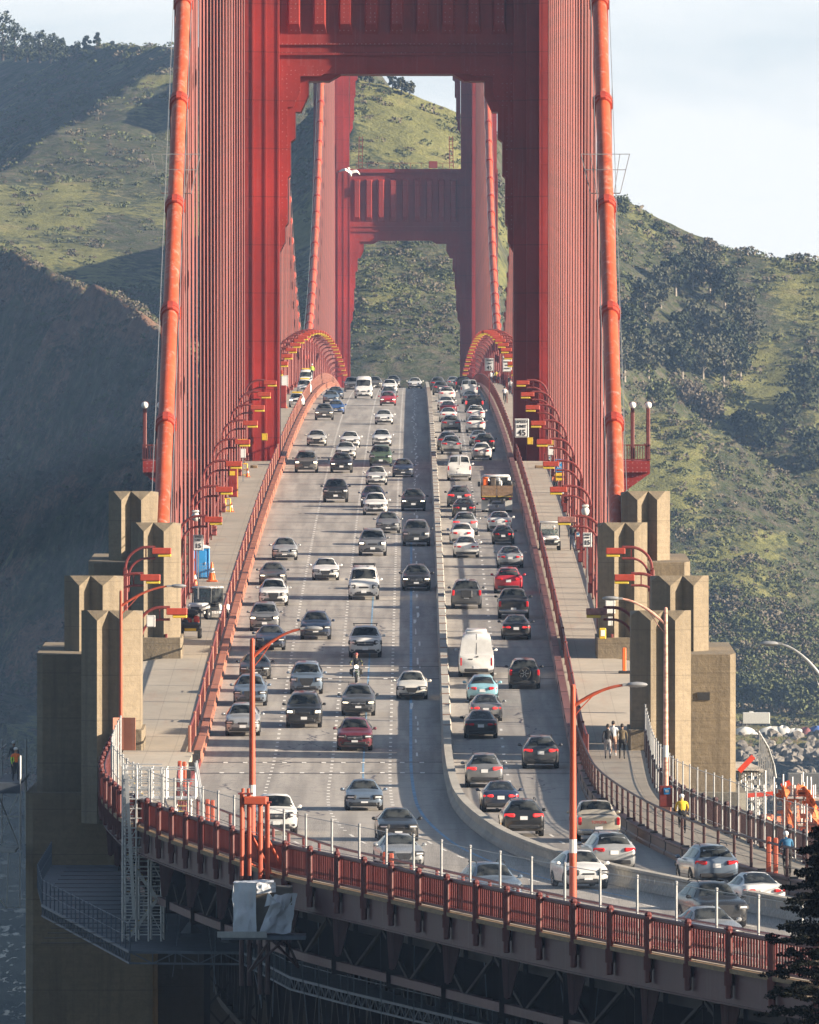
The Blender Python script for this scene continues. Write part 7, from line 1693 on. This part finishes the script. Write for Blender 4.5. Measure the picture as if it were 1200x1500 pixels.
t=thing('hand_trolley','flat hand trolley parked on the shaded work platform','trolley',(-12.0,632,ZP)); b=MB(); b.cbox((0,0,.55),(1.6,.7,.08),.02); b.build('bed',M_WOOD,t)
for sx in(-.6,.6): b=MB(); b.rev([(.1,-.05),(.2,-.05),(.2,.05),(.1,.05)],(sx,-.3,.2),14,axis='Y'); b.build('wheel',M_WHITE,t); 
b=MB(); b.tube((.75,0,.5),(.9,0,1.2),.03,5); b.build('handle',M_DARK,t)
for i,(x,y,lb) in enumerate([(-6.9,587,'left jack stand on the shaded work platform'),(-5.9,585,'right jack stand on the shaded work platform'),(-8.8,597,'thin prop stand on the shaded work platform')]):
    t=thing('jack_stand',lb,'jack stand',(x,y,ZP)); b=MB(); b.tube((0,0,0),(0,0,1.9),.07,6); b.build('stem',M_DARK,t); b=MB(); b.rev([(.5,0),(.12,.5)],(0,0,0),4); b.build('foot',M_DARK,t)
# ------------------------------------------------------------------ aluminium stair tower
def stairtower():
    X0,X1,Y0,Y1=-11.75,-10.0,588,591.2; z0,z1=ZP,62.9
    t=thing('scaffold_stair_tower','bright aluminium scaffold stair tower climbing over the balustrade at the left','scaffold'); b=MB()
    for x in(X0,X0+.62,X0+1.18,X1):
        for y in(Y0,(Y0+Y1)/2+.2,Y1): b.tube((x+(.09 if y not in(Y0,Y1) else 0),y,z0),(x+(.09 if y not in(Y0,Y1) else 0),y,z1 if x<X0+1 else z1-.2),.045,6)
    b.build('standards',M_ALU,t); b=MB(); z=z0+.3
    while z<z1:
        for y in(Y0,Y1): b.tube((X0,y,z),(X1,y,z),.035,5)
        for x in(X0,X1): b.tube((x,Y0,z),(x,Y1,z),.035,5)
        b.tube((X0,(Y0+Y1)/2,z+.2),(X1,(Y0+Y1)/2,z+.2),.03,5); z+=.44
    b.build('ledgers',M_ALU,t); b=MB(); tr=MB()
    for k in range(4):
        za=z0+k*1.85; a,c=((X0+.2,X1-.2) if k%2==0 else (X1-.2,X0+.2))
        for y in(Y0+.8,Y0+1.5): b.box(((a+c)/2,y,za+.95),(math.hypot(X1-X0-.4,1.85),.05,.14),ry=-math.atan2(1.85,c-a) if c>a else math.atan2(1.85,a-c))
        for s in range(8): u=(s+.5)/8; tr.box((a+(c-a)*u,Y0+1.15,za+1.85*u+.08),(.22,.62,.04))
    b.build('stringers',M_ALU,t); tr.build('treads',pm('tread_yellow',(.55,.42,.16),.6,0,.3,4.),t)
    b=MB()
    for k in range(6): z=z0+.4+1.2*k; b.tube((X0,Y0,z),(X0+.62,Y0,z+1.1),.028,4); b.tube((X0+1.18,Y0,z+1.1),(X1,Y0,z),.028,4)
    b.build('diagonal_braces',M_ALU,t)
    # landing over the walk, with guard rail and a ladder down
    X2=-8.45; b=MB(); b.box(((X0+X2+.4)/2,Y0+1.6,61.35),(X2-X0-.4,3.0,.08)); b.build('landing',M_ALU,t); b=MB()
    for x in np.linspace(X0,X2,6):
        for y in(Y0,Y1): b.tube((x,y,61.35),(x,y,62.75),.035,5)
    for z in(61.75,62.15,62.7):
        for y in(Y0,Y1): b.tube((X0,y,z),(X2,y,z),.032,5)
    b.build('guard_rail',M_ALU,t); b=MB()
    for x in(X2-.9,X2-.2):
        for y in(Y0,Y1): b.tube((x,y,60.1),(x,y,61.35),.04,5)
    b.tube((X2,Y0,63.0),(X2+.45,Y0-.6,60.1),.05,5); b.tube((X2,Y1,63.0),(X2+.45,Y1-.6,60.1),.05,5); b.build('landing_legs',M_ALU,t); b=MB()
    for k in range(5): b.box((X2-.55+.02*k,Y0+.4+.1*k,60.3+.24*k),(.6,.25,.04))
    b.build('ladder_steps',pm('tread_yellow',(.55,.42,.16)),t)
    b=MB(); b.box((X0+.35,Y0-.1,59.2),(.16,.12,6.6),ry=-.055); b.build('hoist_beam',M_ALU,t)
stairtower()
# ------------------------------------------------------------------ orange uprights and wrapped enclosure
def uprights():
    for i,(px,lb) in enumerate(((360,'left pair of tall orange steel uprights clamped to the balustrade'),(387,'right pair of tall orange steel uprights clamped to the balustrade'))):
        Y=531; t=thing('steel_uprights',lb,'steel uprights',(0,0,0)); x,_,_z=at(px,1200,Y); zt=63.45-.35*i; b=MB()
        for dx in(-.16,.16): b.tube((x+dx,Y-.7,zt-3.6),(x+dx,Y-.7,zt-.08*(dx>0)),.085,8); b.tube((x+dx*.7,Y-.1,zt-3.4),(x+dx*.7,Y-.1,zt+.15),.07,8)
        b.build('tubes',M_POLE,t); b=MB(); b.box((x,Y-.6,zt-.05),(.62,.5,.06)); b.build('cap_plate',M_DKRED,t); b=MB()
        b.tube((x+.16,Y-.1,zt-1.6),(x+1.0,Y+1.2,zt-3.3),.06,6); b.tube((x+.16,Y-.5,zt-2.9),(x+1.0,Y+1.2,zt-3.35),.05,6); b.build('braces',M_POLE,t); b=MB()
        for dx in(-.16,.16): b.tube((x+dx,Y-.9,zt-3.4),(x+dx,Y-.9,zt-7.9),.10,6)
        b.build('drop_legs',M_BALD,t)
    x,_,_z=at(374,1172,531); b=MB(); b.cbox((x,530.4,_z),(.95,.55,.34),.04); o=b.build('steel_bracket',M_POLE); tag(o,'short red steel box bracket joining the orange uprights to the lamp post','bracket')
uprights()
def enclosure():
    x0,_,zt=at(343,1287,523); x1=x0+2.45; zb=58.05; t=thing('wrapped_enclosure','white plastic wrapped box torn open, hung outside the balustrade','enclosure',(0,0,0)); rs=np.random.RandomState(3); Yf=521.5
    b=MB()
    def sheet(p00,p10,p11,p01,n=14,amp=.07):
        n=14; sd=int(rs.randint(1,999)); ph=rs.rand(3)*9
        P=[]
        for i in range(n+1):
            r=[]
            for k in range(n+1):
                u,v=i/n,k/n; p=(Vector(p00)*(1-u)+Vector(p10)*u)*(1-v)+(Vector(p01)*(1-u)+Vector(p11)*u)*v; e=min(u,1-u,v,1-v)*4; q_=[float(fbm(np.array([u*4+ph[d]]),np.array([v*3+ph[d]*2]),sd+d,3)[0]) for d in range(3)]; p+=Vector(q_)*amp*2.6*min(1,e+.25); r.append(tuple(p))
            P.append(r)
        b.grid(P)
    ft=60.1
    sheet((x0,Yf,zb),(x0+.92,Yf-.2,zb),(x0+.92,Yf-.2,ft),(x0,Yf,ft)); sheet((x0,Yf,zb),(x0,Yf+1.8,zb),(x0,Yf+1.8,ft),(x0,Yf,ft)); sheet((x0,Yf,ft),(x0+1.6,Yf-.1,ft),(x0+1.6,Yf+1.8,ft+.05),(x0,Yf+1.8,ft)); sheet((x0+.92,Yf-.2,ft-.45),(x0+1.7,Yf,ft-.4),(x0+1.7,Yf,ft),(x0+.92,Yf-.2,ft),5,.05)
    sheet((x0+1.0,Yf-.15,zb),(x0+2.3,Yf+.1,zb),(x0+2.55,Yf+.3,zb+1.6),(x0+1.65,Yf,zb+1.55),8,.12)
    sheet((x0+1.25,Yf-.3,zb+1.1),(x0+1.75,Yf-.35,zb+1.25),(x0+1.35,Yf-.25,zb+1.75),(x0+1.4,Yf-.25,zb+1.7),3,.03)
    b.build('plastic_wrap',M_TARP,t,True); b=MB(); b.box((x0+1.3,Yf+1.0,zb+.95),(2.1,1.5,1.85)); b.build('inner_box',pm('inner_board',(.14,.12,.10),.8),t)
    b=MB(); b.box((x0+1.2,Yf+.8,zb-.15),(3.4,2.6,.16)); b.build('support_tray',M_PLATR,t); b=MB(); b.box((x0+.35,Yf-.55,zb-.02),(2.0,.14,.24),rz=-.1); b.build('front_beam',M_GALV,t); b=MB()
    for x in(x0+1.5,x0+2.1): b.tube((x,Yf+.1,zb-.2),(x0+.6,Yf+1,zb-1.6),.06,5); b.tube((x,Yf+.1,zb-.2),(x0+2.6,Yf+1,zb-1.4),.06,5)
    b.build('brackets',M_BALD,t)
enclosure()
# ------------------------------------------------------------------ hanging scaffold outside the left pylon, with two workers
def sidescaffold():
    t=thing('hanging_scaffold','grey mesh scaffold hung on the outer face of the near left pylon','scaffold'); X0,X1,Y0,Y1=-20.6,-19.3,684,694; b=MB()
    for x in(X0,X1):
        for y in(Y0,Y1): b.tube((x,y,55.6),(x,y,61.2 if y>690 else 60.6),.06,5)
    for z in(59.1,60.2,60.7): b.tube((X0,Y0,z),(X0,Y1+8,z),.04,4)
    for z in(57.4,58.9): b.tube((X0,Y0,z),(X1,Y0,z),.05,4)
    b.tube((X0,Y0,55.7),(X1,Y0,58.9),.04,4); b.tube((X1,Y0,55.7),(X0,Y0,58.9),.04,4); b.build('frame',M_GALV,t); b=MB(); b.box(((X0+X1)/2,(Y0+Y1)/2+3,59.1),(X1-X0,16,.12)); b.box(((X0+X1)/2,Y0,58.85),(1.3,.12,.5)); b.build('walkway',M_PLAT,t)
    b=MB(); b.box((X0-.4,Y0+3,55.55),(2.9,7,.12)); 
    for k in range(9): b.box((X0-.4,Y0-.4+k*.8,55.63),(2.9,.10,.05))
    b.build('lower_deck',M_GALV,t); b=MB(); b.add([(X0-1.85,Y0-.5,55.5),(X1,Y0-.5,55.5),(X1,Y0-.5,52.6),(X0+.7,Y0-.5,52.6)],[(0,1,2,3)]); b.build('mesh_bracket',M_LINK,t,fix=False)
    b=MB(); b.poly([(X0-1.85,Y0-.5,55.5),(X0+.6,Y0-.5,52.6),(X1,Y0-.5,52.6),(X1,Y0-.5,55.5)],.05,4); b.tube((X0+.6,Y0-.5,52.6),(X0+.7,Y0-.5,55.5),.05,4); b.tube((X1,Y0,55.6),(X0,Y0,58.9),.04,4); b.build('bracket_frame',M_GALV,t)
    b=MB(); b.add([(X0,Y0+.1,55.7),(X1,Y0+.1,55.7),(X1,Y0+.1,58.8),(X0,Y0+.1,58.8)],[(0,1,2,3)]); b.build('side_mesh',M_LINK,t,fix=False)
sidescaffold()
person('worker in orange and lime vest on the hanging scaffold, nearer of two',(-19.62,686.5,59.17),.4,HO,cloth('darktrouser',(.04,.04,.05)),helmet=hw,sleeve=HV)
person('worker in a white helmet and dark coat on the hanging scaffold, farther of two',(-20.1,699,59.17),-.3,cloth('darkcoat',(.05,.055,.065)),cloth('darktrouser',(.04,.04,.05)),helmet=hw)
# ------------------------------------------------------------------ construction scaffolds east of the right pylon
def eastworks():
    Y=700; t=thing('trestle_scaffold','grey tubular scaffold trestle with a plank deck right of the near right pylon','scaffold'); p=lambda px,py: at(px,py,Y); b=MB(); rs=np.random.RandomState(4)
    xa,_,zt=p(1084,1127); xb,_,_=p(1120,1127); zb=p(0,1215)[2]
    for k,x in enumerate(np.linspace(xa,xb,5)):
        for y in(Y-2,Y+1.5): b.tube((x,y,zb-14),(x,y,zt),.05,5)
    for z in np.linspace(zb,zt-.1,7):
        b.tube((xa,Y-2,z),(xb,Y-2,z),.04,4); 
    for k in range(6): z=zb+k*.55; b.tube((xa,Y-2.05,z),(xb,Y-2.05,z+.9),.035,4); b.tube((xb,Y-2.05,z),(xa,Y-2.05,z+.9),.035,4)
    b.build('tubes',M_GALV,t); b=MB(); b.add([(xa-.3,Y-2.4,zt),(xb,Y-2.4,zt),(xb-.6,Y+9,zt+.15),(xa-.3,Y+9,zt+.15)],[(0,1,2,3)]); b.add([(xa-.3,Y-2.4,zt-.1),(xb,Y-2.4,zt-.1),(xb-.6,Y+9,zt+.05),(xa-.3,Y+9,zt+.05)],[(0,1,2,3)]); b.build('plank_deck',pm('pale_plank',(.40,.37,.33),.8,0,.25,1.2,.3,stretch=(3,.4,1)),t)
    b=MB(); xm=p(1110,0)[0]
    for k in range(9):
        u=k/8; b.tube((xm+u*.9,Y-1+u*2.,zt-.8),(xm+.1+u*.75,Y-1+u*2.,zt+2.0-1.4*u),.045,4); 
    b.poly([(xm,Y-1,zt+2.1),(xm+.55,Y,zt+1.2),(xm+.9,Y+1,zt+.2),(xm+1.0,Y+1,zt-.5)],.07,5); b.build('stair_frame',M_GALV,t)
    # red beams
    for i,(a,c,lb) in enumerate((((1083,1130),(1104,1108),'bright red steel beam sloping across the grey trestle scaffold'),((1087,1166),(1138,1162),'bright red steel beam reaching level from the trestle to the netted scaffold'),((1145,1152),(1158,1146),'short red steel beam at the top of the netted scaffold'),((1150,1180),(1172,1166),'short red steel beam sloping inside the orange netting'))):
        p0=Vector(at(*a,Y-6)); p1=Vector(at(*c,Y-6)); b=MB(); b.poly([p0,p1],.20 if i!=1 else .16,4); o=b.build('red_beam',M_BRT); tag(o,lb,'beam','red beams of the east works')
    # netted scaffold
    Y=668; p=lambda px,py: at(px,py,Y); t=thing('netted_scaffold','scaffold wrapped in bright orange netting beyond the cyclists path','scaffold'); b=MB(); x0=p(1137,0)[0]; x1=p(1205,0)[0]
    for k,x in enumerate(np.linspace(x0,x1,6)):
        zt=p(0,1150-4*(k%2))[2]; b.tube((x,Y,45),(x,Y,zt),.05,5); b.tube((x,Y+4,45),(x,Y+4,zt+.3),.05,5)
    for py in(1165,1185,1205,1225): z=p(0,py)[2]; b.tube((x0,Y,z),(x1,Y,z),.04,4); b.tube((x0,Y+4,z),(x1,Y+4,z),.04,4)
    b.build('tubes',M_GALV,t)
    def net(pts0,pts1,Yn,n=10,amp=.12,mat=M_NET,nm='netting'):
        b=MB(); P=[]
        for i in range(n+1):
            u=i/n; r=[]
            for k in range(n+1):
                v=k/n; a=np.array([np.interp(u,[0,1],[pts0[0][d],pts0[1][d]]) for d in(0,1)]); c=np.array([np.interp(u,[0,1],[pts1[0][d],pts1[1][d]]) for d in(0,1)]); q=a*(1-v)+c*v; w=at(q[0],q[1],Yn+1.5*math.sin(u*7+v*3)*.3); r.append((w[0]+amp*rs.randn(),w[1]+amp*rs.randn(),w[2]+amp*rs.randn()))
            P.append(r)
        b.grid(P); b.build(nm,mat,t,fix=False)
    net(((1140,1158),(1160,1250)),((1150,1150),(1176,1250)),Y-.3,10,.10); net(((1172,1150),(1200,1218)),((1180,1152),(1214,1205)),Y-.5,10,.08); net(((1146,1150),(1175,1152)),((1156,1245),(1200,1245)),Y+4.2,10,.06,M_NETV,'sheer_netting')
    net(((1090,1190),(1145,1196)),((1092,1245),(1148,1260)),Y+3,8,.04,M_NETV,'sheer_netting')
    b=MB(); 
    for k in range(14): q=at(1140+60*rs.rand(),1160+70*rs.rand(),Y-.1); b.cbox(q,(.25+.5*rs.rand(),.3,.12+.2*rs.rand()),.04)
    b.build('stored_boards',M_NET,t)
    b=MB(); z=p(0,1172)[2]; b.box(((x0+x1)/2,Y+2,z),(x1-x0,3.6,.1)); b.box(((x0+x1)/2,Y+2,z-1.4),(x1-x0,3.6,.1)); b.build('decks',pm('pale_plank',(.40,.37,.33)),t)
    # mast lamp etc. behind fence
    b=MB()
    for k,px in enumerate((1178,1184,1190,1196)): q=p(px,1160); b.tube((q[0],Y+2,z),(q[0],Y+2,p(0,1133+6*k)[2]),.045,5)
    b.build('guard_posts',M_GALV,t)
eastworks()
